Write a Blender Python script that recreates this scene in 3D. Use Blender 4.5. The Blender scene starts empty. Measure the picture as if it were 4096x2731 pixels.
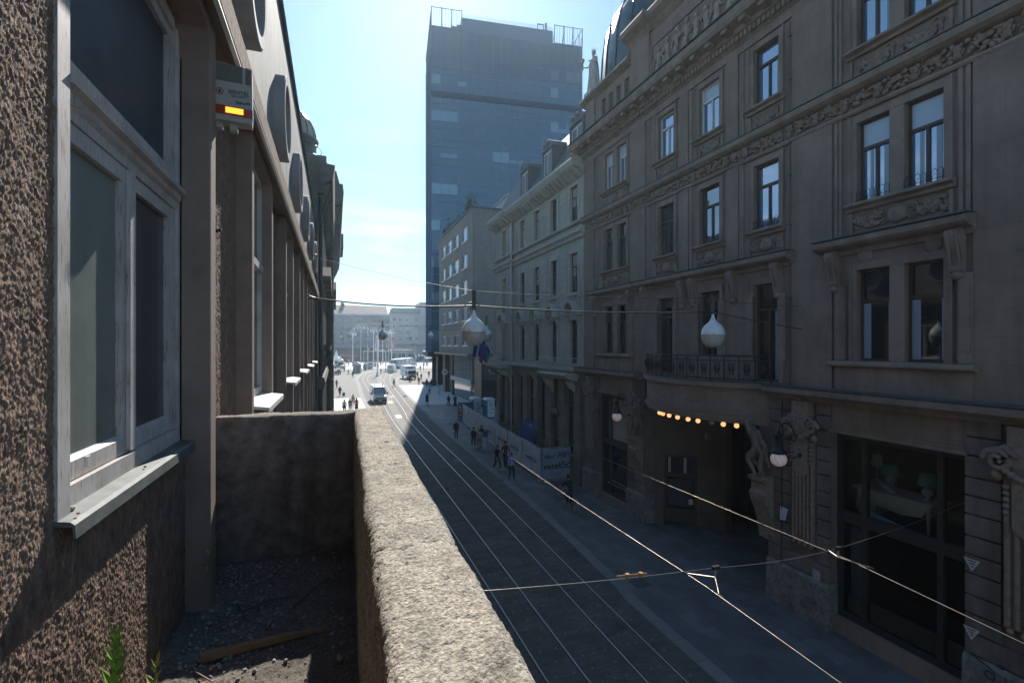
import bpy, math, random
from mathutils import Vector, Matrix, noise, Euler
RAD = math.radians
random.seed(11)
sc = bpy.context.scene
COL = sc.collection
U = random.uniform

# ---------------------------------------------------------------- camera model (survey of the place)
FPX, CXP, HYP, EYE = 2000.0, 2048.0, 1380.0, 8.5
PSI = math.atan(708 / 2000.0)
SP, CP = math.sin(PSI), math.cos(PSI)
def ray(u, v):
    a = (u - CXP) / FPX
    return (SP + a * CP, CP - a * SP, (HYP - v) / FPX)
def on_x(u, v, X):
    r = ray(u, v); t = X / r[0]
    return (X, r[1] * t, EYE + r[2] * t)
def yx(u, X):                       # distance along the street of a point of a facade standing at X
    return on_x(u, HYP, X)[1]
def on_z(u, v, Z=0.0):
    r = ray(u, v); t = (Z - EYE) / r[2]
    return (r[0] * t, r[1] * t, Z)
def at_d(u, v, d):                  # point at depth d
    a = (u - CXP) / FPX * d
    return (d * SP + a * CP, d * CP - a * SP, EYE + (HYP - v) / FPX * d)

# ---------------------------------------------------------------- mesh builder
class MB:
    def __init__(s):
        s.v = []; s.f = []; s.sm = []
    def add(s, vs, fs, smooth=False):
        o = len(s.v)
        s.v += [tuple(p) for p in vs]
        s.f += [tuple(i + o for i in f) for f in fs]
        s.sm += [smooth] * len(fs)
        return s
    def quad(s, a, b, c, d):
        return s.add([a, b, c, d], [(0, 1, 2, 3)])
    def box(s, x0, x1, y0, y1, z0, z1):
        vs = [(x, y, z) for x in (x0, x1) for y in (y0, y1) for z in (z0, z1)]
        return s.add(vs, [(0, 1, 3, 2), (4, 6, 7, 5), (0, 4, 5, 1), (2, 3, 7, 6), (0, 2, 6, 4), (1, 5, 7, 3)])
    def obox(s, c, size, M=None):
        hx, hy, hz = [q / 2 for q in size]
        M = M or Matrix.Identity(3); c = Vector(c)
        vs = [c + M @ Vector((x, y, z)) for x in (-hx, hx) for y in (-hy, hy) for z in (-hz, hz)]
        return s.add(vs, [(0, 1, 3, 2), (4, 6, 7, 5), (0, 4, 5, 1), (2, 3, 7, 6), (0, 2, 6, 4), (1, 5, 7, 3)])
    def bar(s, a, b, w, h=None):    # square bar between two points
        a = Vector(a); b = Vector(b); d = b - a
        q = d.to_track_quat('Y', 'Z').to_matrix()
        return s.obox((a + b) / 2, (w, d.length, h or w), q)
    def prism(s, pts, ax, a0, a1, smooth=False):
        # pts are 2-D in the two other axes (x: y,z ; y: x,z ; z: x,y)
        def P(p, a):
            return {'x': (a, p[0], p[1]), 'y': (p[0], a, p[1]), 'z': (p[0], p[1], a)}[ax]
        n = len(pts)
        s.add([P(p, a0) for p in pts] + [P(p, a1) for p in pts],
              [(i, (i + 1) % n, n + (i + 1) % n, n + i) for i in range(n)], smooth)
        s.add([P(p, a0) for p in pts], [tuple(range(n))])
        s.add([P(p, a1) for p in pts], [tuple(range(n))[::-1]])
        return s
    def lathe(s, c, prof, n=16, smooth=True, M=None):
        c = Vector(c); M = M or Matrix.Identity(3)
        vs = []
        for r, z in prof:
            for i in range(n):
                a = 2 * math.pi * i / n
                vs.append(c + M @ Vector((r * math.cos(a), r * math.sin(a), z)))
        fs = [(k * n + i, k * n + (i + 1) % n, (k + 1) * n + (i + 1) % n, (k + 1) * n + i)
              for k in range(len(prof) - 1) for i in range(n)]
        s.add(vs, fs, smooth)
        if prof[0][0] > 1e-4: s.add([vs[i] for i in range(n)], [tuple(range(n))[::-1]])
        if prof[-1][0] > 1e-4: s.add([vs[-n + i] for i in range(n)], [tuple(range(n))])
        return s
    def tube(s, pts, r, n=6, smooth=True, closed=False):
        pts = [Vector(p) for p in pts]
        m = len(pts); vs = []
        up = Vector((0.13, 0.21, 1))
        for k, p in enumerate(pts):
            if closed: t = pts[(k + 1) % m] - pts[k - 1]
            else: t = pts[min(k + 1, m - 1)] - pts[max(k - 1, 0)]
            t.normalize()
            a = t.cross(up)
            if a.length < 1e-3: a = t.cross(Vector((1, 0, 0)))
            a.normalize(); b = t.cross(a)
            rr = r[k] if isinstance(r, (list, tuple)) else r
            for i in range(n):
                g = 2 * math.pi * i / n
                vs.append(p + a * (rr * math.cos(g)) + b * (rr * math.sin(g)))
        mm = m if closed else m - 1
        s.add(vs, [(k * n + i, k * n + (i + 1) % n, ((k + 1) % m) * n + (i + 1) % n, ((k + 1) % m) * n + i)
                   for k in range(mm) for i in range(n)], smooth)
        if not closed:
            s.add(vs[:n], [tuple(range(n))[::-1]]); s.add(vs[-n:], [tuple(range(n))])
        return s
    def ball(s, c, r, n=8, m=5, M=None, smooth=True):
        if not isinstance(r, (tuple, list)): r = (r, r, r)
        c = Vector(c); M = M or Matrix.Identity(3)
        vs = [c + M @ Vector((0, 0, r[2]))]
        for k in range(1, m):
            t = math.pi * k / m
            for i in range(n):
                g = 2 * math.pi * i / n
                vs.append(c + M @ Vector((r[0] * math.sin(t) * math.cos(g), r[1] * math.sin(t) * math.sin(g), r[2] * math.cos(t))))
        vs.append(c + M @ Vector((0, 0, -r[2])))
        fs = [(0, 1 + i, 1 + (i + 1) % n) for i in range(n)]
        for k in range(m - 2):
            for i in range(n):
                a = 1 + k * n
                fs.append((a + i, a + n + i, a + n + (i + 1) % n, a + (i + 1) % n))
        a = 1 + (m - 2) * n; L = len(vs) - 1
        fs += [(a + i, L, a + (i + 1) % n) for i in range(n)]
        return s.add(vs, fs, smooth)
    def wheel(s, c, r, w, ax='x', n=20):
        M = {'x': Matrix.Rotation(RAD(90), 3, 'Y'), 'y': Matrix.Rotation(RAD(90), 3, 'X'), 'z': Matrix.Identity(3)}[ax]
        return s.lathe(c, [(r * .6, -w / 2), (r * .93, -w / 2), (r, -w * .3), (r, w * .3), (r * .93, w / 2), (r * .6, w / 2)], n, True, M)
    def leaf(s, c, size, M):
        a, b = size
        vs = [Vector(c) + M @ Vector(p) for p in ((0, 0, 0), (b / 2, a * .45, .06 * a), (0, a, 0), (-b / 2, a * .45, .06 * a))]
        return s.add(vs, [(0, 1, 2, 3)])
    def pieces(s):
        """the separate pieces of this mesh, each a builder of its own"""
        n = len(s.v); par = list(range(n))
        def find(i):
            while par[i] != i: par[i] = par[par[i]]; i = par[i]
            return i
        for f in s.f:
            a = find(f[0])
            for i in f[1:]: par[find(i)] = a
        isl = {}
        for i in range(n): isl.setdefault(find(i), []).append(i)
        keys = list(isl)
        if len(keys) > 700: return [s]
        bb = []
        for k in keys:
            c = [[s.v[i][a] for i in isl[k]] for a in range(3)]
            lo = [min(x) for x in c]; hi = [max(x) for x in c]; bb.append((lo, hi, max(h - l for l, h in zip(lo, hi))))
        grp = list(range(len(keys)))
        def fg(i):
            while grp[i] != i: grp[i] = grp[grp[i]]; i = grp[i]
            return i
        for i in range(len(keys)):
            for j in range(i + 1, len(keys)):
                g = sum(max(0, bb[i][0][a] - bb[j][1][a], bb[j][0][a] - bb[i][1][a]) ** 2 for a in range(3)) ** .5
                if g <= max(.02, .5 * max(bb[i][2], bb[j][2])): grp[fg(j)] = fg(i)
        out = {}
        for i, k in enumerate(keys): out.setdefault(fg(i), set()).update(isl[k])
        if len(out) == 1: return [s]
        res = []
        for vs in out.values():
            q = MB(); mp = {}
            for i in sorted(vs): mp[i] = len(q.v); q.v.append(s.v[i])
            for f, sm in zip(s.f, s.sm):
                if f[0] in mp: q.f.append(tuple(mp[i] for i in f)); q.sm.append(sm)
            res.append(q)
        return res
    def build(s, name, mat, parent=None, thing=None, mats=None, fmat=None, local=False):
        """One mesh object. Child of parent (coordinates are the place's, unless local)."""
        if parent is not None and name not in KEEP_WHOLE and not fmat and 16 <= len(s.v) < 9000:
            parts = s.pieces()
            if len(parts) > 1:
                return [q.build(name, mat, parent, None, mats, None, local) for q in parts][0]
        me = bpy.data.meshes.new(name)
        vs = s.v
        off = Vector((0, 0, 0))
        if parent is not None:
            root = parent
            while root.parent: root = root.parent
            if not local: off = Vector(root.location)
        else:
            xs = [p[0] for p in vs]; ys = [p[1] for p in vs]; zs = [p[2] for p in vs]
            off = Vector(((min(xs) + max(xs)) / 2, (min(ys) + max(ys)) / 2, min(zs)))
        me.from_pydata([(p[0] - off.x, p[1] - off.y, p[2] - off.z) for p in vs], [], s.f)
        me.polygons.foreach_set('use_smooth', s.sm)
        for m in (mats or [mat]): me.materials.append(m)
        if fmat: me.polygons.foreach_set('material_index', fmat)
        me.update()
        o = bpy.data.objects.new(name, me); COL.objects.link(o)
        if parent is not None: o.parent = parent
        else: o.location = off
        if thing: tag(o, *thing)
        return o

KEEP_WHOLE = {'fruit_frieze', 'figure_relief', 'lettering', 'foliage', 'leaf', 'stem', 'hair', 'face', 'graffiti', 'emblem', 'mirror', 'rim', 'louvre', 'globe_wire', 'candelabra_arm', 'drapery', 'symbol', 'print', 'roof_light', 'crank', 'lead_cable', 'number_plate', 'bonnet_lettering', 'scaffold', 'mullion_grid', 'louvre_screen', 'roof_screen', 'gate', 'old_sign_pegs', 'dome_ribs', 'shop_interior', 'rough_wall', 'rear_wall', 'dentil'}
def tag(o, label, cat, group=None, kind=None):
    o['label'] = label; o['category'] = cat
    if group: o['group'] = group
    if kind: o['kind'] = kind
    return o
def thing(name, label, cat, loc=(0, 0, 0), rotz=0, group=None):
    o = bpy.data.objects.new(name, None); COL.objects.link(o)
    o.location = loc; o.rotation_euler = (0, 0, rotz); o.empty_display_size = .2
    return tag(o, label, cat, group)
def struct(name, mb, mat, label, **k):
    o = mb.build(name, mat, **k); o['kind'] = 'structure'; o['label'] = label; o['category'] = 'setting'
    return o
def dup(root, loc, rotz=None, label=None, group=None):
    def cp(o, par):
        c = o.copy(); COL.objects.link(c); c.parent = par
        for ch in list(o.children): cp(ch, c)
        return c
    r = cp(root, None); r.location = loc
    if rotz is not None: r.rotation_euler = (0, 0, rotz)
    if label: r['label'] = label
    if group: r['group'] = group
    return r

# ---------------------------------------------------------------- materials
MATS = {}
def nodes_of(name):
    m = bpy.data.materials.new(name); m.use_nodes = True
    nt = m.node_tree; b = nt.nodes['Principled BSDF']
    return m, nt, b
def mat(name, c, rough=.8, var=.12, scale=2.0, bump=0.0, bscale=40, metal=0, spec=.4, c2=None, stretch=None, dirt=0, dscale=.6, bdist=.01, emis=0, streak=0, joints=None):
    if name in MATS: return MATS[name]
    m, nt, b = nodes_of(name)
    N = nt.nodes.new; L = nt.links.new
    geo = N('ShaderNodeNewGeometry')
    src = geo.outputs['Position']
    if stretch:
        mp = N('ShaderNodeMapping'); mp.inputs['Scale'].default_value = stretch
        L(src, mp.inputs['Vector']); src = mp.outputs['Vector']
    nz = N('ShaderNodeTexNoise'); nz.inputs['Scale'].default_value = scale; nz.inputs['Detail'].default_value = 8
    nz.inputs['Roughness'].default_value = .65
    L(src, nz.inputs['Vector'])
    rp = N('ShaderNodeValToRGB')
    rp.color_ramp.elements[0].position = .3; rp.color_ramp.elements[1].position = .7
    lo = [max(0, q * (1 - var)) for q in c]; hi = [min(1, q * (1 + var)) for q in (c2 or c)]
    if c2: lo = [q * (1 - var) for q in c]
    rp.color_ramp.elements[0].color = (*lo, 1); rp.color_ramp.elements[1].color = (*hi, 1)
    L(nz.outputs['Fac'], rp.inputs['Fac'])
    out = rp.outputs['Color']
    if dirt:
        n2 = N('ShaderNodeTexNoise'); n2.inputs['Scale'].default_value = dscale; n2.inputs['Detail'].default_value = 10
        n2.inputs['Roughness'].default_value = .7
        L(geo.outputs['Position'], n2.inputs['Vector'])
        r2 = N('ShaderNodeValToRGB'); r2.color_ramp.elements[0].position = .42; r2.color_ramp.elements[1].position = .68
        r2.color_ramp.elements[0].color = (1, 1, 1, 1); d = 1 - dirt; r2.color_ramp.elements[1].color = (d, d, d * .97, 1)
        L(n2.outputs['Fac'], r2.inputs['Fac'])
        mx = N('ShaderNodeMix'); mx.data_type = 'RGBA'; mx.blend_type = 'MULTIPLY'; mx.inputs[0].default_value = 1
        L(out, mx.inputs[6]); L(r2.outputs['Color'], mx.inputs[7]); out = mx.outputs[2]
    if joints:
        sp = N('ShaderNodeSeparateXYZ'); cb_ = N('ShaderNodeCombineXYZ'); L(geo.outputs['Position'], sp.inputs[0])
        L(sp.outputs['Y'], cb_.inputs['X']); L(sp.outputs['Z'], cb_.inputs['Y'])
        bk = N('ShaderNodeTexBrick'); bk.inputs['Scale'].default_value = 1; bk.inputs['Brick Width'].default_value = joints[0]; bk.inputs['Row Height'].default_value = joints[1]
        bk.inputs['Mortar Size'].default_value = .012; bk.inputs['Mortar Smooth'].default_value = .6
        bk.inputs['Color1'].default_value = (.98, .98, .98, 1); bk.inputs['Color2'].default_value = (1.03, 1.02, 1.02, 1); bk.inputs['Mortar'].default_value = (.85, .84, .83, 1)
        L(cb_.outputs[0], bk.inputs['Vector'])
        x5 = N('ShaderNodeMix'); x5.data_type = 'RGBA'; x5.blend_type = 'MULTIPLY'; x5.inputs[0].default_value = 1
        L(out, x5.inputs[6]); L(bk.outputs['Color'], x5.inputs[7]); out = x5.outputs[2]
    if streak:
        m4 = N('ShaderNodeMapping'); m4.inputs['Scale'].default_value = (2.6, 2.6, .16)
        L(geo.outputs['Position'], m4.inputs['Vector'])
        n4 = N('ShaderNodeTexNoise'); n4.inputs['Scale'].default_value = 1.0; n4.inputs['Detail'].default_value = 7; n4.inputs['Roughness'].default_value = .68
        L(m4.outputs['Vector'], n4.inputs['Vector'])
        r4 = N('ShaderNodeValToRGB'); r4.color_ramp.elements[0].position = .47; r4.color_ramp.elements[1].position = .72
        d = 1 - streak; r4.color_ramp.elements[0].color = (1, 1, 1, 1); r4.color_ramp.elements[1].color = (d, d * .98, d * .95, 1)
        L(n4.outputs['Fac'], r4.inputs['Fac'])
        x4 = N('ShaderNodeMix'); x4.data_type = 'RGBA'; x4.blend_type = 'MULTIPLY'; x4.inputs[0].default_value = 1
        L(out, x4.inputs[6]); L(r4.outputs['Color'], x4.inputs[7]); out = x4.outputs[2]
    L(out, b.inputs['Base Color'])
    b.inputs['Roughness'].default_value = rough; b.inputs['Metallic'].default_value = metal
    b.inputs['Specular IOR Level'].default_value = spec
    if bump:
        n3 = N('ShaderNodeTexNoise'); n3.inputs['Scale'].default_value = bscale; n3.inputs['Detail'].default_value = 6
        L(src, n3.inputs['Vector'])
        bp = N('ShaderNodeBump'); bp.inputs['Strength'].default_value = bump; bp.inputs['Distance'].default_value = bdist
        L(n3.outputs['Fac'], bp.inputs['Height']); L(bp.outputs['Normal'], b.inputs['Normal'])
    if emis:
        b.inputs['Emission Color'].default_value = (*c, 1); b.inputs['Emission Strength'].default_value = emis
    MATS[name] = m
    return m
def glass(name, c=(.015, .022, .028), rough=.03, ior=2.4, wav=.02, wscale=1.2):
    if name in MATS: return MATS[name]
    m, nt, b = nodes_of(name)
    N = nt.nodes.new; L = nt.links.new
    geo = N('ShaderNodeNewGeometry')
    nz = N('ShaderNodeTexNoise'); nz.inputs['Scale'].default_value = wscale; nz.inputs['Detail'].default_value = 2
    L(geo.outputs['Position'], nz.inputs['Vector'])
    bp = N('ShaderNodeBump'); bp.inputs['Strength'].default_value = wav; bp.inputs['Distance'].default_value = .1
    L(nz.outputs['Fac'], bp.inputs['Height']); L(bp.outputs['Normal'], b.inputs['Normal'])
    b.inputs['Base Color'].default_value = (*c, 1); b.inputs['Roughness'].default_value = rough
    b.inputs['IOR'].default_value = ior; b.inputs['Specular IOR Level'].default_value = .5
    MATS[name] = m
    return m
def clear_glass(name, tint=(.8, .85, .85)):
    if name in MATS: return MATS[name]
    m, nt, b = nodes_of(name)
    N = nt.nodes.new; L = nt.links.new
    o = nt.nodes['Material Output']; nt.nodes.remove(b)
    t = N('ShaderNodeBsdfTransparent'); t.inputs[0].default_value = (*tint, 1)
    g = N('ShaderNodeBsdfGlossy'); g.inputs['Roughness'].default_value = .02
    fr = N('ShaderNodeFresnel'); fr.inputs[0].default_value = 1.22
    mx = N('ShaderNodeMixShader')
    L(fr.outputs[0], mx.inputs[0]); L(t.outputs[0], mx.inputs[1]); L(g.outputs[0], mx.inputs[2]); L(mx.outputs[0], o.inputs[0])
    MATS[name] = m
    return m
def paving(name, c, w, h, mortar=.02, dark=.5, rot=0, rough=.75, var=.25, off=.5, bump=.4, spec=.4, dirt=.25):
    if name in MATS: return MATS[name]
    m, nt, b = nodes_of(name)
    N = nt.nodes.new; L = nt.links.new
    geo = N('ShaderNodeNewGeometry')
    mp = N('ShaderNodeMapping'); mp.inputs['Rotation'].default_value = (0, 0, rot)
    L(geo.outputs['Position'], mp.inputs['Vector'])
    br = N('ShaderNodeTexBrick'); br.inputs['Scale'].default_value = 1.0
    br.inputs['Brick Width'].default_value = w; br.inputs['Row Height'].default_value = h
    br.inputs['Mortar Size'].default_value = mortar; br.inputs['Mortar Smooth'].default_value = .2
    br.offset = off; br.inputs['Bias'].default_value = 0
    br.inputs['Color1'].default_value = (*[q * (1 - var) for q in c], 1); br.inputs['Color2'].default_value = (*[q * (1 + var) for q in c], 1)
    br.inputs['Mortar'].default_value = (*[q * dark for q in c], 1)
    L(mp.outputs['Vector'], br.inputs['Vector'])
    nz = N('ShaderNodeTexNoise'); nz.inputs['Scale'].default_value = .9; nz.inputs['Detail'].default_value = 10; nz.inputs['Roughness'].default_value = .7
    L(geo.outputs['Position'], nz.inputs['Vector'])
    r2 = N('ShaderNodeValToRGB'); r2.color_ramp.elements[0].position = .3; r2.color_ramp.elements[1].position = .75
    d = 1 - dirt
    r2.color_ramp.elements[0].color = (d, d, d, 1); r2.color_ramp.elements[1].color = (1.1, 1.1, 1.08, 1)
    L(nz.outputs['Fac'], r2.inputs['Fac'])
    mx = N('ShaderNodeMix'); mx.data_type = 'RGBA'; mx.blend_type = 'MULTIPLY'; mx.inputs[0].default_value = 1
    L(br.outputs['Color'], mx.inputs[6]); L(r2.outputs['Color'], mx.inputs[7])
    L(mx.outputs[2], b.inputs['Base Color'])
    bp = N('ShaderNodeBump'); bp.inputs['Strength'].default_value = bump; bp.inputs['Distance'].default_value = .01; bp.invert = True
    L(br.outputs['Fac'], bp.inputs['Height']); L(bp.outputs['Normal'], b.inputs['Normal'])
    b.inputs['Roughness'].default_value = rough; b.inputs['Specular IOR Level'].default_value = spec
    MATS[name] = m
    return m
def peeling(name, paint=(.72, .71, .68), wood=(.23, .18, .13), amount=.55, scale=7, stretch=(1, 1, .25)):
    if name in MATS: return MATS[name]
    m, nt, b = nodes_of(name)
    N = nt.nodes.new; L = nt.links.new
    geo = N('ShaderNodeNewGeometry')
    mp = N('ShaderNodeMapping'); mp.inputs['Scale'].default_value = stretch
    L(geo.outputs['Position'], mp.inputs['Vector'])
    nz = N('ShaderNodeTexNoise'); nz.inputs['Scale'].default_value = scale * 6; nz.inputs['Detail'].default_value = 9; nz.inputs['Roughness'].default_value = .75
    L(mp.outputs['Vector'], nz.inputs['Vector'])
    rp = N('ShaderNodeValToRGB'); e = rp.color_ramp.elements
    e[0].position = amount; e[0].color = (*paint, 1); e[1].position = amount + .06; e[1].color = (*wood, 1)
    L(nz.outputs['Fac'], rp.inputs['Fac'])
    n2 = N('ShaderNodeTexNoise'); n2.inputs['Scale'].default_value = 4; n2.inputs['Detail'].default_value = 6
    L(geo.outputs['Position'], n2.inputs['Vector'])
    r2 = N('ShaderNodeValToRGB'); r2.color_ramp.elements[0].color = (.7, .69, .66, 1); r2.color_ramp.elements[1].color = (1, 1, 1, 1)
    r2.color_ramp.elements[0].position = .3; r2.color_ramp.elements[1].position = .6
    L(n2.outputs['Fac'], r2.inputs['Fac'])
    mx = N('ShaderNodeMix'); mx.data_type = 'RGBA'; mx.blend_type = 'MULTIPLY'; mx.inputs[0].default_value = 1
    L(rp.outputs['Color'], mx.inputs[6]); L(r2.outputs['Color'], mx.inputs[7]); L(mx.outputs[2], b.inputs['Base Color'])
    bp = N('ShaderNodeBump'); bp.inputs['Strength'].default_value = .5; bp.inputs['Distance'].default_value = .003; bp.invert = True
    L(rp.outputs['Color'], bp.inputs['Height']); L(bp.outputs['Normal'], b.inputs['Normal'])
    b.inputs['Roughness'].default_value = .65
    MATS[name] = m
    return m
def glow(name, c, s):
    return mat(name, c, .5, .03, 5, emis=s)

# ---------------------------------------------------------------- writing
def text(name, body, size, org, xd, yd, m, parent, local=False, ext=.004, align='CENTER', shear=0, sx=1):
    cu = bpy.data.curves.new('lettering', 'FONT'); cu.body = body; cu.size = size; cu.extrude = ext
    cu.align_x = align; cu.align_y = 'CENTER'; cu.shear = shear; cu.resolution_u = 2; cu.offset = size * .018
    t = bpy.data.objects.new('lettering', cu); COL.objects.link(t)
    dg = bpy.context.evaluated_depsgraph_get()
    me = bpy.data.meshes.new_from_object(t.evaluated_get(dg))
    bpy.data.objects.remove(t); bpy.data.curves.remove(cu)
    xd = Vector(xd).normalized(); yd = Vector(yd).normalized(); zd = xd.cross(yd)
    mb = MB()
    mb.add([Vector(org) + xd * (p.co.x * sx) + yd * p.co.y + zd * p.co.z for p in me.vertices], [tuple(p.vertices) for p in me.polygons])
    bpy.data.meshes.remove(me)
    return mb.build(name, m, parent, local=local)

# ---------------------------------------------------------------- wall with openings, facing -X (sx=-1) or +X (sx=1)
def holed(mb, x, y0, y1, z0, z1, holes, depth, sx):
    ys = sorted({y0, y1, *[h[0] for h in holes], *[h[1] for h in holes]})
    zs = sorted({z0, z1, *[h[2] for h in holes], *[h[3] for h in holes]})
    ys = [q for q in ys if y0 <= q <= y1]; zs = [q for q in zs if z0 <= q <= z1]
    for i in range(len(ys) - 1):
        for j in range(len(zs) - 1):
            cy = (ys[i] + ys[i + 1]) / 2; cz = (zs[j] + zs[j + 1]) / 2
            if any(h[0] < cy < h[1] and h[2] < cz < h[3] for h in holes): continue
            mb.quad((x, ys[i], zs[j]), (x, ys[i + 1], zs[j]), (x, ys[i + 1], zs[j + 1]), (x, ys[i], zs[j + 1]))
    xi = x - sx * depth
    for a, b, c, d in holes:
        mb.quad((x, a, c), (xi, a, c), (xi, a, d), (x, a, d)); mb.quad((x, b, c), (xi, b, c), (xi, b, d), (x, b, d))
        mb.quad((x, a, d), (xi, a, d), (xi, b, d), (x, b, d)); mb.quad((x, a, c), (xi, a, c), (xi, b, c), (x, b, c))
def window(par, x, y0, y1, z0, z1, sx, fm, pm, transom=None, mull=1, fw=.07, ft=.07, blind=0, bm=None, curtain=None, name='window'):
    """Frame (part) with pane, blind (sub-parts). x = plane of the frame's outer face."""
    f = MB(); xb = x - sx * ft
    a, b = min(x, xb), max(x, xb)
    f.box(a, b, y0, y0 + fw, z0, z1); f.box(a, b, y1 - fw, y1, z0, z1)
    f.box(a, b, y0 + fw, y1 - fw, z0, z0 + fw); f.box(a, b, y0 + fw, y1 - fw, z1 - fw, z1)
    top = z1 - fw
    if transom:
        e = .012 * sx
        f.box(min(x + e, xb), max(x + e, xb), y0 + fw, y1 - fw, transom - fw * .7, transom + fw * .7); top = transom - fw * .7
    for k in range(mull):
        yc = y0 + (y1 - y0) * (k + 1) / (mull + 1)
        f.box(a, b, yc - fw * .6, yc + fw * .6, z0 + fw, top)
    o = f.build(name, fm, par)
    p = MB(); xp = x - sx * ft * .55
    p.box(min(xp, xp - sx * .01), max(xp, xp - sx * .01), y0 + fw * .5, y1 - fw * .5, z0 + fw * .5, z1 - fw * .5)
    p.build('pane', pm, o)
    if blind:
        q = MB(); xq = x - sx * ft * .35
        zb = z1 - fw - (z1 - z0) * blind
        q.box(min(xq, xq - sx * .008), max(xq, xq - sx * .008), y0 + fw + .004, y1 - fw - .004, zb, z1 - fw - .004)
        q.build('blind', bm, o)
    if curtain:
        q = MB(); xq = x - sx * ft * .42
        for (ca, cb) in curtain:
            q.box(min(xq, xq - sx * .006), max(xq, xq - sx * .006), y0 + (y1 - y0) * ca, y0 + (y1 - y0) * cb, z0 + fw + .005, (transom or z1) - fw - .005)
        q.build('curtain', MATS['curtain_behind_glass'], o)
    return o
def ornament(mb, x, y0, y1, z0, z1, sx, n, depth=.07, seed=0, big=.5):
    """High relief of fruit, leaves and scrolls on a panel."""
    rn = random.Random(seed)
    h = z1 - z0
    for i in range(n):
        t = (i + .5) / n
        y = y0 + (y1 - y0) * t + rn.uniform(-.02, .02)
        z = z0 + h * rn.uniform(.15, .85)
        r = h * rn.uniform(.08, .2) * (1 + big * .4)
        M = Matrix.Rotation(rn.uniform(0, 6.3), 3, 'X')
        mb.ball((x, y, z), (depth * rn.uniform(.6, 1.1), r * rn.uniform(.6, 1.4), r * rn.uniform(.5, 1)), 7, 4, M)
def garland(mb, x, y0, y1, z0, z1, sx, seed=0):
    rn = random.Random(seed)
    n = int(10 + (y1 - y0) * 12); h = z1 - z0
    for i in range(n):
        t = i / (n - 1); sag = (4 * t * (1 - t))
        y = y0 + (y1 - y0) * t; z = z1 - h * .25 - sag * h * .4
        w = h * (.13 + .12 * sag)
        for k in range(3):
            r = w * rn.uniform(.45, .7)
            mb.ball((x + sx * .01, y + rn.uniform(-.03, .03), z + rn.uniform(-w, w)), (.06, r, r), 6, 4)
    for ye, s in ((y0, 1), (y1, -1)):
        for k in range(4):
            mb.ball((x, ye + s * .02, z1 - h * (.2 + .2 * k)), (.06, h * .13 - k * .008, h * .14), 6, 4)
        mb.tube([(x + sx * .03, ye + s * h * .14 * math.cos(g) + s * h * .15, z1 - h * .2 + h * .14 * math.sin(g)) for g in [q * .7 for q in range(9)]], h * .05, 5)
def scroll(mb, x, y, z, r, sx, flip=1, thick=.05, turns=1.6):
    pts = []; rad = []
    for i in range(22):
        t = i / 21; g = t * turns * 2 * math.pi
        rr = r * (1 - .8 * t)
        pts.append((x + sx * thick * (.4 + t), y + flip * rr * math.cos(g), z + rr * math.sin(g))); rad.append(thick * (1 - .5 * t))
    mb.tube(pts, rad, 6)
# ================================================================ camera, light, sky
cam = bpy.data.cameras.new('camera'); camo = bpy.data.objects.new('camera', cam); COL.objects.link(camo)
camo.location = (0, 0, EYE); camo.rotation_euler = (RAD(90), 0, -PSI)
cam.sensor_width = 36; cam.lens = FPX / 4096 * 36; cam.shift_y = (HYP - 1365.5) / 4096; cam.clip_start = .05; cam.clip_end = 4000
sc.camera = camo
SUN_AZ, SUN_EL = RAD(11.2), RAD(37.5)
sd = Vector((math.sin(SUN_AZ) * math.cos(SUN_EL), math.cos(SUN_AZ) * math.cos(SUN_EL), math.sin(SUN_EL)))
sl = bpy.data.lights.new('sun', 'SUN'); sl.energy = 5.0; sl.angle = RAD(.5); sl.color = (1, .95, .87)
so = bpy.data.objects.new('sun', sl); COL.objects.link(so)
so.rotation_euler = (-sd).to_track_quat('-Z', 'Y').to_euler(); so.location = (10, 60, 60)
w = bpy.data.worlds.new('World'); sc.world = w; w.use_nodes = True
nt = w.node_tree; N = nt.nodes.new; L = nt.links.new
bg = nt.nodes['Background']
sky = N('ShaderNodeTexSky'); sky.sky_type = 'NISHITA'; sky.sun_disc = False
sky.sun_elevation = SUN_EL; sky.sun_rotation = SUN_AZ; sky.air_density = 1.0; sky.dust_density = 0.3; sky.ozone_density = 2.0
tc = N('ShaderNodeTexCoord')
mp = N('ShaderNodeMapping'); mp.inputs['Scale'].default_value = (2.2, 2.2, 12); mp.inputs['Location'].default_value = (.35, .1, .2)
L(tc.outputs['Generated'], mp.inputs['Vector'])
nz = N('ShaderNodeTexNoise'); nz.inputs['Scale'].default_value = 1.6; nz.inputs['Detail'].default_value = 9; nz.inputs['Roughness'].default_value = .6
nz.inputs['Distortion'].default_value = .4
L(mp.outputs['Vector'], nz.inputs['Vector'])
rp = N('ShaderNodeValToRGB'); rp.color_ramp.elements[0].position = .47; rp.color_ramp.elements[1].position = .72
L(nz.outputs['Fac'], rp.inputs['Fac'])
sx_ = N('ShaderNodeSeparateXYZ'); L(tc.outputs['Generated'], sx_.inputs[0])
band = N('ShaderNodeMapRange'); band.inputs['From Min'].default_value = .42; band.inputs['From Max'].default_value = .08
L(sx_.outputs['Z'], band.inputs['Value'])
mu = N('ShaderNodeMath'); mu.operation = 'MULTIPLY'; L(rp.outputs['Color'], mu.inputs[0]); L(band.outputs['Result'], mu.inputs[1])
mx = N('ShaderNodeMix'); mx.data_type = 'RGBA'; mx.inputs[7].default_value = (9, 9.4, 9.8, 1)
tn = N('ShaderNodeMix'); tn.data_type = 'RGBA'; tn.blend_type = 'MULTIPLY'; tn.inputs[0].default_value = 1; tn.inputs[7].default_value = (.80, 1.06, 1.17, 1)
L(sky.outputs[0], tn.inputs[6])
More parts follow.
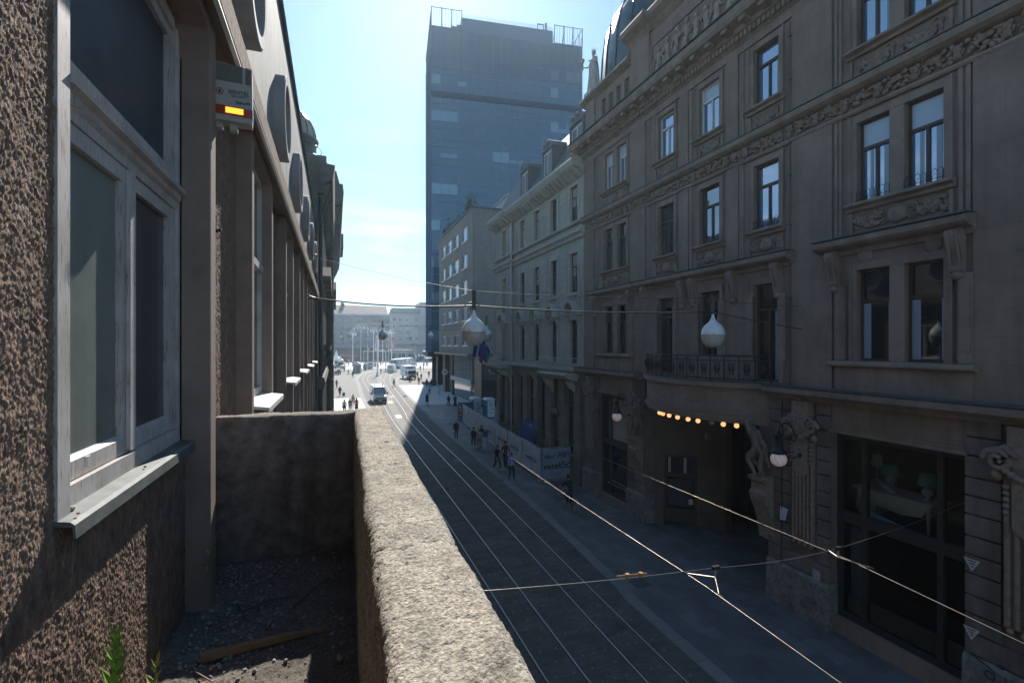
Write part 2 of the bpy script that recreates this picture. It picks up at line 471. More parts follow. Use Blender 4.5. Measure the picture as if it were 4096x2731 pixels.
L(mu.outputs[0], mx.inputs[0]); L(tn.outputs[2], mx.inputs[6]); L(mx.outputs[2], bg.inputs['Color'])
bg.inputs['Strength'].default_value = .08
vs_ = sc.view_settings; vs_.view_transform = 'Standard'; vs_.look = 'None'; vs_.exposure = 0.85; vs_.gamma = 1
sc.cycles.max_bounces = 6; sc.cycles.diffuse_bounces = 4; sc.cycles.glossy_bounces = 3; sc.cycles.transparent_max_bounces = 8
sc.cycles.caustics_reflective = False; sc.cycles.caustics_refractive = False

# ================================================================ palette
m_stucco = mat('brown_scratch_plaster', (.15, .098, .07), .95, .3, 26, c2=(.24, .163, .12), bump=.8, bscale=90, bdist=.012, stretch=(1, 1, .45))
m_render = mat('smooth_brown_render', (.24, .18, .152), .9, .1, 3, bump=.25, bscale=160, bdist=.004, dirt=.25, dscale=1.4)
m_fascia = mat('pale_render', (.30, .305, .31), .85, .2, 2, bump=.15, bscale=60, stretch=(1, 1, .18), dirt=.3, dscale=1.2)
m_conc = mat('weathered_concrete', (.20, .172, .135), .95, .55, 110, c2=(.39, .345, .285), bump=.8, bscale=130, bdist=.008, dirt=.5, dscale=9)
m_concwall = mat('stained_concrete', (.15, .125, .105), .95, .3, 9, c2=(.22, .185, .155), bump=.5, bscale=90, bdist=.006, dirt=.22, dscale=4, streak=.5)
m_balcfloor = mat('gritty_balcony_floor', (.085, .07, .058), .95, .5, 60, c2=(.19, .16, .135), bump=.7, bscale=130, bdist=.015, dirt=.4, dscale=2.5)
m_peel = peeling('peeling_white_paint', paint=(.46, .435, .43), amount=.545, scale=12, stretch=(1.6, 1.6, .12))
m_white_old = peeling('old_white_paint', paint=(.48, .46, .45), amount=.64)
m_zinc = mat('zinc_sheet', (.125, .135, .135), .6, .22, 9, metal=.15, dirt=.35, dscale=7)
m_paleSill = mat('pale_metal_sill', (.6, .61, .58), .5, .1, 5)
m_brown = mat('brown_facade_plaster', (.27, .2, .158), .9, .09, 1.2, bump=.15, bscale=110, bdist=.004, dirt=.3, dscale=.45, streak=.22, joints=(1.5, .62))
m_brown2 = mat('brown_facade_trim', (.28, .21, .167), .85, .1, 2.5, bump=.15, bscale=90, bdist=.004, dirt=.35, dscale=1.1, streak=.25)
m_relief = mat('brown_relief_stone', (.27, .205, .158), .85, .2, 9, bump=.3, bscale=50, bdist=.006, dirt=.35, dscale=7)
m_rust = mat('brown_rusticated_stone', (.185, .148, .125), .9, .18, 2.2, bump=.3, bscale=70, bdist=.006, dirt=.4, dscale=.8, streak=.35)
m_plinth = mat('rough_plinth_stone', (.22, .2, .18), .95, .35, 9, bump=.7, bscale=40, bdist=.015, dirt=.5, dscale=2.5)
m_cream = mat('cream_plaster', (.43, .41, .35), .9, .07, 1.2, bump=.12, bscale=90, bdist=.004, dirt=.2, dscale=.5, streak=.25)
m_cream2 = mat('cream_stucco_trim', (.45, .425, .365), .85, .1, 3, dirt=.2, dscale=1.2)
m_creamrust = mat('ashlar_ground_floor', (.22, .2, .17), .9, .14, 2, bump=.3, bscale=60, bdist=.006, dirt=.35, dscale=.8)
m_greyp = mat('grey_coarse_render', (.24, .232, .215), .95, .1, 2, bump=.4, bscale=60, bdist=.01, dirt=.2, dscale=.4, streak=.22)
m_dark = mat('dark_iron', (.025, .03, .032), .45, .2, 8, metal=.6)
m_black = mat('black_wood', (.03, .027, .025), .5, .2, 6, dirt=.2)
m_darkin = mat('dark_interior', (.018, .017, .016), .9, .2, 2)
m_slate = mat('grey_slate_roof', (.075, .085, .095), .6, .2, 5, bump=.3, bscale=20)
m_copper = mat('green_black_copper', (.05, .085, .095), .33, .25, 2.0, metal=.55, dirt=.2, dscale=1.5)
m_brownframe = mat('brown_window_wood', (.07, .045, .032), .5, .2, 8)
m_whiteframe = mat('white_window_wood', (.62, .61, .58), .55, .08, 6)
m_glass = glass('window_glass', (.02, .035, .05), ior=3.0)
m_glass_hi = glass('sky_tinted_window_glass', (.085, .16, .28), .04, 4.4)  # blue of the reflected sky is put into the base colour
m_glass_dk = glass('dim_window_glass', (.012, .015, .016), .03, 1.75)
m_shop = glass('shop_window_glass', (.008, .009, .01), .03, 1.6, .008, .6)
m_clear = clear_glass('clear_shop_glass')
m_dusty = mat('dusty_pane', (.155, .18, .168), .3, .14, 6, spec=.5, stretch=(1, 1, .12), dirt=.2, dscale=7)
m_dusty_dk = mat('dark_dusty_pane', (.035, .045, .055), .2, .3, 4, spec=.7, stretch=(1, 1, .15))
m_upper_pane = mat('sky_tinted_dusty_pane', (.045, .06, .078), .45, .3, 3, spec=.25, dirt=.2)  # sky reflection painted in as blue; the dust is its own
mat('curtain_behind_glass', (.26, .31, .37), .25, .2, 9, spec=.8, stretch=(1, 6, .1))
m_blind = mat('white_blind_behind_glass', (.4, .46, .54), .25, .05, 2, spec=.8)
m_shutter = mat('grey_roller_shutter', (.33, .31, .27), .7, .25, 1, stretch=(.01, .01, 22))
m_asphalt = mat('ground_cobble', (.16, .145, .127), .9, .2, 3, bump=.5, bscale=14, bdist=.02, dirt=.25, dscale=.3)
m_cobble = paving('square_cobble', (.17, .152, .134), .6, .2, .02, .7, 0, .85, .12)
m_slab = paving('grey_paving_slab', (.165, .173, .178), 1.2, .6, .010, .65, RAD(90), .55, .2, bump=.3, spec=.4, dirt=.5)
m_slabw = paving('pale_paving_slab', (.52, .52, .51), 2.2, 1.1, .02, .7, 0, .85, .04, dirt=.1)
m_kerb = paving('pale_kerb_stone', (.21, .21, .207), 1.0, 5, .015, .6, RAD(90), .85, .06, dirt=.15)
m_bed = paving('track_bed_setts', (.135, .127, .116), .5, .135, .012, .72, 0, .85, .13, bump=.4, dirt=.5)
m_median = mat('brown_asphalt_strip', (.20, .185, .165), .9, .2, 4, bump=.4, bscale=60)
m_rail = mat('polished_rail_steel', (.3, .31, .33), .33, .1, 5, metal=1)
m_groove = mat('rail_groove', (.06, .057, .053), .8, .2, 5)
m_wire = mat('copper_contact_wire', (.38, .33, .27), .38, .1, 3, metal=.9)
m_cable = mat('black_cable', (.03, .032, .03), .55, .2, 5)
m_lampw = mat('white_lamp_shell', (.8, .81, .82), .35, .05, 3, dirt=.12, dscale=5)
m_lampg = mat('grey_lamp_bowl', (.50, .47, .44), .45, .25, 40, dirt=.25, dscale=9)
m_rustbar = mat('rusty_hanger_bar', (.10, .08, .065), .8, .35, 8)
m_steel = mat('galvanised_steel', (.42, .43, .44), .4, .1, 4, metal=.6)
m_blue = mat('blue_sheet', (.03, .09, .25), .45, .15, 3)
m_white = mat('white_paint', (.75, .75, .74), .4, .04, 3)
m_red = mat('red_cloth', (.55, .03, .04), .7, .12, 3)
m_ink = mat('black_lettering', (.03, .03, .035), .6, .1, 5)
m_inkg = mat('grey_lettering', (.12, .12, .125), .6, .1, 5)
m_leafl = mat('bright_weed_leaf', (.14, .235, .045), .5, .45, 30)
m_leafd = mat('dark_shrub_leaf', (.045, .085, .03), .6, .35, 3)
m_stem = mat('green_stem', (.10, .15, .04), .6, .2, 20)
# ================================================================ LEFT: brown plaster house with the balcony
WX, FX, YEND = -.95, -.80, 25.4          # wall plane, front of the pilasters, end of the house
ZF = 6.68                                 # balcony floor
lb = thing('plaster_building', 'brown scratch-plaster house on the left with white windows, porthole rings and the balcony', 'building', (-4, 10, 0))
def rough_grid(y0, y1, z0, z1, x, holes, step, amp, seed=0):
    """a really displaced sheet of scratch plaster"""
    mb = MB(); ny = int((y1 - y0) / step) + 1; nz = int((z1 - z0) / step) + 1
    idx = {}; N_ = noise.noise; V_ = Vector
    for j in range(nz + 1):
        z = z0 + (z1 - z0) * j / nz
        for i in range(ny + 1):
            y = y0 + (y1 - y0) * i / ny
            p = V_((y * 125, z * 52, 3.1 + seed))
            h = N_(p) * .7 + N_(p * 1.9) * .5 + .35 * N_(V_((y * 14, z * 10, seed)))
            h = max(h, -.5) if h < 0 else h ** .8
            idx[i, j] = len(mb.v); mb.v.append((x + amp * h, y, z))
    for j in range(nz):
        zc = z0 + (z1 - z0) * (j + .5) / nz
        for i in range(ny):
            yc = y0 + (y1 - y0) * (i + .5) / ny
            if any(a < yc < b and c < zc < d for a, b, c, d in holes): continue
            mb.f.append((idx[i, j], idx[i + 1, j], idx[i + 1, j + 1], idx[i, j + 1])); mb.sm.append(True)
    return mb
W1 = (2.24, 3.9, 7.86, 10.62)
rough_grid(1.0, 3.92, 6.62, 10.2, WX, [W1], .006, .0078).build('rough_wall', m_stucco, lb)
wins = [(5.86, 7.42), (9.62, 11.02), (13.22, 14.7), (16.85, 18.3), (20.45, 21.9)]
mb = MB()
mb.box(-7, WX - .25, -9, YEND, 0, 14.3)
mb.box(WX - .26, WX, -9, 1.0, 0, 14.3); mb.box(WX - .26, WX - .02, 1.0, W1[0], 10.2, 14.3); mb.box(WX - .26, WX - .02, 1.0, W1[0] - .03, 0, 10.2)
mb.box(WX - .26, WX - .02, W1[0] - .03, W1[1], 0, W1[2] - .06); mb.box(WX - .26, WX - .002, W1[0] - .03, W1[1], W1[3], 14.3)
mb.build('rear_wall', m_stucco, lb)
mb = MB(); a, b, c, d = W1
mb.box(WX - .14, WX - .012, a - .03, a, c, d); mb.box(WX - .14, WX - .015, a - .02, b, c - .06, c)
mb.build('reveal', m_render, lb)
rough_grid(4.05, 5.74, 6.3, 10.72, WX, [], .011, .011, 5).build('rough_wall', m_stucco, lb)
mb = MB(); prev = 3.9
for y0, y1 in wins + [(YEND, YEND)]:
    mb.box(WX - .25, WX - (.02 if prev == 3.9 else 0), prev, y0, 0, 10.75)
    if y1 > y0: mb.box(WX - .25, WX - .002, y0, y1, 0, 7.86)
    prev = y1
mb.build('rough_wall', m_stucco, lb)
def fin(ya, yb, z0=6.0, name='pilaster'):
    q = MB(); n = 26
    prof = [(WX - .16, ya), (FX - .008, ya), (FX, ya + .008), (FX, yb - .008), (FX - .008, yb), (WX - .16, yb)]
    q.prism(prof, 'z', z0, 10.72); return q.build(name, m_render, lb)
fin(3.9, 4.06)
fin(1.98, 2.0, 10.64)
for y0, y1 in wins: fin(y0 - .14, y0); fin(y1, y1 + .14)
for y0, y1 in [W1[:2]] + wins:      # lintels with rounded corners
    yl = y0 if y0 > 3 else 1.9
    poly = [(yl, 10.64), (y1 - .16, 10.64), (y1 - .07, 10.61), (y1 - .02, 10.54), (y1, 10.42), (y1 + .002, 10.73), (yl, 10.73)]
    if y0 > 3: poly = [(y0, 10.42), (y0 + .02, 10.54), (y0 + .07, 10.61), (y0 + .16, 10.64)] + poly[1:5] + [(y1, 10.73), (y0, 10.73)]
    q = MB(); q.prism(poly, 'x', WX - .2, FX - .001); q.build('lintel', m_render, lb)
for y0, y1 in wins:
    sl = MB(); sl.prism([(WX, 7.875), (-.66, 7.84), (-.655, 7.83), (-.655, 7.78), (-.67, 7.78), (-.67, 7.81), (WX, 7.84)], 'y', y0 + .005, y1 - .005)
    o = window(lb, WX + .03, y0, y1, 7.88, 10.64, 1, m_white_old, m_dusty_dk, 9.5, 1, .085, .09)
    sl.build('sill', m_paleSill, o)
    q = MB(); q.box(WX - .02, WX + .055, y0 + .09, y1 - .09, 9.46, 9.54); q.build('transom', m_white_old, o)
# ---- the near window
nw = MB(); fx = WX - .03
nw.box(WX - .16, WX + .012, a - .005, a + .085, c, d)
nw.box(WX - .16, fx, b - .05, b, c, d); nw.box(WX - .16, fx - .012, b - .10, b - .05, c, d)
nw.box(WX - .16, fx - .004, a + .085, b - .10, d - .08, d); nw.box(WX - .16, fx + .012, a + .085, b - .05, c, c + .095)
win1 = nw.build('window', m_peel, lb)
def mould(y0, y1, prof, m, name='transom'):
    q = MB(); q.prism([(x, z) for x, z in prof], 'y', y0, y1); return q.build(name, m, win1)
zt = 9.47
mould(a + .086, b - .051, [(WX - .15, zt - .08), (fx - .006, zt - .08), (fx, zt - .035), (fx + .02, zt - .02), (fx + .02, zt + .01), (fx + .05, zt + .02), (fx + .055, zt + .04), (fx + .02, zt + .07), (fx - .02, zt + .11), (WX - .15, zt + .11)], m_peel)
ym = 3.05
def sash(y0, y1, z0, z1, w_, x0, pm, name, dz=.03):
    q = MB(); xb = x0 - .06
    q.box(xb, x0, y0, y0 + w_, z0, z1); q.box(xb, x0, y1 - w_, y1, z0, z1)
    q.box(xb, x0, y0 + w_, y1 - w_, z1 - w_, z1); q.prism([(xb, z0), (x0, z0), (x0, z0 + w_), (x0 - .035, z0 + w_ * 1.3), (xb, z0 + w_ * 1.3)], 'y', y0 + w_, y1 - w_)
    q.build(name, m_peel, win1)
    g = MB(); g.box(x0 - .034, x0 - .028, y0 + w_ * .7, y1 - w_ * .7, z0 + w_ * .7, z1 - w_ * .7); g.build('pane', pm, win1)
sash(a + .09, ym - .002, c + .10, zt - .084, .075, fx - .012, m_dusty, 'sash')
sash(ym + .002, b - .105, c + .10, zt - .084, .075, fx - .016, m_dusty_dk, 'sash')
q = MB(); q.box(fx - .01, fx + .010, ym - .035, ym + .035, c + .11, zt - .09); q.build('mullion_strip', m_peel, win1)
sash(a + .09, b - .105, zt + .112, d - .085, .06, fx - .02, m_upper_pane, 'sash')
q = MB()
q.prism([(WX - .1, 7.885), (WX + .05, 7.862), (WX + .064, 7.85), (WX + .068, 7.80), (WX + .06, 7.80), (WX + .056, 7.842), (WX - .1, 7.865)], 'y', a - .01, b - .03)
q.build('sill', m_zinc, win1)
q = MB(); q.box(WX + .018, WX + .03, 2.42, 2.45, 8.02, 8.06); q.build('weather_drip', m_peel, win1)
# ---- ledge, upper wall, rings, coping
XL = -.71
q = MB(); q.prism([(WX - .02, 10.76), (FX - .02, 10.76), (XL - .02, 10.70), (XL, 10.70), (XL, 10.98), (XL - .03, 11.0), (WX - .02, 11.06)], 'y', -6, YEND)
q.build('ledge', m_render, lb)
q = MB(); q.box(XL - .01, XL + .008, -6, YEND, 10.74, 10.97); q.build('ledge_band', m_stucco, lb)
q = MB(); q.box(XL - .02, XL + .012, -6, YEND, 10.685, 10.702); q.build('drip_edge', m_paleSill, lb)
XU = -.93
q = MB(); q.box(-1.3, XU, -6, YEND, 11.0, 14.5); q.build('upper_wall', m_fascia, lb)
q = MB(); q.prism([(-1.35, 14.5), (XU + .05, 14.5), (XU + .07, 14.55), (XU + .05, 14.64), (-1.35, 14.7)], 'y', -6, YEND); q.build('coping', m_slate, lb)
for k in range(7):
    yc = 2.3 + 3.6 * k
    q = MB(); n = 48; zc, Ro, Ri = 12.4, .70, .55; xo = XU + .17
    for rr0, rr1, x0, x1 in ((Ro, Ro, XU - .01, xo - .02), (Ro, Ro - .03, xo - .02, xo), (Ro - .03, Ri, xo, xo - .005), (Ri, Ri, xo - .005, XU + .02)):
        vs = []
        for r_, x_ in ((rr0, x0), (rr1, x1)):
            vs += [(x_, yc + r_ * math.cos(2 * math.pi * i / n), zc + r_ * math.sin(2 * math.pi * i / n)) for i in range(n)]
        q.add(vs, [(i, (i + 1) % n, n + (i + 1) % n, n + i) for i in range(n)], True)
    q.add([(XU + .018, yc + Ri * math.cos(2 * math.pi * i / n), zc + Ri * math.sin(2 * math.pi * i / n)) for i in range(n)], [tuple(range(n))])
    q.build('porthole_ring', m_fascia, lb)
q = MB(); q.box(-7, -1.3, -9, YEND, 14.3, 14.5); q.build('roof', m_slate, lb)

# ---- balcony (part of the house)
def lumpy(cx0, cx1, z0, z1, y0, y1, rnd, step, amp, shear=0.0):
    """parapet bar along y with rounded top edges and a pitted surface"""
    prof = []
    def seg(p, q_, n):
        for k in range(n): prof.append((p[0] + (q_[0] - p[0]) * k / n, p[1] + (q_[1] - p[1]) * k / n))
    nz_ = max(2, int((z1 - z0 - rnd) / (step * 2.5))); nx = max(2, int((cx1 - cx0 - 2 * rnd) / step)); nc = max(4, int(rnd * 1.57 / step))
    seg((cx0, z0), (cx0, z1 - rnd), nz_)
    for k in range(nc): g = math.pi - k / nc * math.pi / 2; prof.append((cx0 + rnd + rnd * math.cos(g), z1 - rnd + rnd * math.sin(g)))
    seg((cx0 + rnd, z1), (cx1 - rnd, z1), nx)
    for k in range(nc): g = math.pi / 2 - k / nc * math.pi / 2; prof.append((cx1 - rnd + rnd * math.cos(g), z1 - rnd + rnd * math.sin(g)))
    seg((cx1, z1 - rnd), (cx1, z0), nz_); prof.append((cx1, z0))
    ny = int((y1 - y0) / step); mb = MB(); n = len(prof); N_ = noise.noise; V_ = Vector
    cxm = (cx0 + cx1) / 2; hw_ = (cx1 - cx0) / 2
    for j in range(ny + 1):
        y = y0 + (y1 - y0) * j / ny
        for (x, z) in prof:
            p = V_((x * 75, y * 75, z * 75))
            h = N_(p) * .65 + N_(p * 2.1) * .5
            pit = max(0, N_(V_((x * 30, y * 30, z * 30))) - .38) * 3.4
            w_ = amp * (max(h, -.6) - pit) + .011 * N_(V_((x * 5, y * 5, z * 5)))
            tz = min(1, max(0, (z - (z1 - rnd)) / rnd)); sx = max(-1, min(1, (x - cxm) / hw_ * (1.02 if tz < 1 else .3)))
            mb.v.append((x + sx * w_ * (1 - tz * .7) + shear * (y - .8), y, z + w_ * tz))
    for j in range(ny):
        for i in range(n - 1):
            mb.f.append((j * n + i, j * n + i + 1, (j + 1) * n + i + 1, (j + 1) * n + i)); mb.sm.append(True)
    for j in (0, ny):
        mb.f.append(tuple(j * n + i for i in range(n))); mb.sm.append(False)
    return mb
lumpy(.085, .347, 6.3, 7.905, .35, 4.93, .045, .0072, .0072, .0195).build('balcony_parapet', m_conc, lb)
q = lumpy(4.68, 4.92, 6.3, 7.9, -.168, .94, .04, .010, .006)
q.v = [(-yy, xx, zz) for xx, yy, zz in q.v]
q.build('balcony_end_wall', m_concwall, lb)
fl = MB(); nx, ny = 100, 290
for j in range(ny + 1):
    for i in range(nx + 1):
        x = -.97 + 1.2 * i / nx; y = 1.0 + 3.7 * j / ny
        p = Vector((x * 45, y * 45, 1.7))
        h = noise.noise(p) * .007 + noise.noise(p * .22) * .012 + max(0, (y - 4.0)) * .03 + max(0, (-.72 - x)) * .10
        fl.v.append((x, y, ZF + h))
for j in range(ny):
    for i in range(nx):
        a0 = j * (nx + 1) + i; fl.f.append((a0, a0 + 1, a0 + nx + 2, a0 + nx + 1)); fl.sm.append(True)
fl.build('balcony_floor', m_balcfloor, lb)
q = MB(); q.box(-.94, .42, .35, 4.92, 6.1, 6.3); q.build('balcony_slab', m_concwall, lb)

# ---- loose things on the balcony
fz = ZF + .01
q = MB()
rn = random.Random(3)
for k in range(700):
    x = rn.uniform(-.82, .1); y = rn.uniform(2.3, 4.62)
    if rn.random() < .5: x = rn.uniform(-.85, -.3); y = rn.uniform(3.2, 4.6)
    r = rn.choice((.004, .005, .006, .008, .010, .014)) * rn.uniform(.7, 1.2)
    q.ball((x, y, ZF + .004 + max(0, (y - 4.0)) * .03 + max(0, (-.72 - x)) * .10 + r * .3), (r * rn.uniform(.8, 1.4), r, r * .7), 6, 4, Euler((rn.uniform(0, 3), 0, rn.uniform(0, 3))).to_matrix(), False)
o = q.build('gravel', mat('pale_gravel', (.30, .28, .26), .95, .4, 60)); tag(o, 'loose crumbs of plaster and gravel scattered over the balcony floor', 'gravel', kind='stuff')
A = Vector(on_z(805, 2630, ZF + .03)); B = Vector(on_z(1310, 2500, ZF + .04))
q = MB(); dv = (B - A); side = Vector((-dv.y, dv.x, 0)).normalized()
w0, w1 = .045, .012
vs = []
for p, wd, hh in ((A, w0, .045), (A.lerp(B, .65), .03, .035), (B, w1, .014)):
    vs += [p - side * wd / 2 + Vector((0, 0, -.02)), p + side * wd / 2 + Vector((0, 0, -.02)), p + side * wd / 2 + Vector((0, 0, hh - .02)), p - side * wd / 2 + Vector((0, 0, hh - .02))]
q.add(vs, [(0, 1, 2, 3), (8, 11, 10, 9)] + [(4 * k + i, 4 * k + (i + 1) % 4, 4 * k + 4 + (i + 1) % 4, 4 * k + 4 + i) for k in range(2) for i in range(4)])
tag(q.build('wood_splint', mat('old_pine_wood', (.24, .15, .09), .8, .25, 14, stretch=(1, 1, 1), bump=.3, bscale=60)), 'long broken wooden splint lying across the balcony floor', 'wood')
def twig(pts, r, label, m=None):
    P_ = [on_z(u, v, ZF + .015) for u, v in pts]
    q = MB(); q.tube([(p[0], p[1], p[2] + .004 * (i % 2)) for i, p in enumerate(P_)], r, 5)
    tag(q.build('twig', m or mat('dry_twig', (.09, .07, .055), .9, .3, 30)), label, 'twig')
twig([(980, 2440), (1060, 2405), (1180, 2380)], .004, 'thin dark twig lying furthest from the window, near the middle of the balcony floor')
twig([(950, 2410), (968, 2445), (985, 2480)], .0045, 'short dark twig pointing towards the viewer on the balcony floor')
twig([(1170, 2430), (1260, 2350), (1380, 2270)], .0035, 'long thin twig leaning into the far corner by the parapet')
twig([(770, 2660), (785, 2690), (850, 2725)], .004, 'pale crooked twig in front of the wooden splint', mat('pale_twig', (.3, .22, .16), .9, .3, 30))
for u, v, r, lab in ((925, 2335, .018, 'pale stone at the foot of the balcony end wall'), (765, 2540, .016, 'pale pebble beside the pilaster foot on the balcony floor'), (845, 2675, .014, 'reddish brick crumb in front of the wooden splint'), (1360, 2630, .025, 'grey stone by the parapet on the balcony floor')):
    p = on_z(u, v, ZF + .015); q = MB(); q.ball(p, (r, r * .8, r * .6), 8, 6, Euler((.4, .3, 1)).to_matrix(), False)
    tag(q.build('stone', mat('brick_crumb', (.28, .10, .07), .9, .2, 30) if 'brick' in lab else mat('pale_gravel', (.3, .28, .26))), lab, 'stone')
for yy, xx, r, lab, mm in ((2.36, WX + .0, .014, 'largest plaster lump on the near end of the zinc window sill', 'pale_gravel'), (2.29, WX + .05, .006, 'small orange brick crumb on the near end of the zinc sill', 'brick_crumb'), (3.05, WX + .03, .007, 'dark crumb on the middle of the zinc sill', 'dry_twig')):
    q = MB(); q.ball((xx, yy, 7.874 + r * .3), (r, r * 1.3, r * .7), 8, 6, None, False)
    tag(q.build('stone', MATS[mm]), lab, 'stone')
# weeds
def weed(base, h, n, label, leafsize, lean=(0, 0), m=None):
    t = thing('weed', label, 'plant', base)
    rn = random.Random(int(h * 1000) + n)
    q = MB(); top = Vector((lean[0], lean[1], h))
    q.tube([(0, 0, 0), (lean[0] * .3, lean[1] * .3, h * .5), top], [.004, .0035, .002], 6); q.build('stem', m_stem, t, local=True)
    q = MB()
    for k in range(n):
        f = .12 + .88 * k / n; c = Vector((lean[0] * f * f, lean[1] * f * f, h * f)); g = k * 2.4
        tilt = RAD(30 + 38 * f)
        M = Euler((0, 0, g)).to_matrix() @ Euler((tilt, 0, 0)).to_matrix()
        s_ = leafsize * (1 - .45 * f) * rn.uniform(.85, 1.15)
        q.leaf(c, (s_, s_ * .33), M)
    q.build('leaf', m or m_leafl, t, local=True)
weed((-.86, 2.46, ZF + .02), .60, 40, 'bright green leafy weed growing at the foot of the rough wall', .15, (.01, .03))
weed((-.87, 3.0, ZF + .02), .2, 14, 'half-dry weed with yellow-green leaves at the bottom of the wall', .09, (.02, 0), mat('dry_weed_leaf', (.22, .22, .05), .7, .35, 20))
weed((-.80, 3.82, 6.95), .26, 6, 'single lit green sprout growing from the pilaster foot', .09, (.04, 0))
# ---- alarm siren
t = thing('alarm_siren', 'grey alarm siren box with glowing amber strobe above the pilaster', 'alarm', (-.705, 4.2, 10.14), RAD(5))
hw, hd = .118, .06
m_siren = mat('grey_plastic', (.34, .33, .31), .55, .08, 9)
q = MB(); q.prism([(-hw, 0), (hw, 0), (hw + .004, .04), (hw, .40), (-hw, .42), (-hw - .004, .04)], 'y', -hd, hd)
q.build('housing', m_siren, t, local=True)
q = MB()
for k in range(15):
    z = .285 + k * .0085; q.box(-hw + .006, .055, -hd - .004, -hd, z, z + .0035); q.box(.075, hw - .006, -hd - .004, -hd, z, z + .0035)
q.build('louvre', mat('dark_plastic', (.09, .09, .09), .6), t, local=True)
q = MB(); q.prism([(-hw - .006, .045), (hw + .006, .04), (hw + .006, .098), (-hw - .006, .104)], 'y', -hd - .012, hd)
q.build('strobe', mat('amber_plastic', (.30, .05, .01), .25, .1, 20), t, local=True)
q = MB(); q.box(-.052, .062, -hd - .016, -hd - .010, .052, .092); q.build('strobe_light', glow('amber_light', (1, .36, .03), 1.3), t, local=True)
q = MB(); q.box(-.03, .02, -.02, .05, -.05, 0); q.box(-hw, -hw + .04, -.02, .05, -.04, .02); q.build('bracket', m_siren, t, local=True)
text('lettering', 'BENTEL', .040, (.034, -hd - .002, .212), (1, -.02, 0), (0, 0, 1), m_inkg, t, True, .0015, sx=1.0)
text('lettering', 'SECURITY', .021, (.034, -hd - .002, .184), (1, -.02, 0), (0, 0, 1), m_inkg, t, True, .0012, sx=1.15)
text('lettering', 'Echo-99', .028, (.06, -hd - .002, .142), (1, -.02, 0), (0, 0, 1), m_ink, t, True, .0012)
q = MB(); q.tube([(-.09 + .022 * math.cos(g), -hd - .001, .205 + .024 * math.sin(g)) for g in [k * .3 for k in range(21)]], .003, 5); q.ball((-.09, -hd - .001, .205), (.010, .002, .016), 6, 4)
q.build('emblem', mat('dull_red', (.25, .05, .05)), t, local=True)
q = MB(); p0 = Vector((WX, 4.75, 9.45)); q.tube([p0, p0 + Vector((.03, -.005, .0)), p0 + Vector((.05, -.01, .012))], .012, 8); q.tube([p0 + Vector((.05, -.01, .012)), p0 + Vector((.056, -.01, .014))], .017, 8)
tag(q.build('iron_peg', m_dark), 'small iron peg sticking out of the sunlit plaster strip', 'peg')
# ================================================================ dark ornate building further down the left side
pb = thing('ornate_building', 'dark ornate bank building with heavy cornice and glass turret beyond the plaster house', 'building', (-6, 45, 0))
m_dkst = mat('dark_stone', (.10, .097, .086), .9, .14, 1.5, bump=.25, bscale=40, bdist=.01, dirt=.35, dscale=.6)
m_dkst2 = mat('dark_stone_trim', (.13, .124, .11), .85, .15, 2.5, dirt=.3, dscale=1)
q = MB(); q.box(-14, -.78, YEND + .02, 40, 0, 17.2); q.box(-14, -.34, 40.0, 74, 0, 19.3); q.build('wall', m_dkst, pb)
q = MB()
for y in (27.4, 30.3, 33.2, 36.1, 39.0):
    q.box(-.78, -.6, y - .45, y + .45, 0, 15.8)
for y in [40.3 + k * 3.6 for k in range(10)]:
    for j in range(24):
        q.box(-.34, -.12, y - .55, y + .55, j * .75, j * .75 + .68)
q.build('pilaster', m_dkst2, pb)
q = MB()
q.prism([(-.78, 15.8), (-.5, 15.8), (-.45, 16.3), (-.1, 16.5), (0, 17.2), (-.78, 17.3)], 'y', YEND + .3, 39.9)
q.prism([(-.34, 18.2), (-.1, 18.2), (0, 18.9), (.55, 19.1), (.62, 19.9), (.55, 20.5), (-.34, 20.6)], 'y', 39.4, 74.6)
q.prism([(-3, 20.6), (.35, 20.6), (.1, 21.6), (-3, 22)], 'y', 40, 74)
q.box(.1, 1.0, 66, 73, 20.6, 22.4)
q.build('cornice', m_dkst2, pb)
for y in [25.9 + k * 1.15 for k in range(12)] + [40 + k * 1.35 for k in range(26)]:
    q = MB()
    if y < 39.5: q.prism([(-.75, 15.3), (-.5, 15.4), (-.25, 16.2), (-.2, 16.5), (-.75, 16.5)], 'y', y, y + .4)
    else: q.prism([(-.3, 17.6), (-.1, 17.7), (.35, 18.7), (.45, 19.1), (-.3, 19.1)], 'y', y, y + .5)
    q.build('modillion', m_dkst2, pb)
for y in (28.8, 31.7, 34.6, 37.5):
    o = window(pb, -.72, y - .55, y + .55, 8.6, 11.6, 1, m_dark, m_glass_dk, 10.6, 1, .08, .08)
    q = MB(); q.prism([(-.78, 8.2), (-.25, 8.2), (-.2, 8.5), (-.78, 8.5)], 'y', y - .9, y + .9); q.prism([(y - 1, 11.9), (y + 1, 11.9), (y + 1, 12.1), (y, 12.7), (y - 1, 12.1)], 'x', -.78, -.2); q.build('surround', m_dkst2, o)
    window(pb, -.72, y - .55, y + .55, 1.0, 4.6, 1, m_dark, m_glass_dk, 3.6, 1, .08, .08)
q = MB(); q.prism([(-.78, 6.4), (-.5, 6.4), (-.42, 6.7), (-.5, 6.95), (-.78, 7.0)], 'y', YEND + .2, 39.95); q.prism([(-.34, 6.6), (-.12, 6.6), (-.05, 7.0), (-.34, 7.1)], 'y', 39.9, 74.2); q.build('string_course', m_dkst2, pb)
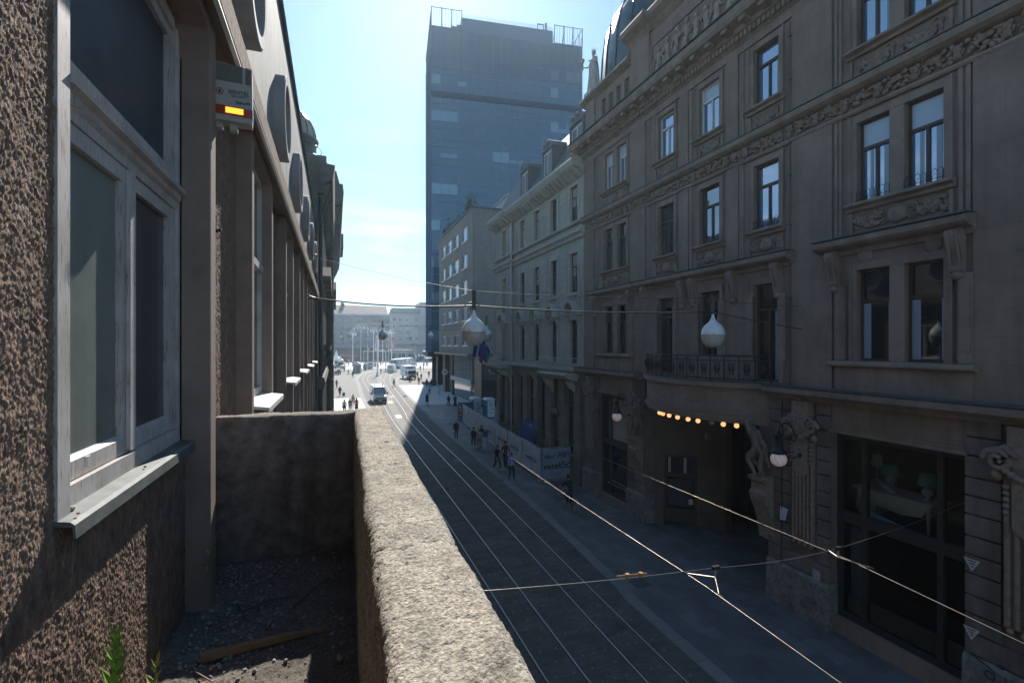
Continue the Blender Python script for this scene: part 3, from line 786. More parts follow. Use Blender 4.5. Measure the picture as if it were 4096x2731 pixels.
for y in (43.9, 47.5, 51.1, 54.7, 58.3, 61.9):
    o = window(pb, -.3, y - .7, y + .7, 8.6, 12.4, 1, m_dark, m_glass_dk, 11, 1, .08, .08)
    q = MB(); q.prism([(y - 1.2, 12.7), (y + 1.2, 12.7), (y + 1.2, 12.95), (y, 13.7), (y - 1.2, 12.95)], 'x', -.34, .1); q.build('surround', m_dkst2, o)
    window(pb, -.3, y - .7, y + .7, 14, 17, 1, m_dark, m_glass_dk, 16, 1, .08, .08)
    window(pb, -.3, y - .8, y + .8, .9, 5.4, 1, m_dark, m_glass_dk, 4.2, 1, .08, .08)
q = MB(); q.tube([(-.66, 25.9, 0), (-.66, 25.9, 15.6)], .1, 8); q.build('drainpipe', mat('blue_black_pipe', (.035, .04, .05), .5), pb)
# turret with a glazed dome
tp = Vector((-3.35, 42.5, 0))
q = MB(); q.box(tp.x - 2.3, tp.x + 2.15, tp.y - 2.2, tp.y + 2.2, 17, 21.7); q.prism([(tp.x - 2.6, 21.7), (tp.x + 2.4, 21.7), (tp.x + 2.75, 22.4), (tp.x + 2.75, 22.6), (tp.x - 2.9, 22.6), (tp.x - 2.9, 22.4)], 'y', tp.y - 2.7, tp.y + 2.7); q.build('turret_base', m_dkst2, pb)
q = MB(); q.lathe(tp, [(2.0, 22.6), (1.95, 24.2), (2.1, 24.3), (2.15, 24.5), (1.95, 24.6)], 24); q.build('turret_drum', m_copper, pb)
dome = [(1.93 * math.cos(g), 24.6 + 2.3 * math.sin(g)) for g in [k * math.pi / 2 / 8 for k in range(9)]]
q = MB(); q.lathe(tp, dome, 24); q.build('glass_dome', glass('amber_dome_glass', (.28, .25, .14), .25, 1.7), pb)
q = MB()
for k in range(16):
    g = 2 * math.pi * k / 16; q.tube([(tp.x + (r_ + .02) * math.cos(g), tp.y + (r_ + .02) * math.sin(g), z_ + .02) for r_, z_ in dome[:-1]], .04, 4)
for r_, z_ in (dome[3], dome[5]): q.tube([(tp.x + (r_ + .02) * math.cos(g), tp.y + (r_ + .02) * math.sin(g), z_) for g in [2 * math.pi * i / 24 for i in range(24)]], .04, 4, True, True)
for z_ in (23.1, 23.8): q.tube([(tp.x + 2.35 * math.cos(g), tp.y + 2.35 * math.sin(g), z_) for g in [2 * math.pi * i / 24 for i in range(24)]], .025, 4, True, True)
q.build('dome_ribs', m_dark, pb)
# ================================================================ RIGHT: the big brown house
X0 = 14.0
mbld = thing('brown_building', 'large brown ornate house on the right with fruit frieze, canopy portal and dome', 'building', (20, 16, 0))
YL, YR = 26.55, 1.0
bays = {'A': [(22.04, 22.88), (23.35, 24.19)], 'B': [(18.25, 19.36)], 'C': [(15.49, 16.63)], 'D': [(12.76, 13.82)], 'E': [(7.96, 8.85), (9.22, 10.11)], 'F': [(2.2, 3.3)]}
rows = {1: (16.87, 18.86), 2: (12.52, 14.78), 3: (8.06, 10.62)}
holes = []
for k, ws in bays.items():
    for (a, b) in ws:
        for r_, (z0, z1) in rows.items():
            zz = 7.26 if (r_ == 3 and k in 'BD') else z0
            holes.append((a, b, zz, z1))
q = MB(); holed(q, X0, YR, YL, 7.05, 19.3, holes, .32, -1)
q.box(X0 + .33, X0 + 10, YL - .02, YL, 0, 19.3)
q.box(X0 + 3, X0 + 10, YR, YL - .03, 7, 22.6)
q.build('wall', m_brown, mbld)
# raised plaster fields between the bays, leaving grooved strips beside them
q = MB()
fields = [(YL - .02, 25.34), (21.55, 20.37), (17.82, 17.28), (15.10, 14.52), (12.22, 10.85), (7.35, 3.8)]
for a, b in fields:
    q.box(X0 - .075, X0 - .002, b, a, 15.98, 19.12); q.box(X0 - .075, X0 - .002, b, a, 7.2 if b > 20.5 or b < 11.5 else 11.6, 15.12)
q.build('wall_field', m_brown, mbld)
q = MB()
for a, b in ((25.34, 24.9), (20.37, 19.95), (17.28, 17.02), (14.52, 14.26), (10.85, 10.52), (7.75, 7.36)):
    for k in range(2):
        y = b + (a - b) * (.25 + .4 * k)
        for z0, z1 in ((15.98, 19.1), (11.6, 15.1)): q.box(X0 - .045, X0 - .002, y - .045, y + .045, z0, z1)
q.build('grooved_strip', m_brown2, mbld)
# casings, sills, aprons with relief
seed = 0
for k, ws in bays.items():
    lo, hi = ws[0][0], ws[-1][1]
    cas = MB(); orn = MB(); si = MB()
    for r_, (z0, z1) in rows.items():
        zz = 7.26 if (r_ == 3 and k in 'BD') else z0
        cw = .2
        cas.box(X0 - .055, X0 + .002, lo - cw, lo, zz - .02, z1 + .2); cas.box(X0 - .055, X0 + .002, hi, hi + cw, zz - .02, z1 + .2)
        cas.box(X0 - .058, X0 + .002, lo, hi, z1, z1 + .2)
        cas.box(X0 - .09, X0 - .055, lo - cw, lo - cw + .05, zz - .02, z1 + .24); cas.box(X0 - .09, X0 - .055, hi + cw - .05, hi + cw, zz - .02, z1 + .24)
        if len(ws) == 2: cas.box(X0 - .05, X0 + .002, ws[0][1], ws[1][0], zz, z1)
        if r_ in (1, 2) and k != 'F':
            si.prism([(X0, z0), (X0 - .22, z0 - .02), (X0 - .25, z0 - .06), (X0 - .25, z0 - .1), (X0 - .13, z0 - .16), (X0 - .1, z0 - .24), (X0, z0 - .24)], 'y', lo - .27, hi + .27)
            ph = .58
            zt_, zb_ = z0 - .27, z0 - .27 - ph
            for ya, yb in ((lo - .2, lo - .12), (hi + .12, hi + .2)): cas.box(X0 - .07, X0, ya, yb, zb_ - .05, zt_)
            cas.box(X0 - .07, X0, lo - .12, hi + .12, zb_ - .05, zb_)
            seed += 1
            if r_ == 1:
                nseg = 1 if len(ws) == 1 else 2
                for s_ in range(nseg):
                    w_ = (hi - lo + .1) / nseg; y_ = lo - .05 + s_ * w_
                    garland(orn, X0 - .02, y_ + .1, y_ + w_ - .1, zb_ + .02, zt_ - .02, -1, seed)
            else:
                yc = (lo + hi) / 2
                orn.ball((X0 - .02, yc, (zb_ + zt_) / 2), (.11, .27, .24), 10, 6)
                for f_ in (-1, 1):
                    scroll(orn, X0 - .02, yc + f_ * .36, zt_ - .2, .13, -1, f_, .032); scroll(orn, X0 - .02, yc + f_ * .33, zb_ + .16, .11, -1, -f_, .028)
                    ornament(orn, X0 - .01, yc + f_ * .48, yc + f_ * ((hi - lo) / 2 + .08), zb_ + .06, zt_ - .04, -1, int(10 + 14 * (hi - lo)), .08, seed + f_)
        if r_ == 3 and k in 'AE':
            si.prism([(X0, z0), (X0 - .25, z0 - .03), (X0 - .28, z0 - .08), (X0 - .28, z0 - .14), (X0 - .16, z0 - .2), (X0, z0 - .2)], 'y', lo - .72, hi + .72)
            cas.box(X0 - .1, X0, lo - .62, hi + .62, 7.2, z0 - .2)
        if r_ == 3:
            m_ = .62 if k in 'AE' else .3
            for ya in (lo - m_, hi + m_ - .3):
                cas.box(X0 - .11, X0 + .001, ya, ya + .3, z0 if k in 'AE' else 8.0, 10.2); cas.box(X0 - .135, X0 - .11, ya + .05, ya + .25, (z0 if k in 'AE' else 8) + .3, 10.05)
    cas.build('window_casing', m_brown2, mbld); si.build('window_sill', m_brown2, mbld)
    if orn.v: orn.build('relief_panel', m_relief, mbld)
# hoods on consoles above row 3
for (ya, yb, cons) in ((25.75, 20.95, (25.1, 21.5)), (20.85, 12.15, (20.3, 17.6, 16.9, 12.75, 14.75)), (11.2, 7.3, (10.75, 7.65))):
    q = MB(); q.prism([(X0, 11.56), (X0 - .42, 11.52), (X0 - .46, 11.48), (X0 - .45, 11.36), (X0 - .38, 11.3), (X0 - .12, 11.22), (X0 - .08, 11.1), (X0, 11.1)], 'y', yb, ya); q.build('hood_ledge', m_brown2, mbld)
    q = MB(); q.box(X0 - .47, X0, yb - .01, ya + .01, 11.545, 11.575); q.build('zinc_flashing', m_slate, mbld)
    for yc in cons:
        q = MB(); w_ = .14
        q.prism([(X0, 10.2), (X0 - .1, 10.2), (X0 - .17, 10.3), (X0 - .15, 10.45), (X0 - .2, 10.7), (X0 - .33, 10.95), (X0 - .36, 11.15), (X0 - .3, 11.24), (X0, 11.24)], 'y', yc - w_, yc + w_, True)
        for f_ in (-.09, .09): q.tube([(X0 - .36 + .0, yc + f_, 11.1), (X0 - .25, yc + f_, 10.75), (X0 - .18, yc + f_, 10.4)], .035, 5)
        q.ball((X0 - .12, yc, 10.14), (.1, .13, .1), 8, 5); q.build('console', m_brown2, mbld)
q = MB()
for yc in (9.9, 8.2, 22.6, 23.6): 
    q.lathe((X0 - .02, yc, 11.0), [(.22, 0), (.2, .03), (.1, .045), (.0, .05)], 14, True, Matrix.Rotation(RAD(-90), 3, 'Y'))
q.build('rosette', m_brown2, mbld)
# fruit frieze
q = MB(); q.prism([(X0, 16.0), (X0 - .26, 15.96), (X0 - .28, 15.9), (X0 - .26, 15.78), (X0 - .16, 15.7), (X0 - .06, 15.66), (X0, 15.66)], 'y', YR, YL + .1)
q.prism([(X0, 15.2), (X0 - .1, 15.18), (X0 - .12, 15.12), (X0 - .08, 15.06), (X0, 15.06)], 'y', YR, YL + .05); q.build('frieze_ledge', m_brown2, mbld)
q = MB(); q.box(X0 - .29, X0, YR, YL + .11, 15.975, 16.0); q.build('zinc_flashing', m_slate, mbld)
q = MB(); rn = random.Random(5)
y = YL - .3; n_ = 0
while y > 5.2:
    # one motif: bearded mask, leaf, fruit pile
    x = X0 - .03; zc = 15.44
    q.ball((x - .04, y, zc + .05), (.09, .1, .13), 8, 6); q.ball((x - .13, y, zc + .03), (.03, .022, .05), 6, 4)
    for s_ in (-1, 1):
        q.ball((x - .1, y + s_ * .04, zc + .09), (.03, .03, .02), 6, 4); q.ball((x - .07, y + s_ * .08, zc + .12), (.05, .05, .06), 6, 4)
    for k in range(-2, 3): q.tube([(x - .09, y + k * .022, zc - .04), (x - .07, y + k * .04, zc - .2)], [.022, .012], 5)
    q.tube([(x - .07, y + .13 * math.cos(g), zc + .02 - .16 * math.sin(g)) for g in [i * .45 for i in range(8)]], .02, 5)
    for k in range(5):       # leaf
        g = (k - 2) * .5; q.ball((x - .05, y - .42 + .11 * math.sin(g), zc - .02 + .1 * math.cos(g)), (.04, .035, .11), 6, 4, Matrix.Rotation(-g, 3, 'X'))
    for k in range(30):
        yy = y - rn.uniform(.16, .82); zz = zc + rn.uniform(-.21, .19); r = rn.uniform(.03, .075)
        q.ball((x - rn.uniform(0, .05), yy, zz), (r, r, r * rn.uniform(.8, 1.1)), 7, 5)
    y -= .93; n_ += 1
q.build('fruit_frieze', m_relief, mbld)
# main cornice with dentils and modillions
q = MB(); XC = X0 - .82
q.prism([(X0, 20.5), (XC + .1, 20.42), (XC, 20.34), (XC + .03, 20.12), (XC + .09, 20.0), (X0 - .35, 19.9), (X0 - .33, 19.74), (X0 - .2, 19.7), (X0 - .2, 19.48), (X0 - .1, 19.4), (X0 - .08, 19.12), (X0, 19.12)], 'y', YR, YL + .75)
q.build('cornice', m_brown2, mbld)
q = MB(); q.box(XC - .01, X0, YR, YL + .76, 20.44, 20.47); q.build('zinc_flashing', m_slate, mbld)
q = MB()
for i in range(int((YL - 4.5) / .2)): y = 4.5 + i * .2; q.box(X0 - .3, X0 - .2, y, y + .12, 19.5, 19.7)
q.build('dentil', m_brown2, mbld)
for i in range(26):
    y = 5.0 + i * .86
    q = MB(); q.prism([(X0 - .33, 19.78), (XC + .16, 19.84), (XC + .16, 20.0), (X0 - .33, 19.96)], 'y', y, y + .3); q.build('modillion', m_brown2, mbld)
# attic storey
q = MB()
XA = X0 + .12
holed(q, XA, 21.65, YL, 20.4, 22.8, [(24.8 - k * .78 - .42, 24.8 - k * .78, 20.75, 22.2) for k in range(4)], .4, -1)
q.box(XA + .41, XA + .45, 21.65, YL, 20.4, 22.8); q.box(XA - .1, XA + .4, 25.5, YL, 20.4, 22.8)
q.box(XA - .12, XA + 3, 20.15, 21.65, 20.4, 23.4)
q.box(XA + .02, XA + 3, YR, 20.15, 20.4, 23.6)
q.prism([(20.15, 20.7), (20.15, 22.6), (20.0, 22.6), (20.0, 20.7)], 'x', XA - .08, XA + .02)
q.box(XA - .05, XA + .02, YR, 20.0, 22.5, 22.62); q.box(XA - .05, XA + .02, YR, 20.0, 20.6, 20.72)
q.build('attic_wall', m_brown, mbld)
q = MB()
q.prism([(XA + .4, 23.05), (XA - .32, 23.0), (XA - .36, 22.86), (XA - .12, 22.7), (XA, 22.62), (XA + .4, 22.62)], 'y', 21.66, YL + .35)
q.prism([(XA + 3, 24.3), (XA - .62, 24.1), (XA - .7, 23.95), (XA - .66, 23.72), (XA - .3, 23.55), (XA - .12, 23.3), (XA + .5, 23.3)], 'y', 19.9, 21.8)
q.prism([(XA + 3, 24.3), (XA - .42, 24.1), (XA - .5, 23.95), (XA - .46, 23.72), (XA - .2, 23.55), (XA, 23.3), (XA + .5, 23.3)], 'y', YR, 19.9)
q.build('attic_cornice', m_brown2, mbld)
q = MB(); q.box(XA + .03, XA + .06, 7.5, 19.85, 20.75, 22.45); 
rn = random.Random(9); y = 19.5
while y > 8:
    h = rn.uniform(1.15, 1.5); lean = rn.uniform(-.15, .15); xb = XA - .01; z0 = 20.8
    q.ball((xb - .05, y + lean, z0 + h), (.09, .1, .13), 8, 6)
    q.ball((xb - .03, y + lean * .7, z0 + h * .72), (.1, .16, .27), 8, 6, Matrix.Rotation(lean, 3, 'X'))
    q.ball((xb - .02, y, z0 + h * .45), (.1, .15, .2), 8, 6)
    for s_ in (-1, 1):
        ft = y + s_ * rn.uniform(.05, .28)
        q.tube([(xb - .03, y + s_ * .07, z0 + h * .42), (xb - .06, (y + ft) / 2 + s_ * .1, z0 + h * .22), (xb - .02, ft, z0)], [.09, .075, .05], 6)
        hy, hz = y + s_ * rn.uniform(.25, .5), z0 + h * rn.uniform(.45, 1.1)
        q.tube([(xb - .03, y + lean * .8 + s_ * .15, z0 + h * .85), (xb - .07, (y + hy) / 2 + s_ * .08, z0 + h * .68), (xb - .03, hy, hz)], [.06, .05, .035], 6)
    for k in range(4): q.tube([(xb - .02, y + rn.uniform(-.2, .2), z0 + h * .6), (xb - .03, y + rn.uniform(-.3, .3), z0 + .3), (xb - .01, y + rn.uniform(-.35, .35), z0 + .02)], .03, 5)
    y -= rn.uniform(.5, .72)
q.build('figure_relief', mat('attic_relief_stone', (.37, .29, .235), .85, .1, 4, dirt=.2, dscale=3), mbld)
# dome
DC = Vector((21.0, 24.0, 0))
dp = [(6.6, 21.5), (6.5, 23.0), (6.45, 24.2), (6.36, 25.6), (6.2, 26.8), (5.86, 27.6), (5.2, 28.6), (4.2, 29.9), (3.0, 31.0), (1.6, 31.9), (.3, 32.3)]
q = MB(); q.lathe(DC, dp, 48); q.build('dome', m_copper, mbld)
q = MB()
for k in range(32):
    g = 2 * math.pi * k / 32; q.tube([(DC.x + (r_ + .01) * math.cos(g), DC.y + (r_ + .01) * math.sin(g), z_ + .01) for r_, z_ in dp], .05, 4)
q.build('dome_seam', m_copper, mbld)
# windows
frame_dark = {('A', 2), ('B', 2), ('C', 2), ('D', 2), ('D', 1), ('E', 1), ('E', 2)}
for k, ws in bays.items():
    if k == 'F': continue
    for i, (a, b) in enumerate(ws):
        for r_, (z0, z1) in rows.items():
            zz = 7.26 if (r_ == 3 and k in 'BD') else z0
            fm = m_brownframe if (r_ == 3 or (k, r_) in frame_dark) else m_whiteframe
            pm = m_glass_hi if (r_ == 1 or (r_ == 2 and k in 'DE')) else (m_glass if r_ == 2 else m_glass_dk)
            tr = {1: 18.26, 2: 14.03, 3: 9.74}[r_]
            kw = {}
            if r_ == 1: kw['curtain'] = [(.06, .22)] if k in 'BCDE' else None
            if r_ == 2 and k == 'E': kw.update(blind=.29, bm=m_blind, curtain=[(.16, .3), (.62, .72)])
            if r_ == 1 and (k == 'A' or k == 'C'): kw.update(blind=.24, bm=m_blind)
            if r_ == 2 and k == 'A': kw['curtain'] = [(.3, .42)]
            if r_ == 3: kw['curtain'] = [(.08, .17), (.7, .95)] if k == 'E' else [(.1, .3)]
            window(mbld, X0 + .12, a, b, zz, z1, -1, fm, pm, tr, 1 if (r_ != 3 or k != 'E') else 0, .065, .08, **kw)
# little window guards
for (a, b) in bays['E'] + bays['D']:
    q = MB(); z0 = 12.53; xg = X0 - .06
    q.tube([(xg + .2, a - .02, z0 + .08), (xg, a - .02, z0 + .08), (xg, b + .02, z0 + .08), (xg + .2, b + .02, z0 + .08)], .009, 4)
    for i in range(8):
        y = a + (b - a) * i / 7; q.tube([(xg, y, z0), (xg, y, z0 + .27)], .008, 4)
        if i < 7:
            y2 = a + (b - a) * (i + 1) / 7; q.tube([(xg, y, z0 + .25), (xg, (y + y2) / 2, z0 + .33), (xg, y2, z0 + .25)], .008, 4)
    q.build('window_guard', m_dark, mbld)
q = MB(); q.tube([(X0 - .1, 12.28, 7.2), (X0 - .1, 12.28, 11.2)], .02, 5); q.tube([(X0 - .1, 12.28, 11.6), (X0 - .1, 12.28, 19)], .02, 5)
for z in (8.5, 10, 12.4, 14, 17.1, 18.5): q.box(X0 - .13, X0 - .05, 12.22, 12.34, z, z + .03)
q.build('conductor_rod', m_slate, mbld)
# ---------------- ground floor
q = MB(); q.prism([(X0, 7.2), (X0 - .5, 7.16), (X0 - .55, 7.12), (X0 - .54, 6.98), (X0 - .42, 6.9), (X0 - .2, 6.86), (X0 - .16, 6.76), (X0, 6.76)], 'y', YR, 13.0)
q.prism([(X0, 7.2), (X0 - .5, 7.16), (X0 - .55, 7.12), (X0 - .54, 6.98), (X0 - .42, 6.9), (X0 - .2, 6.86), (X0 - .16, 6.76), (X0, 6.76)], 'y', 20.6, YL + .45)
q.build('ground_floor_cornice', m_brown2, mbld)
q = MB(); q.box(X0 - .56, X0, YR, 13, 7.175, 7.21); q.box(X0 - .56, X0, 20.6, YL + .46, 7.175, 7.21); q.build('zinc_flashing', m_slate, mbld)
shopA = (21.85, 24.8, .35, 5.85); shopE = (7.5, 10.88, .45, 5.9)
q = MB(); q.box(X0, X0 + .4, shopA[0], YL, 5.85, 7.05)
holed(q, X0, YR, 13.05, 5.9, 7.05, [], .4, -1)
q.box(X0, X0 + .5, shopE[0], shopE[1], 0, .44); q.box(X0 - .05, X0 + .5, shopA[0], shopA[1], 0, .34)
for z0, z1, e in ((5.92, 6.02, .1), (6.02, 6.1, .05)):
    q.box(X0 - e, X0, shopE[0] - .05, shopE[1] + .05, z0, z1); q.box(X0 - e, X0, shopA[0] - .05, shopA[1] + .05, z0 - .05, z1 - .05)
q.build('shopfront_lintel', m_brown, mbld)
def pier(ya, yb, oy0, oy1, zo, name='pier'):
    """rusticated pier between ya<yb with a volute-capped fluted strip oy0..oy1"""
    q = MB(); q.box(X0 - .03, X0 + .55, ya, yb, 1.35, 6.8)
    z = 1.4; k = 0
    while z < 6.5:
        h = .43 if k % 3 else .5
        q.box(X0 - .13, X0 - .02, ya, oy0 - .06, z, z + h - .05); q.box(X0 - .13, X0 - .02, oy1 + .06, yb, z, z + h - .05)
        if z < zo - .6: q.box(X0 - .13, X0 - .02, oy0 - .06, oy1 + .06, z, z + h - .05)
        z += h; k += 1
    p_ = q.build(name, m_rust, mbld)
    q = MB()
    n = 14
    for i in range(n + 1):
        for j in range(5): pass
    q.prism([(X0 - .24, 0), (X0 - .2, 1.25), (X0 - .14, 1.36), (X0 + .5, 1.36), (X0 + .5, 0)], 'y', ya - .02, yb + .02); q.build('plinth', m_plinth, p_)
    q = MB(); yc = (oy0 + oy1) / 2; hw_ = (oy1 - oy0) / 2
    q.box(X0 - .16, X0 - .02, oy0, oy1, zo, 6.2)
    for i in range(6):
        y = oy0 + (i + .5) * (oy1 - oy0) / 6; q.tube([(X0 - .17, y, zo + .05), (X0 - .17, y, 5.3)], hw_ * .13, 6)
    q.prism([(yc - hw_ * .62, 4.55), (yc - hw_ * .35, 4.42), (yc, 4.36), (yc + hw_ * .35, 4.42), (yc + hw_ * .62, 4.55), (yc + hw_ * .62, 6.0), (yc - hw_ * .62, 6.0)], 'x', X0 - .27, X0 - .15)
    q.box(X0 - .3, X0 - .02, yc - hw_ * .75, yc + hw_ * .75, 5.85, 6.75)
    for f_ in (-1, 1):
        scroll(q, X0 - .26, yc + f_ * hw_ * 1.05, 5.98, hw_ * .52, -1, f_, hw_ * .17)
        q.tube([(X0 - .3, yc + f_ * hw_ * 1.2, 6.15), (X0 - .33, yc + f_ * hw_ * .8, 6.3), (X0 - .3, yc + f_ * hw_ * .4, 6.1)], hw_ * .14, 6)
        for j in range(5): q.ball((X0 - .22, yc + f_ * hw_ * .83, 5.42 - j * .14), (.07, .075, .065), 7, 5)
        q.ball((X0 - .24, yc + f_ * hw_ * 1.15, 5.65), (.09, .12, .12), 7, 5)
    for j in range(9):
        t = j / 8; q.ball((X0 - .33, yc + hw_ * (.75 - 1.5 * t), 5.78 - .16 * math.sin(t * math.pi)), (.07, .09, .08), 7, 5)
    for j in range(4): q.ball((X0 - .17, oy0 + (j + .5) * (oy1 - oy0) / 4, zo - .06), (.07, .07, .08), 7, 5)
    q.build('volute_pilaster', m_relief, p_)
pier(24.82, 26.5, 25.35, 26.1, 2.55)
pier(20.3, 21.83, 21.0, 21.65, 2.55)
pier(10.9, 13.1, 11.35, 12.15, 2.35)
pier(3.6, 7.48, 5.75, 6.75, 2.35)
q = MB(); q.box(X0 + .05, X0 + .5, YR, 3.6, 0, 7.05); q.build('wall', m_brown, mbld)
# shop E
sf = MB(); a, b, c, d = shopE; xs = X0 + .3
for y in (a, b - .12, a + .62, b - .85): sf.box(xs - .08, xs + .08, y, y + .14, c, d)
sf.box(xs - .06, xs + .06, a, b, d - .16, d); sf.box(xs - .1, xs + .1, a, b, 3.3, 3.62); sf.box(xs - .07, xs + .07, a, b, c, c + .16)
sfo = sf.build('shop_window', m_black, mbld)
q = MB(); q.box(xs, xs + .012, a + .13, b - .12, 3.62, d - .16); q.box(xs, xs + .012, a + .13, b - .12, c + .16, 3.3); q.build('pane', m_clear, sfo)
q = MB(); q.box(xs + 3.2, xs + 3.3, a - .5, b + .5, 0, 6); q.box(xs + .5, xs + 3.2, a - .5, a - .4, 0, 6); q.box(xs + .5, xs + 3.2, b + .4, b + .5, 0, 6); q.box(xs + .12, xs + 3.2, a - .4, b + .4, 5.95, 6.05); q.box(xs + .12, xs + 3.2, a - .4, b + .4, .2, .3)
q.box(xs + .12, xs + 2.6, a, b, 3.2, 3.34)
q.build('shop_interior', m_darkin, mbld)
q = MB(); q.box(xs + .1, xs + .16, a + .15, b - .2, .62, 1.15)
for i in range(24):
    y = a + .2 + i * (b - a - .45) / 23; q.box(xs + .085, xs + .1, y, y + .05, .68, 1.05)
q.build('radiator_grille', mat('dull_beige_metal', (.15, .135, .11), .7, .1, 4), mbld)
q = MB(); q.box(xs + .2, xs + .26, b - .65, b - .2, .7, 3.1); q.build('display_panel', mat('grey_blue_board', (.16, .18, .2), .6), mbld)
# shop A
sf = MB(); a, b, c, d = shopA; xs2 = X0 + .25
for y in (a, b - .12, a + .95 + 1.05): sf.box(xs2 - .08, xs2 + .08, y, y + .13, c, d)
sf.box(xs2 - .06, xs2 + .06, a, b, d - .16, d); sf.box(xs2 - .1, xs2 + .1, a, b, 3.05, 3.35); sf.box(xs2 - .07, xs2 + .07, a, b, c, c + .14)
sfo = sf.build('shop_window', m_black, mbld)
q = MB(); q.box(xs2, xs2 + .012, a + .13, b - .12, 3.35, d - .16); q.box(xs2, xs2 + .012, a + .13, b - .12, c + .14, 3.05); q.build('pane', m_shop, sfo)
q = MB(); q.box(xs2 - .012, xs2 - .004, a + .2, a + 2.0, 3.4, d - .25); q.build('pale_screen', mat('grey_green_screen', (.11, .12, .10), .2, .15, 2, spec=.7), sfo)
text('lettering', 'Zdravim odlukama\nmijenjamo svijet na bolje', .2, (xs2 - .006, 23.3, 1.05), (0, -1, 0), (0, 0, 1), mat('pale_lettering', (.22, .25, .27)), sfo)
text('lettering', 'supernatural', .15, (xs2 - .006, 22.9, 2.0), (0, -1, 0), (0, 0, 1), m_ink, sfo)
# portal
q = MB()
def wallseg(p, r, z0, z1, t=.25):
    p = Vector((*p, 0)); r = Vector((*r, 0)); dv = (r - p).normalized(); nn = Vector((-dv.y, dv.x, 0)) * t
    vs = [p, r, r + nn, p + nn]
    q.add([(v.x, v.y, z) for z in (z0, z1) for v in vs], [(0, 1, 5, 4), (1, 2, 6, 5), (2, 3, 7, 6), (3, 0, 4, 7), (4, 5, 6, 7), (0, 3, 2, 1)])
P0, P1, P2, P3 = (14.35, 20.3), (14.75, 20.02), (15.95, 19.1), (16.75, 18.45)
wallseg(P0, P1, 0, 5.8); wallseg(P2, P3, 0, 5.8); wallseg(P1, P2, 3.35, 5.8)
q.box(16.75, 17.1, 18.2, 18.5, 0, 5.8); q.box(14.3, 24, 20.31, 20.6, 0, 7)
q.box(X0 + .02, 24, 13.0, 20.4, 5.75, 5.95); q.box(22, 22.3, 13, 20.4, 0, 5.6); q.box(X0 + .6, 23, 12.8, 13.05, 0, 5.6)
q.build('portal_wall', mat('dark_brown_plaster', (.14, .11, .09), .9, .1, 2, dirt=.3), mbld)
q = MB(); wallseg((14.32, 20.36), (14.73, 20.07), 0, 1.5, .3); wallseg((15.97, 19.16), (16.77, 18.5), 0, 1.5, .3); q.build('portal_plinth', m_plinth, mbld)
dvv = (Vector((*P2, 0)) - Vector((*P1, 0))); du = dvv.normalized(); nin = Vector((-du.y, du.x, 0))
def onportal(s, z, off=0): p = Vector((*P1, 0)) + du * s + nin * (.12 - off); return (p.x, p.y, z)
Lp = dvv.length
def pbox(mb, s0, s1, z0, z1, o0, o1):
    vs = [onportal(s, z, o) for s in (s0, s1) for o in (o0, o1) for z in (z0, z1)]
    mb.add(vs, [(0, 1, 3, 2), (4, 6, 7, 5), (0, 4, 5, 1), (2, 3, 7, 6), (0, 2, 6, 4), (1, 5, 7, 3)])
q = MB()
for s0, s1 in ((.02, .14), (Lp - .14, Lp - .02)): pbox(q, s0, s1, .1, 3.34, -.05, .05)
pbox(q, .14, Lp - .14, 3.2, 3.34, -.05, .05); pbox(q, .14, Lp - .14, 2.28, 2.42, -.05, .05); pbox(q, .14, Lp - .14, .1, .75, -.04, .03)
door = q.build('door', m_brownframe, mbld)
q = MB(); pbox(q, .14, Lp - .14, .75, 2.28, -.01, .01); pbox(q, .14, Lp - .14, 2.42, 3.2, -.01, .01); q.build('pane', m_shop, door)
q = MB(); pbox(q, .2, .32, 2.46, 3.18, .012, .02); pbox(q, Lp - .62, Lp - .48, 2.46, 3.18, .012, .02); q.build('pale_curtain', mat('curtain_cloth', (.42, .38, .3), .8), door)
q = MB(); pbox(q, .2, Lp - .25, .9, 2.15, .012, .018); q.build('poster', mat('dark_blue_poster', (.03, .045, .06), .4), door)
q = MB(); pbox(q, Lp - .4, Lp - .2, 1.0, 1.25, .02, .026); q.build('notice', mat('paper', (.5, .5, .48)), door)
q = MB(); q.obox((16.2, 18.7, 4.3), (.22, .2, .3)); q.build('wall_lamp', mat('grey_plastic', (.34, .33, .31)), mbld)
q = MB(); q.box(19.0, 19.1, 13.1, 20.2, .0, 5.5)
for i in range(18): y = 13.3 + i * .38; q.box(18.93, 19.0, y, y + .06, .1, 4.6)
q.build('gate', m_black, mbld)
# canopy: arc in plan
chord0, chord1 = 13.05, 20.25; ymid = (chord0 + chord1) / 2; half = (chord1 - chord0) / 2; sag = 1.3
Rc = (half * half + sag * sag) / (2 * sag); xc = X0 - sag + Rc
def arc(off, n=36, ex=0):
    r_ = Rc + off; out = []
    th = math.asin(min(1, (half + ex) / r_))
    for i in range(n + 1):
        g = -th + 2 * th * i / n; out.append((xc - r_ * math.cos(g), ymid + r_ * math.sin(g)))
    return out
def band(mb, o0, z0, o1, z1, smooth=True):
    A_, B_ = arc(o0), arc(o1); n = len(A_)
    mb.add([(x, y, z0) for x, y in A_] + [(x, y, z1) for x, y in B_], [(i, i + 1, n + i + 1, n + i) for i in range(n - 1)], smooth)
def arcslab(mb, off, z0, z1):
    A_ = arc(off); poly = A_ + [(X0 + .4, chord1), (X0 + .4, chord0)]
    mb.prism(poly, 'z', z0, z1)
q = MB(); arcslab(q, 0, 5.99, 7.0); arcslab(q, .16, 7.0, 7.18); arcslab(q, .08, 5.86, 6.0); arcslab(q, .03, 5.74, 5.87)
for z, o in ((6.04, .05), (6.14, .025), (5.9, .11)):
    band(q, o, z, o, z + .06)
q.build('canopy', m_brown, mbld)
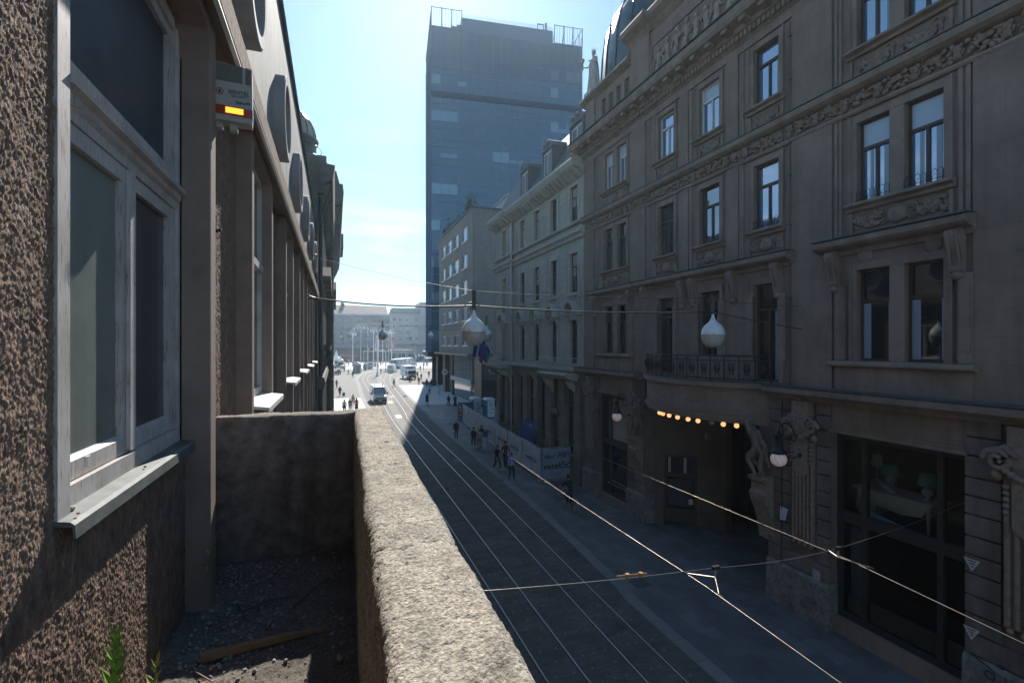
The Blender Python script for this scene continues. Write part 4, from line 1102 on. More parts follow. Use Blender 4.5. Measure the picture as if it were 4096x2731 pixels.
q = MB(); arcslab(q, .18, 7.18, 7.215); q.build('canopy_flashing', m_slate, mbld)
q = MB(); rn = random.Random(2)
A_ = arc(.012, 80)
for i in list(range(14, 68)):
    if rn.random() < .55:
        x, y = A_[i]; q.ball((x, y, 6.4 + rn.uniform(-.25, .3)), (.015, .02, .02), 5, 4)
q.build('old_sign_pegs', m_black, mbld)
# balcony railing
q = MB(); A_ = arc(.02, 60)
for z, r_ in ((8.12, .028), (7.3, .02), (7.95, .015)): q.tube([(x, y, z) for x, y in A_], r_, 5)
for i in range(0, 61, 4):
    x, y = A_[i]; q.tube([(x, y, 7.2), (x, y, 8.12)], .022, 5)
    if i < 60:
        for f_ in (-1, 1):
            x1, y1 = A_[i + 2]; dy = .16 * f_
            q.tube([(x1, y1 + dy * (1 - .7 * t) * math.cos(t * 10), 7.63 + .26 * (1 - .65 * t) * math.sin(t * 10)) for t in [k / 14 for k in range(15)]], .013, 4)
        x1, y1 = A_[i + 1]; x2, y2 = A_[i + 3]
        q.tube([(x1, y1, 7.3), (x2, y2, 7.95)], .01, 4); q.tube([(x1, y1, 7.95), (x2, y2, 7.3)], .01, 4)
q.build('balcony_railing', m_dark, mbld)
# bulbs under the canopy rim
A_ = arc(-.12, 300)
for n, ub in enumerate((2639, 2652, 2677, 2711, 2753, 2791, 2847, 2894, 2945)):
    x, y = min(A_, key=lambda p: abs(CXP + FPX * (p[0] * CP - p[1] * SP) / (p[0] * SP + p[1] * CP) - ub) + (50 if p[1] > 19.9 else 0))
    q = MB(); q.ball((x, y, 5.64), .09, 12, 8); q.lathe((x, y, 5.7), [(.04, 0), (.04, .05)], 8)
    q.build('bulb', glow('lit_bulb', (1, .52, .22), .7) if n != 6 else mat('dead_bulb', (.25, .26, .28), .3), mbld)
# atlantes carrying the canopy are parts of the house: see statues below
# ================================================================ cream house behind the brown one
cb = thing('cream_building', 'cream stuccoed house with slate mansard and dormers beyond the brown house', 'building', (20, 35, 0))
ucols = [(2020, 2036), (2084, 2103), (2139, 2162), (2206, 2232), (2283, 2316)]
cols = [(yx(b_, X0 + .05), yx(a_, X0 + .05)) for a_, b_ in ucols]
YC1 = 43.3
crow = {1: (16.1, 18.35), 2: (11.8, 14.2), 3: (7.35, 10.1)}
hs = [(a, b, z0, z1) for a, b in cols for z0, z1 in crow.values()]
YS = 39.1            # the last bay stands forward
q = MB(); holed(q, X0, YL + .03, YC1, 6.9, 19.0, hs, .3, -1)
q.box(X0 - .2, X0 - .01, 42.2, YC1, 6.9, 19); q.box(X0 - .2, X0 - .01, YS, 40.0, 6.9, 19)
q.box(X0 - .2, X0 - .01, 40.0, 42.2, 18.4, 19); q.box(X0 - .2, X0 - .01, 40.0, 42.2, 14.4, 16.0); q.box(X0 - .2, X0 - .01, 40.0, 42.2, 10.3, 11.7)
q.box(X0 + .32, X0 + 9, YC1 - .05, YC1, 0, 19.2); q.box(X0 + .32, X0 + .5, YL + .05, YC1 - .06, 6.9, 19); q.build('wall', m_cream, cb)
q = MB()
for (a, b) in cols:
    e = .2 if a > YS else 0
    for r_, (z0, z1) in crow.items():
        x = X0 - e; c_ = .2
        q.box(x - .06, X0, a - c_, a, z0 - .05, z1 + .2); q.box(x - .06, X0, b, b + c_, z0 - .05, z1 + .2); q.box(x - .065, X0, a, b, z1, z1 + .2)
        if r_ < 3: q.box(x - .14, X0, a - c_ - .05, b + c_ + .05, z0 - .2, z0 - .05)
        if r_ == 2:
            for ya in (a - .15, b): q.box(x - .1, X0, ya, ya + .15, z0 - .55, z0 - .2)
q.build('window_casing', m_cream2, cb)
# ashlar fields with grooves
q = MB(); g_ = []
edges = [YL + .05] + [v for (a, b) in reversed(cols) for v in (a - .24, b + .24)] + [YC1]
for i in range(0, len(edges), 2):
    y0, y1 = edges[i], edges[i + 1]
    if y1 - y0 < .4: continue
    for z0, z1 in ((16.2, 18.5), (11.8, 14.4), (7.4, 10.2)):
        n = 5 if z0 > 16 else 6
        for k in range(n):
            h = (z1 - z0) / n
            ya = max(y0 + .08, YL + .1); yb = y1 - .08
            e = .2 if ya > YS - .3 else 0
            if y0 < YS < y1: 
                q.box(X0 - .03, X0, ya, YS - .1, z0 + k * h, z0 + (k + 1) * h - .045); ya = YS + .06; e = .2
            q.box(X0 - e - .03, X0 - e, ya, yb, z0 + k * h, z0 + (k + 1) * h - .045)
q.build('ashlar_field', m_cream, cb)
def cmould(prof, name, mt, y0=YL + .02, y1=YC1):
    q = MB(); q.prism(prof, 'y', y0, YS - .001); q.prism([(x - .2 if x < X0 else x, z) for x, z in prof], 'y', YS, y1 + .3); return q.build(name, mt, cb)
cmould([(X0, 16.1), (X0 - .22, 16.08), (X0 - .24, 15.98), (X0 - .1, 15.9), (X0, 15.9)], 'string_course', m_cream2)
cmould([(X0, 15.5), (X0 - .3, 15.46), (X0 - .32, 15.34), (X0 - .14, 15.2), (X0 - .1, 14.98), (X0, 14.98)], 'string_course', m_cream2)
cmould([(X0, 7.1), (X0 - .3, 7.06), (X0 - .32, 6.9), (X0 - .14, 6.8), (X0, 6.75)], 'string_course', m_cream2)
cmould([(X0 + 1, 19.75), (X0 - .85, 19.6), (X0 - .9, 19.45), (X0 - .8, 19.25), (X0 - .7, 19.15), (X0 - .3, 19.05), (X0 - .16, 18.8), (X0, 18.7)], 'cornice', m_cream2)
q = MB()
for i in range(90):
    y = YL + .2 + i * .185; e = .2 if y > YS else 0
    if y < YC1 - .1: q.box(X0 - e - .2, X0 - e - .1, y, y + .1, 15.02, 15.18)
q.build('dentil', m_cream2, cb)
for i in range(28):
    y = YL + .3 + i * .6; e = .2 if y > YS else 0
    if y > YC1: break
    q = MB(); q.prism([(X0 - e - .1, 18.62), (X0 - e - .25, 18.68), (X0 - e - .68, 19.0), (X0 - e - .68, 19.14), (X0 - e - .1, 19.1)], 'y', y, y + .24); q.build('modillion', m_cream2, cb)
# windows
for i, (a, b) in enumerate(cols):
    e = .2 if a > YS else 0
    kw = dict(blind=.5 if i in (4, 0) else (.85 if i == 1 else .95 if i == 2 else 0), bm=m_shutter)
    window(cb, X0 + .16, a, b, *crow[1], -1, m_brownframe, m_glass, 17.7, 1, .06, .07, **kw)
    kw = dict(blind=(.55, .38, .5, 0, .58)[4 - i if i else 4] if i != 3 else 0, bm=m_shutter)
    window(cb, X0 + .16, a, b, *crow[2], -1, m_brownframe, m_glass, 13.4, 1, .06, .07, **kw)
    window(cb, X0 + .16, a, b, *crow[3], -1, m_brownframe, m_glass_dk, 9.1, 1, .06, .07)
    # arched head and hood
    yc = (a + b) / 2; hw_ = (b - a) / 2; x = X0 - e
    q = MB()
    q.tube([(x - .06, yc + (hw_ + .1) * math.cos(g), 9.75 + (hw_ + .1) * math.sin(g)) for g in [math.pi * k / 12 for k in range(13)]], .08, 5)
    for s_ in (-1, 1):
        q.box(x - .1, X0, yc + s_ * (hw_ + .28) - .1, yc + s_ * (hw_ + .28) + .1, 9.6, 10.3)
        scroll(q, x - .1, yc + s_ * (hw_ + .2), 9.95, .16, -1, s_, .05)
        q.box(x - .42, X0, yc + s_ * (hw_ + .3) - .25, yc + s_ * (hw_ + .3) + .25, 10.35, 10.5)
    q.box(x - .2, X0, yc - .14, yc + .14, 10.05, 10.45); q.ball((x - .18, yc, 10.3), (.12, .14, .2), 7, 5)
    # hood: a raised curl over the middle
    pts = []
    for k in range(15):
        t = k / 14 * 2 - 1; z = 10.5 + .62 * max(0, math.cos(t * math.pi / 1.35)) ** .6 if abs(t) < .67 else 10.5
        pts.append((yc + t * (hw_ + .42), z))
    poly = pts + [(yy, zz + .14) for yy, zz in reversed(pts)]
    for k in range(14):
        q.prism([pts[k], pts[k + 1], (pts[k + 1][0], pts[k + 1][1] + .14), (pts[k][0], pts[k][1] + .14)], 'x', x - .46, X0)
    q.build('window_hood', m_cream2, cb)
# mansard and dormers
q = MB(); q.prism([(X0 - .3, 19.72), (X0 + 1.6, 23.4), (X0 + 9, 24.3), (X0 + 9, 19.72)], 'y', YL - 1, YC1 - .2); q.build('mansard_roof', m_slate, cb)
for (ua, ub) in ((2085, 2117), (2173, 2213), (2283, 2338)):
    x = X0 + .12; y0, y1 = yx(ub, x), yx(ua, x)
    q = MB(); q.box(x, x + 2.2, y0, y1, 19.9, 22.2); q.prism([(y0 - .1, 22.2), (y1 + .1, 22.2), (y1 + .05, 22.5), ((y0 + y1) / 2, 22.95), (y0 - .05, 22.5)], 'x', x - .12, x + 2.6)
    d_ = q.build('dormer', mat('dormer_zinc', (.13, .145, .16), .6, .15, 3), cb)
    q = MB(); q.box(x - .1, x, y0, y0 + .14, 19.9, 22.2); q.box(x - .1, x, y1 - .14, y1, 19.9, 22.2)
    for s_ in (-1, 1): scroll(q, x - .14, (y0 + y1) / 2 + s_ * .3, 22.5, .2, -1, s_, .04)
    q.build('dormer_trim', mat('dormer_zinc', ()), d_)
    yc = (y0 + y1) / 2
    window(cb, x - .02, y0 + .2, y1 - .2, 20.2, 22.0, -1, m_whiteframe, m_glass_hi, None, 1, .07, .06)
# ground floor, rusticated piers
q = MB(); q.box(X0 + .35, X0 + .6, YL + .02, YC1, 0, 6.9); q.box(X0 - .02, X0 + .5, YL + .02, YC1, 6.2, 6.9); q.build('ground_floor_wall', m_creamrust, cb)
for i in range(8):
    y = 27.0 + i * 2.22
    q = MB(); z = .0
    while z < 6.2:
        q.box(X0 - .12, X0 + .4, y, y + .85, z, z + .44); z += .5
    q.box(X0 - .05, X0 + .4, y + .02, y + .83, 0, 6.2); q.box(X0 - .2, X0 + .3, y - .06, y + .91, 6.05, 6.3)
    p_ = q.build('pier', m_creamrust, cb)
for i in range(7):
    y0 = 27.9 + i * 2.22; y1 = y0 + 1.3
    if i == 1:
        q = MB(); q.box(X0 + .2, X0 + .3, y0, y1, 0, 3.6); q.box(X0 + .14, X0 + .2, y0 + .1, y1 - .1, .2, 1.6); q.box(X0 + .14, X0 + .2, y0 + .1, y1 - .1, 1.8, 3.4); q.build('door', m_brownframe, cb)
        q = MB(); q.box(X0 - .3, X0 + .2, y0 - .3, y1 + .3, 4.0, 4.3); q.build('door_canopy', m_slate, cb)
    else:
        q = MB(); q.box(X0 - .02, X0 + .3, y0, y1, 0, 1.5); q.box(X0 - .1, X0 + .3, y0, y1, 1.5, 1.65); q.build('apron', m_creamrust, cb)
        window(cb, X0 + .25, y0, y1, 1.66, 6.0, -1, m_brownframe, m_glass_dk, 4.6, 1, .07, .08)
def iron_balcony(y0, y1, z, dep, par):
    q = MB(); q.prism([(X0, z), (X0 - dep, z), (X0 - dep - .05, z - .1), (X0 - dep + .2, z - .3), (X0 - .1, z - .5), (X0, z - .5)], 'y', y0, y1)
    for y in (y0 + .3, y1 - .5): q.prism([(X0, z - .5), (X0 - dep * .8, z - .5), (X0 - dep * .6, z - .8), (X0 - .15, z - 1.1), (X0, z - 1.5)], 'y', y, y + .22)
    o = q.build('balcony', m_cream2, par)
    q = MB(); x = X0 - dep + .06
    q.tube([(X0, y0 + .05, z + .95), (x, y0 + .05, z + .95), (x, y1 - .05, z + .95), (X0, y1 - .05, z + .95)], .02, 5)
    n = int((y1 - y0) / .13)
    for i in range(n + 1):
        y = y0 + .05 + (y1 - y0 - .1) * i / n; q.tube([(x, y, z), (x - .05, y, z + .3), (x, y, z + .6), (x, y, z + .95)], .01, 4)
    for i in range(7): q.tube([(X0 - (dep - .06) * i / 7, y1 - .05, z), (X0 - (dep - .06) * i / 7, y1 - .05, z + .95)], .01, 4); q.tube([(X0 - (dep - .06) * i / 7, y0 + .05, z), (X0 - (dep - .06) * i / 7, y0 + .05, z + .95)], .01, 4)
    q.build('balcony_railing', m_steel, o)
iron_balcony(27.3, 31.6, 6.75, .95, cb); iron_balcony(39.6, 42.8, 6.9, 1.5, cb)
q = MB(); q.tube([(X0 - .28, YS - .15, .2), (X0 - .28, YS - .15, 18.6)], .06, 6); q.build('drainpipe', m_steel, cb)
# ---- flags on the far balcony
def flag(px, label, cols_, dx):
    t = thing('flag', label, 'flag', (px, 42.3, 7.4), 0, 'flags on the cream house balcony')
    q = MB(); q.tube([(0, 0, 0), (-1.5 + dx, -.3, 2.0)], .025, 6); q.build('pole', m_white, t, local=True)
    for i, c_ in enumerate(cols_):
        q = MB(); n = 8
        for j in range(n + 1):
            tt = j / n
            for k in range(5):
                s_ = (i + k / 4) / len(cols_)
                fold = .09 * math.sin(s_ * 14 + tt * 3)
                x = (-.55 - .9 * s_) * 1 + dx - .25 * tt; z = .75 + 1.2 * s_ - 1.75 * tt * (.75 + .25 * s_)
                q.v.append((x + fold * .3, -.1 - .18 * s_ + fold, z))
        for j in range(n):
            for k in range(4):
                a0 = j * 5 + k; q.f.append((a0, a0 + 1, a0 + 6, a0 + 5)); q.sm.append(True)
        q.build('cloth', c_, t, local=True)
m_eu = mat('deep_blue_cloth', (.02, .05, .22), .75, .15, 3)
flag(13.45, 'blue flag on a slanted pole, nearer to the street, on the cream house balcony', [m_eu], 0)
flag(13.6, 'red white and blue flag half hidden behind the blue flag on the balcony', [mat('flag_red', (.4, .03, .04), .75), m_white, m_eu], -.65)
q = MB(); c0 = Vector((12.1, 42.05, 8.0))
# ================================================================ grey building + bakery
gb = thing('grey_building', 'plain grey rendered office block with rows of white windows before the tower', 'building', (24, 82, 0))
XG, YG0, YG1 = 18.8, 70.3, 95.0
gcols = [(yx(b_, XG), yx(a_, XG)) for a_, b_ in ((1768, 1782.5), (1790.5, 1807), (1816, 1835), (1848.5, 1869))]
grow = [(24.4, 26.6), (20.25, 22.45), (16.3, 18.4), (12.25, 14.3), (8.4, 10.1)]
hs = [(a, b, z0, z1) for a, b in gcols for z0, z1 in grow]
q = MB(); holed(q, XG, YG0, YG1, 7.2, 28.4, hs, .25, -1); q.box(XG + .26, 30, YG0 + .01, YG1, 7.2, 28.38); q.box(XG, 30, YG0, YG0 + .02, 7.2, 28.4); q.build('wall', m_greyp, gb)
q = MB(); q.box(XG - .15, 30, YG0 - .1, YG1, 28.4, 28.65); q.build('parapet_coping', m_slate, gb)
rn = random.Random(4)
for (a, b) in gcols:
    for k, (z0, z1) in enumerate(grow):
        kw = {}
        if rn.random() < .45: kw = dict(blind=rn.choice((.3, .5, .6, .8)), bm=m_blind)
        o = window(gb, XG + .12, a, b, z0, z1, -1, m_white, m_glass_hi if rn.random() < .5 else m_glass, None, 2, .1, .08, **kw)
        q = MB(); q.box(XG - .14, XG + .1, a - .1, b + .1, z0 - .12, z0); q.build('sill', m_white, o)
q = MB(); q.box(XG - .9, 30, YG0 - .5, YG1, 6.9, 7.2); q.build('canopy', mat('grey_metal_canopy', (.16, .165, .165), .5), gb)
q = MB(); q.box(XG + .9, 30, 84, YG1, 0, 6.9); q.box(XG + .1, XG + .9, 90, 92, 0, 6.9); q.box(XG + .1, XG + .9, 84, 84.6, 0, 6.9); q.box(XG + .5, 30, YG0, 84, 6.2, 6.9); q.build('ground_floor_wall', mat('brown_grey_stone', (.13, .115, .1), .8), gb)
q = MB()
for i in range(9): y = YG0 + .3 + i * 1.35; q.box(XG - .05, XG + .3, y, y + .3, 3.4, 6.9)
q.box(XG - .3, XG + .35, YG0 - .2, 83.5, 2.75, 3.4); q.build('shopfront_rib', mat('pale_rib_panel', (.42, .42, .41), .7), gb)
q = MB(); q.box(XG + .3, XG + .36, YG0 + .05, 83.9, .1, 6.8); q.build('shop_glazing', glass('shopfront_glass', (.05, .06, .065), .05, 2.2), gb)
# bakery block set back behind the forecourt
bk = thing('bakery_shop', 'dark-fronted bakery pavilion with white lettering under the grey office block', 'shop', (23, 66, 0))
q = MB(); q.box(XG + .1, 30, 66, YG0 - .6, 0, 7.4); q.box(16, 30, 60.5, 60.6, 0, .02); q.build('shop_block', mat('black_cladding', (.025, .026, .028), .45), bk)
q = MB(); q.box(XG + .25, 25, 65.9, 66, .1, 3.9); q.build('shop_glazing', m_shop, bk)
q = MB(); q.box(XG - .05, 25, 65.82, 66.01, 5.9, 6.9); q.build('upper_window', glass('grey_window', (.1, .11, .11), .15, 1.8), bk)
text('lettering', 'PAN-PEK', .62, (21.45, 65.85, 5.0), (1, 0, 0), (0, 0, 1), m_white, bk, sx=1.25)
q = MB(); q.box(20.1, 22.8, 65.84, 65.88, 4.56, 4.6); q.build('underline', m_white, bk)
q = MB(); q.box(XG - .2, XG, 85.97, 86.03, 3.8, 3.9); q.lathe((XG - .75, 86, 3.85), [(.5, -.06), (.54, 0), (.5, .06)], 24, True, Matrix.Rotation(RAD(90), 3, 'X')); 
sg = thing('round_sign', 'round white projecting shop sign with a yellow bread symbol on the grey block', 'sign', (XG - .75, 86, 3.3))
q.build('disc', m_white, sg)
q = MB()
for k in range(3): q.ball((XG - .93 + .18 * k, 85.92, 3.82 + .06 * (k % 2)), (.16, .04, .2), 10, 6)
q.build('symbol', mat('golden_yellow', (.75, .38, .05), .5), sg)
# roof plants
def bush(name, label, c, r, n, group=None, leaf=.28, m=None):
    t = thing(name, label, 'shrub', c, 0, group); rn = random.Random(int(c[1] * 10))
    q = MB(); q.tube([(0, 0, 0), (.05, .02, r[2] * .7)], [.08, .03], 5)
    for k in range(4): g = k * 1.6; q.tube([(0, 0, r[2] * .3), (r[0] * .5 * math.cos(g), r[1] * .5 * math.sin(g), r[2] * 1.1)], [.04, .015], 4)
    q.build('stem', mat('bark', (.07, .055, .04), .9), t, local=True)
    q = MB()
    cl = [(rn.gauss(0, .4), rn.gauss(0, .4), rn.uniform(-.7, .8), rn.uniform(.3, .55)) for _ in range(9)]
    for k in range(n):
        a_, b_, c_, s_ = rn.choice(cl)
        p = Vector((r[0] * (a_ + s_ * rn.gauss(0, .5)), r[1] * (b_ + s_ * rn.gauss(0, .5)), r[2] * (1 + c_ * .8 + s_ * rn.gauss(0, .4))))
        if p.z < .05: continue
        q.leaf(p, (leaf * rn.uniform(.6, 1.3), leaf * .5), Euler((rn.uniform(-1.5, 1.5), rn.uniform(-1, 1), rn.uniform(0, 6.3))).to_matrix())
    q.build('foliage', m or m_leafd, t, local=True)
for i, (y, h, n) in enumerate(((75, 1.9, 320), (77.5, 1.2, 200), (82, .9, 200), (85.5, 1.1, 240), (88.5, .8, 180), (92, .9, 200))):
    bush('roof_shrub', ('tall conifer-like shrub nearest the corner on the grey block roof' if i == 0 else 'low shrub spilling over the edge of the grey block roof'), (XG + .8, y, 28.6), (.9 if i else .8, 1.3, h), n, 'shrubs on the grey block roof' if i else None)
# roof house in pale render behind
q = MB(); q.box(27, 37, 78, 90, 28.4, 33.2); q.box(26.8, 37.2, 77.8, 90.2, 33.2, 33.5); q.box(22.5, 27, 74, 79, 28.7, 29.4); q.build('roof_penthouse', mat('pale_penthouse_render', (.42, .42, .42), .9, .06), gb)
# ================================================================ glass tower
tw = thing('glass_tower', 'tall blue glass office tower with an open steel roof screen', 'building', (18.95, 104.0, 0), RAD(-6.5))
TW, TD, TH = 33.4, 20.5, 79.0
m_tg = glass('tower_glass', (.055, .13, .21), .15, 1.7, .004, .3)
m_tg2 = glass('tower_glass_reflection_tint', (.13, .25, .33), .12, 2.1, .004, .3)  # panes that mirror the sky: reflection painted as a paler colour
m_tfin = mat('tower_mullion', (.13, .22, .3), .6, .1)
q = MB(); q.box(0, TW, 0, TD, 7, TH - 4.0); q.box(6.4, 26.9, 1.2, TD - 3, TH - 4.0, TH - .5)
q.build('curtain_wall', m_tg, tw, local=True)
NC, FH = 18, 3.82
q = MB(); cw_ = TW / NC
for i in range(NC + 1): q.box(i * cw_ - .035, i * cw_ + .035, -.1, 0, 7, TH - 4.0)
zs_ = [8 + k * FH for k in range(17)]
for z in zs_: q.box(0, TW, -.07, 0, z - .05, z + .05); q.box(0, TW, -.06, 0, z + 1.5, z + 1.56)
for k in range(12): q.box(-.1, 0, k * TD / 12 - .03, k * TD / 12 + .03, 7, TH - 4.0)
q.build('mullion_grid', m_tfin, tw, local=True)
q = MB(); q.box(-.02, TW, -.13, -.001, 60.4, 61.6);  q.build('spandrel_band', mat('dark_blue_band', (.02, .05, .09), .9, spec=.1), tw, local=True)
q = MB(); 
for i in range(130): x = i * TW / 130; q.box(x, x + .09, -.16, -.08, 66.5, TH - 4.4)
q.build('louvre_screen', m_tfin, tw, local=True)
q = MB(); 
rn = random.Random(8)
panels = [(3, 14, .5), (7, 10, 1), (8, 10, 1), (14, 14, 1), (14, 12, 1), (15, 12, .4), (16, 12, 1), (17, 12, 1), (14, 10, 1), (15, 10, 1), (14, 8, 1), (15, 8, 1), (16, 8, 1), (0, 12, 1), (1, 12, 1), (2, 12, 1), (1, 10, .4), (2, 10, .4), (0, 8, 1), (1, 8, 1), (2, 8, 1), (0, 4, 1), (1, 4, 1), (2, 4, 1), (3, 4, 1), (0, 2, 1), (2, 2, 1), (2, 0, 1), (0, 0, 1), (1, 0, 1), (16, 15, 1), (17, 15, 1), (14, 15, 1), (0, 14, 1), (3, 2, .4), (17, 8, 1), (17, 10, 1), (9, 10, .3), (10, 10, .3), (11, 10, .3), (0, 6, 1), (2, 6, 1)]
for (c_, r_, f_) in panels:
    q = MB(); z0 = zs_[min(r_, 15)] + 1.6
    q.box(c_ * cw_ + .06, (c_ + 1) * cw_ - .06, -.05, -.012, z0, z0 + (FH - 1.7) * f_); q.build('window_panel', m_tg2, tw, local=True)
m_flash = mat('open_vent_glint', (.8, .7, .55), .2, .05, metal=.9)  # glint of the open windows, put into a bright metal colour
for k in range(8):
    z0 = 26 + k * 4.9; q = MB(); x = 9 * cw_ + .15
    q.bar((x + .1, -.1, z0), (x + .75, -.55, z0 + 1.25), .1, .05); q.build('open_vent', m_flash, tw, local=True)
# roof screen
q = MB()
for x0, x1, z0 in ((0, 6.4, TH - 4.0), (26.9, TW, TH - 4.0)):
    q.box(x0, x1, -.1, .0, z0, z0 + .2); q.box(x0, x1, -.08, 0, TH, TH + .12)
    n = int((x1 - x0) / .55)
    for i in range(n + 1): x = x0 + (x1 - x0) * i / n; q.box(x - .03, x + .03, -.07, -.01, z0, TH)
    for i in range(4): x = x0 + (x1 - x0) * i / 3; q.box(x - .08, x + .08, -.12, 0, z0, TH + .2); q.bar((x, 0, TH - 1.2), (x, 1.4, z0), .1)
for y0 in range(0, 20, 2):
    for x in (0, TW): q.box(x - .06, x + .06, y0, y0 + .12, TH - 4.0, TH + .1)
for x in (0, TW): q.box(x - .06, x + .06, 0, TD, TH, TH + .12)
for i in range(100): x = 6.4 + i * .205; q.box(x, x + .04, 1.2, 1.26, TH - .5, TH + .35)
q.build('roof_screen', mat('grey_blue_steel', (.12, .16, .2), .5, metal=.3), tw, local=True)
q = MB(); q.box(4.2, 6.2, 1, 3, TH - 4.0, TH - 2.7); q.box(5.6, 6.4, 2, 4, TH - 4, TH - 1.6); q.box(9.6, 10.9, 4, 6, TH - .5, TH + .7)
q.tube([(8.6, 4, TH - .5), (8.6, 4, TH + 1.2)], .12, 6); q.bar((8.1, 4, TH + .7), (9.2, 4, TH + .7), .15)
for x in (24.2, 25.6): q.box(x - .07, x + .07, 4, 4.2, TH - .5, TH + 2.6)
q.box(24.2, 25.6, 4, 4.2, TH + 2.4, TH + 2.6); q.box(26.0, 26.4, 4, 4.4, TH - .5, TH + 3.0); q.ball((25.2, 4.1, TH + .4), .45, 8, 6); q.build('roof_plant', mat('grey_blue_steel', ()), tw, local=True)
q = MB(); q.box(1.5, TW, 2.0, TD - 1, 0, 7); 
for i in range(7): q.box(.2 + i * 4.8, 1.0 + i * 4.8, .2, 1.0, 0, 7)
q.box(-.8, TW, -1.2, TD, 6.2, 7.0); q.build('tower_base', mat('dark_base_cladding', (.05, .05, .052), .5), tw, local=True)
# ================================================================ people
def skin_mesh(joints, edges, sub=1, root=0):
    me = bpy.data.meshes.new('skin'); names = list(joints); ix = {n: i for i, n in enumerate(names)}
    me.from_pydata([joints[n][0] for n in names], [(ix[a], ix[b]) for a, b in edges], [])
    o = bpy.data.objects.new('skin', me); COL.objects.link(o)
    md = o.modifiers.new('skin', 'SKIN'); md.use_smooth_shade = True; md.branch_smoothing = .4
    sv = me.skin_vertices[0].data
    for i, n in enumerate(names):
        r = joints[n][1]; sv[i].radius = r if isinstance(r, tuple) else (r, r); sv[i].use_root = (i == root); sv[i].use_loose = False
    if sub: sm = o.modifiers.new('sub', 'SUBSURF'); sm.levels = sub; sm.render_levels = sub
    dg = bpy.context.evaluated_depsgraph_get(); dg.update()
    out = bpy.data.meshes.new_from_object(o.evaluated_get(dg))
    bpy.data.objects.remove(o); bpy.data.meshes.remove(me)
    out.polygons.foreach_set('use_smooth', [True] * len(out.polygons))
    return out
def body(pose, thick=1.0):
    """standing height about 1.72, facing +Y"""
    J = {}; E_ = []
    def j(n, p, r, par=None):
        J[n] = (Vector(p), tuple(q_ * thick for q_ in r) if isinstance(r, tuple) else (r * thick if r > .012 else r))
        if par: E_.append((par, n))
    pz = pose.get('pz', .93); lean = pose.get('lean', 0)
    def up(x, h, y=0): return (x, y + lean * h, pz + h)
    j('pelvis', (0, 0, pz), (.135, .105)); j('belly', up(0, .16), (.13, .1), 'pelvis'); j('chest', up(0, .36), (.155, .115), 'belly')
    j('collar', up(0, .50), (.085, .07), 'chest'); j('neck', up(0, .58, .01), .05, 'collar')
    hd = pose.get('head', (0, 0))
    j('jaw', up(hd[0] * .5, .645, .035), (.06, .072), 'neck'); j('skull', up(hd[0], .72, .02), (.076, .095), 'jaw'); j('crown', up(hd[0], .785, .0), (.05, .06), 'skull')
    for s, k in ((-1, 'l'), (1, 'r')):
        L_ = pose[k + 'leg']; A_ = pose[k + 'arm']
        j(k + 'hip', (s * .095, .0, pz - .06), .088, 'pelvis')
        j(k + 'knee', (s * .1 + L_.get('sx', 0), L_['k'][0], L_['k'][1]), .058, k + 'hip')
        j(k + 'calf', (s * .1 + L_.get('sx', 0), L_['k'][0] * .6 + L_['a'][0] * .4 - .02, L_['k'][1] * .6 + L_['a'][1] * .4), .054, k + 'knee')
        j(k + 'ankle', (s * .1 + L_.get('sx', 0), L_['a'][0], L_['a'][1]), .036, k + 'calf')
        j(k + 'toe', (s * .12 + L_.get('sx', 0), L_['a'][0] + L_['t'][0], L_['a'][1] + L_['t'][1]), .034, k + 'ankle')
        sh = up(s * .175, .47); j(k + 'sh', sh, .062, 'collar')
        e = Vector(up(s * (.22), .47)) + Vector(A_['e']) * 1; j(k + 'elb', e, .043, k + 'sh')
        w_ = e + Vector(A_['w']); j(k + 'wri', w_, .027, k + 'elb')
        d = (w_ - e).normalized(); pm = w_ + d * .065; j(k + 'palm', pm, (.034, .02), k + 'wri')
        sd_ = Vector((0, 1, 0)) if abs(d.y) < .8 else Vector((0, 0, 1)); cr = d.cross(sd_).normalized()
        for q_, (o_, l_) in enumerate(((-.027, .07), (-.009, .08), (.009, .075), (.026, .06))):
            f1 = pm + sd_ * o_ * 1.1 + d * .04; j(f'{k}f{q_}a', f1, .0095, k + 'palm'); j(f'{k}f{q_}b', f1 + d * l_ * .5 + cr * .012 * s, .009, f'{k}f{q_}a'); j(f'{k}f{q_}c', f1 + d * l_ * .85 + cr * .035 * s, .007, f'{k}f{q_}b')
        th = w_ + d * .03 + sd_ * .035; j(k + 'th', th, .011, k + 'wri'); j(k + 'thb', th + d * .045 + sd_ * .02, .009, k + 'th')
    me = skin_mesh(J, E_)
    # nose and ears
    hp = J['skull'][0]
    return me, J
STRAIGHT = dict(e=(0, -.02, -.28), w=(0, .03, -.25))
SW_F = dict(e=(0, .1, -.26), w=(0, .15, -.2)); SW_B = dict(e=(0, -.14, -.24), w=(0, -.03, -.25))
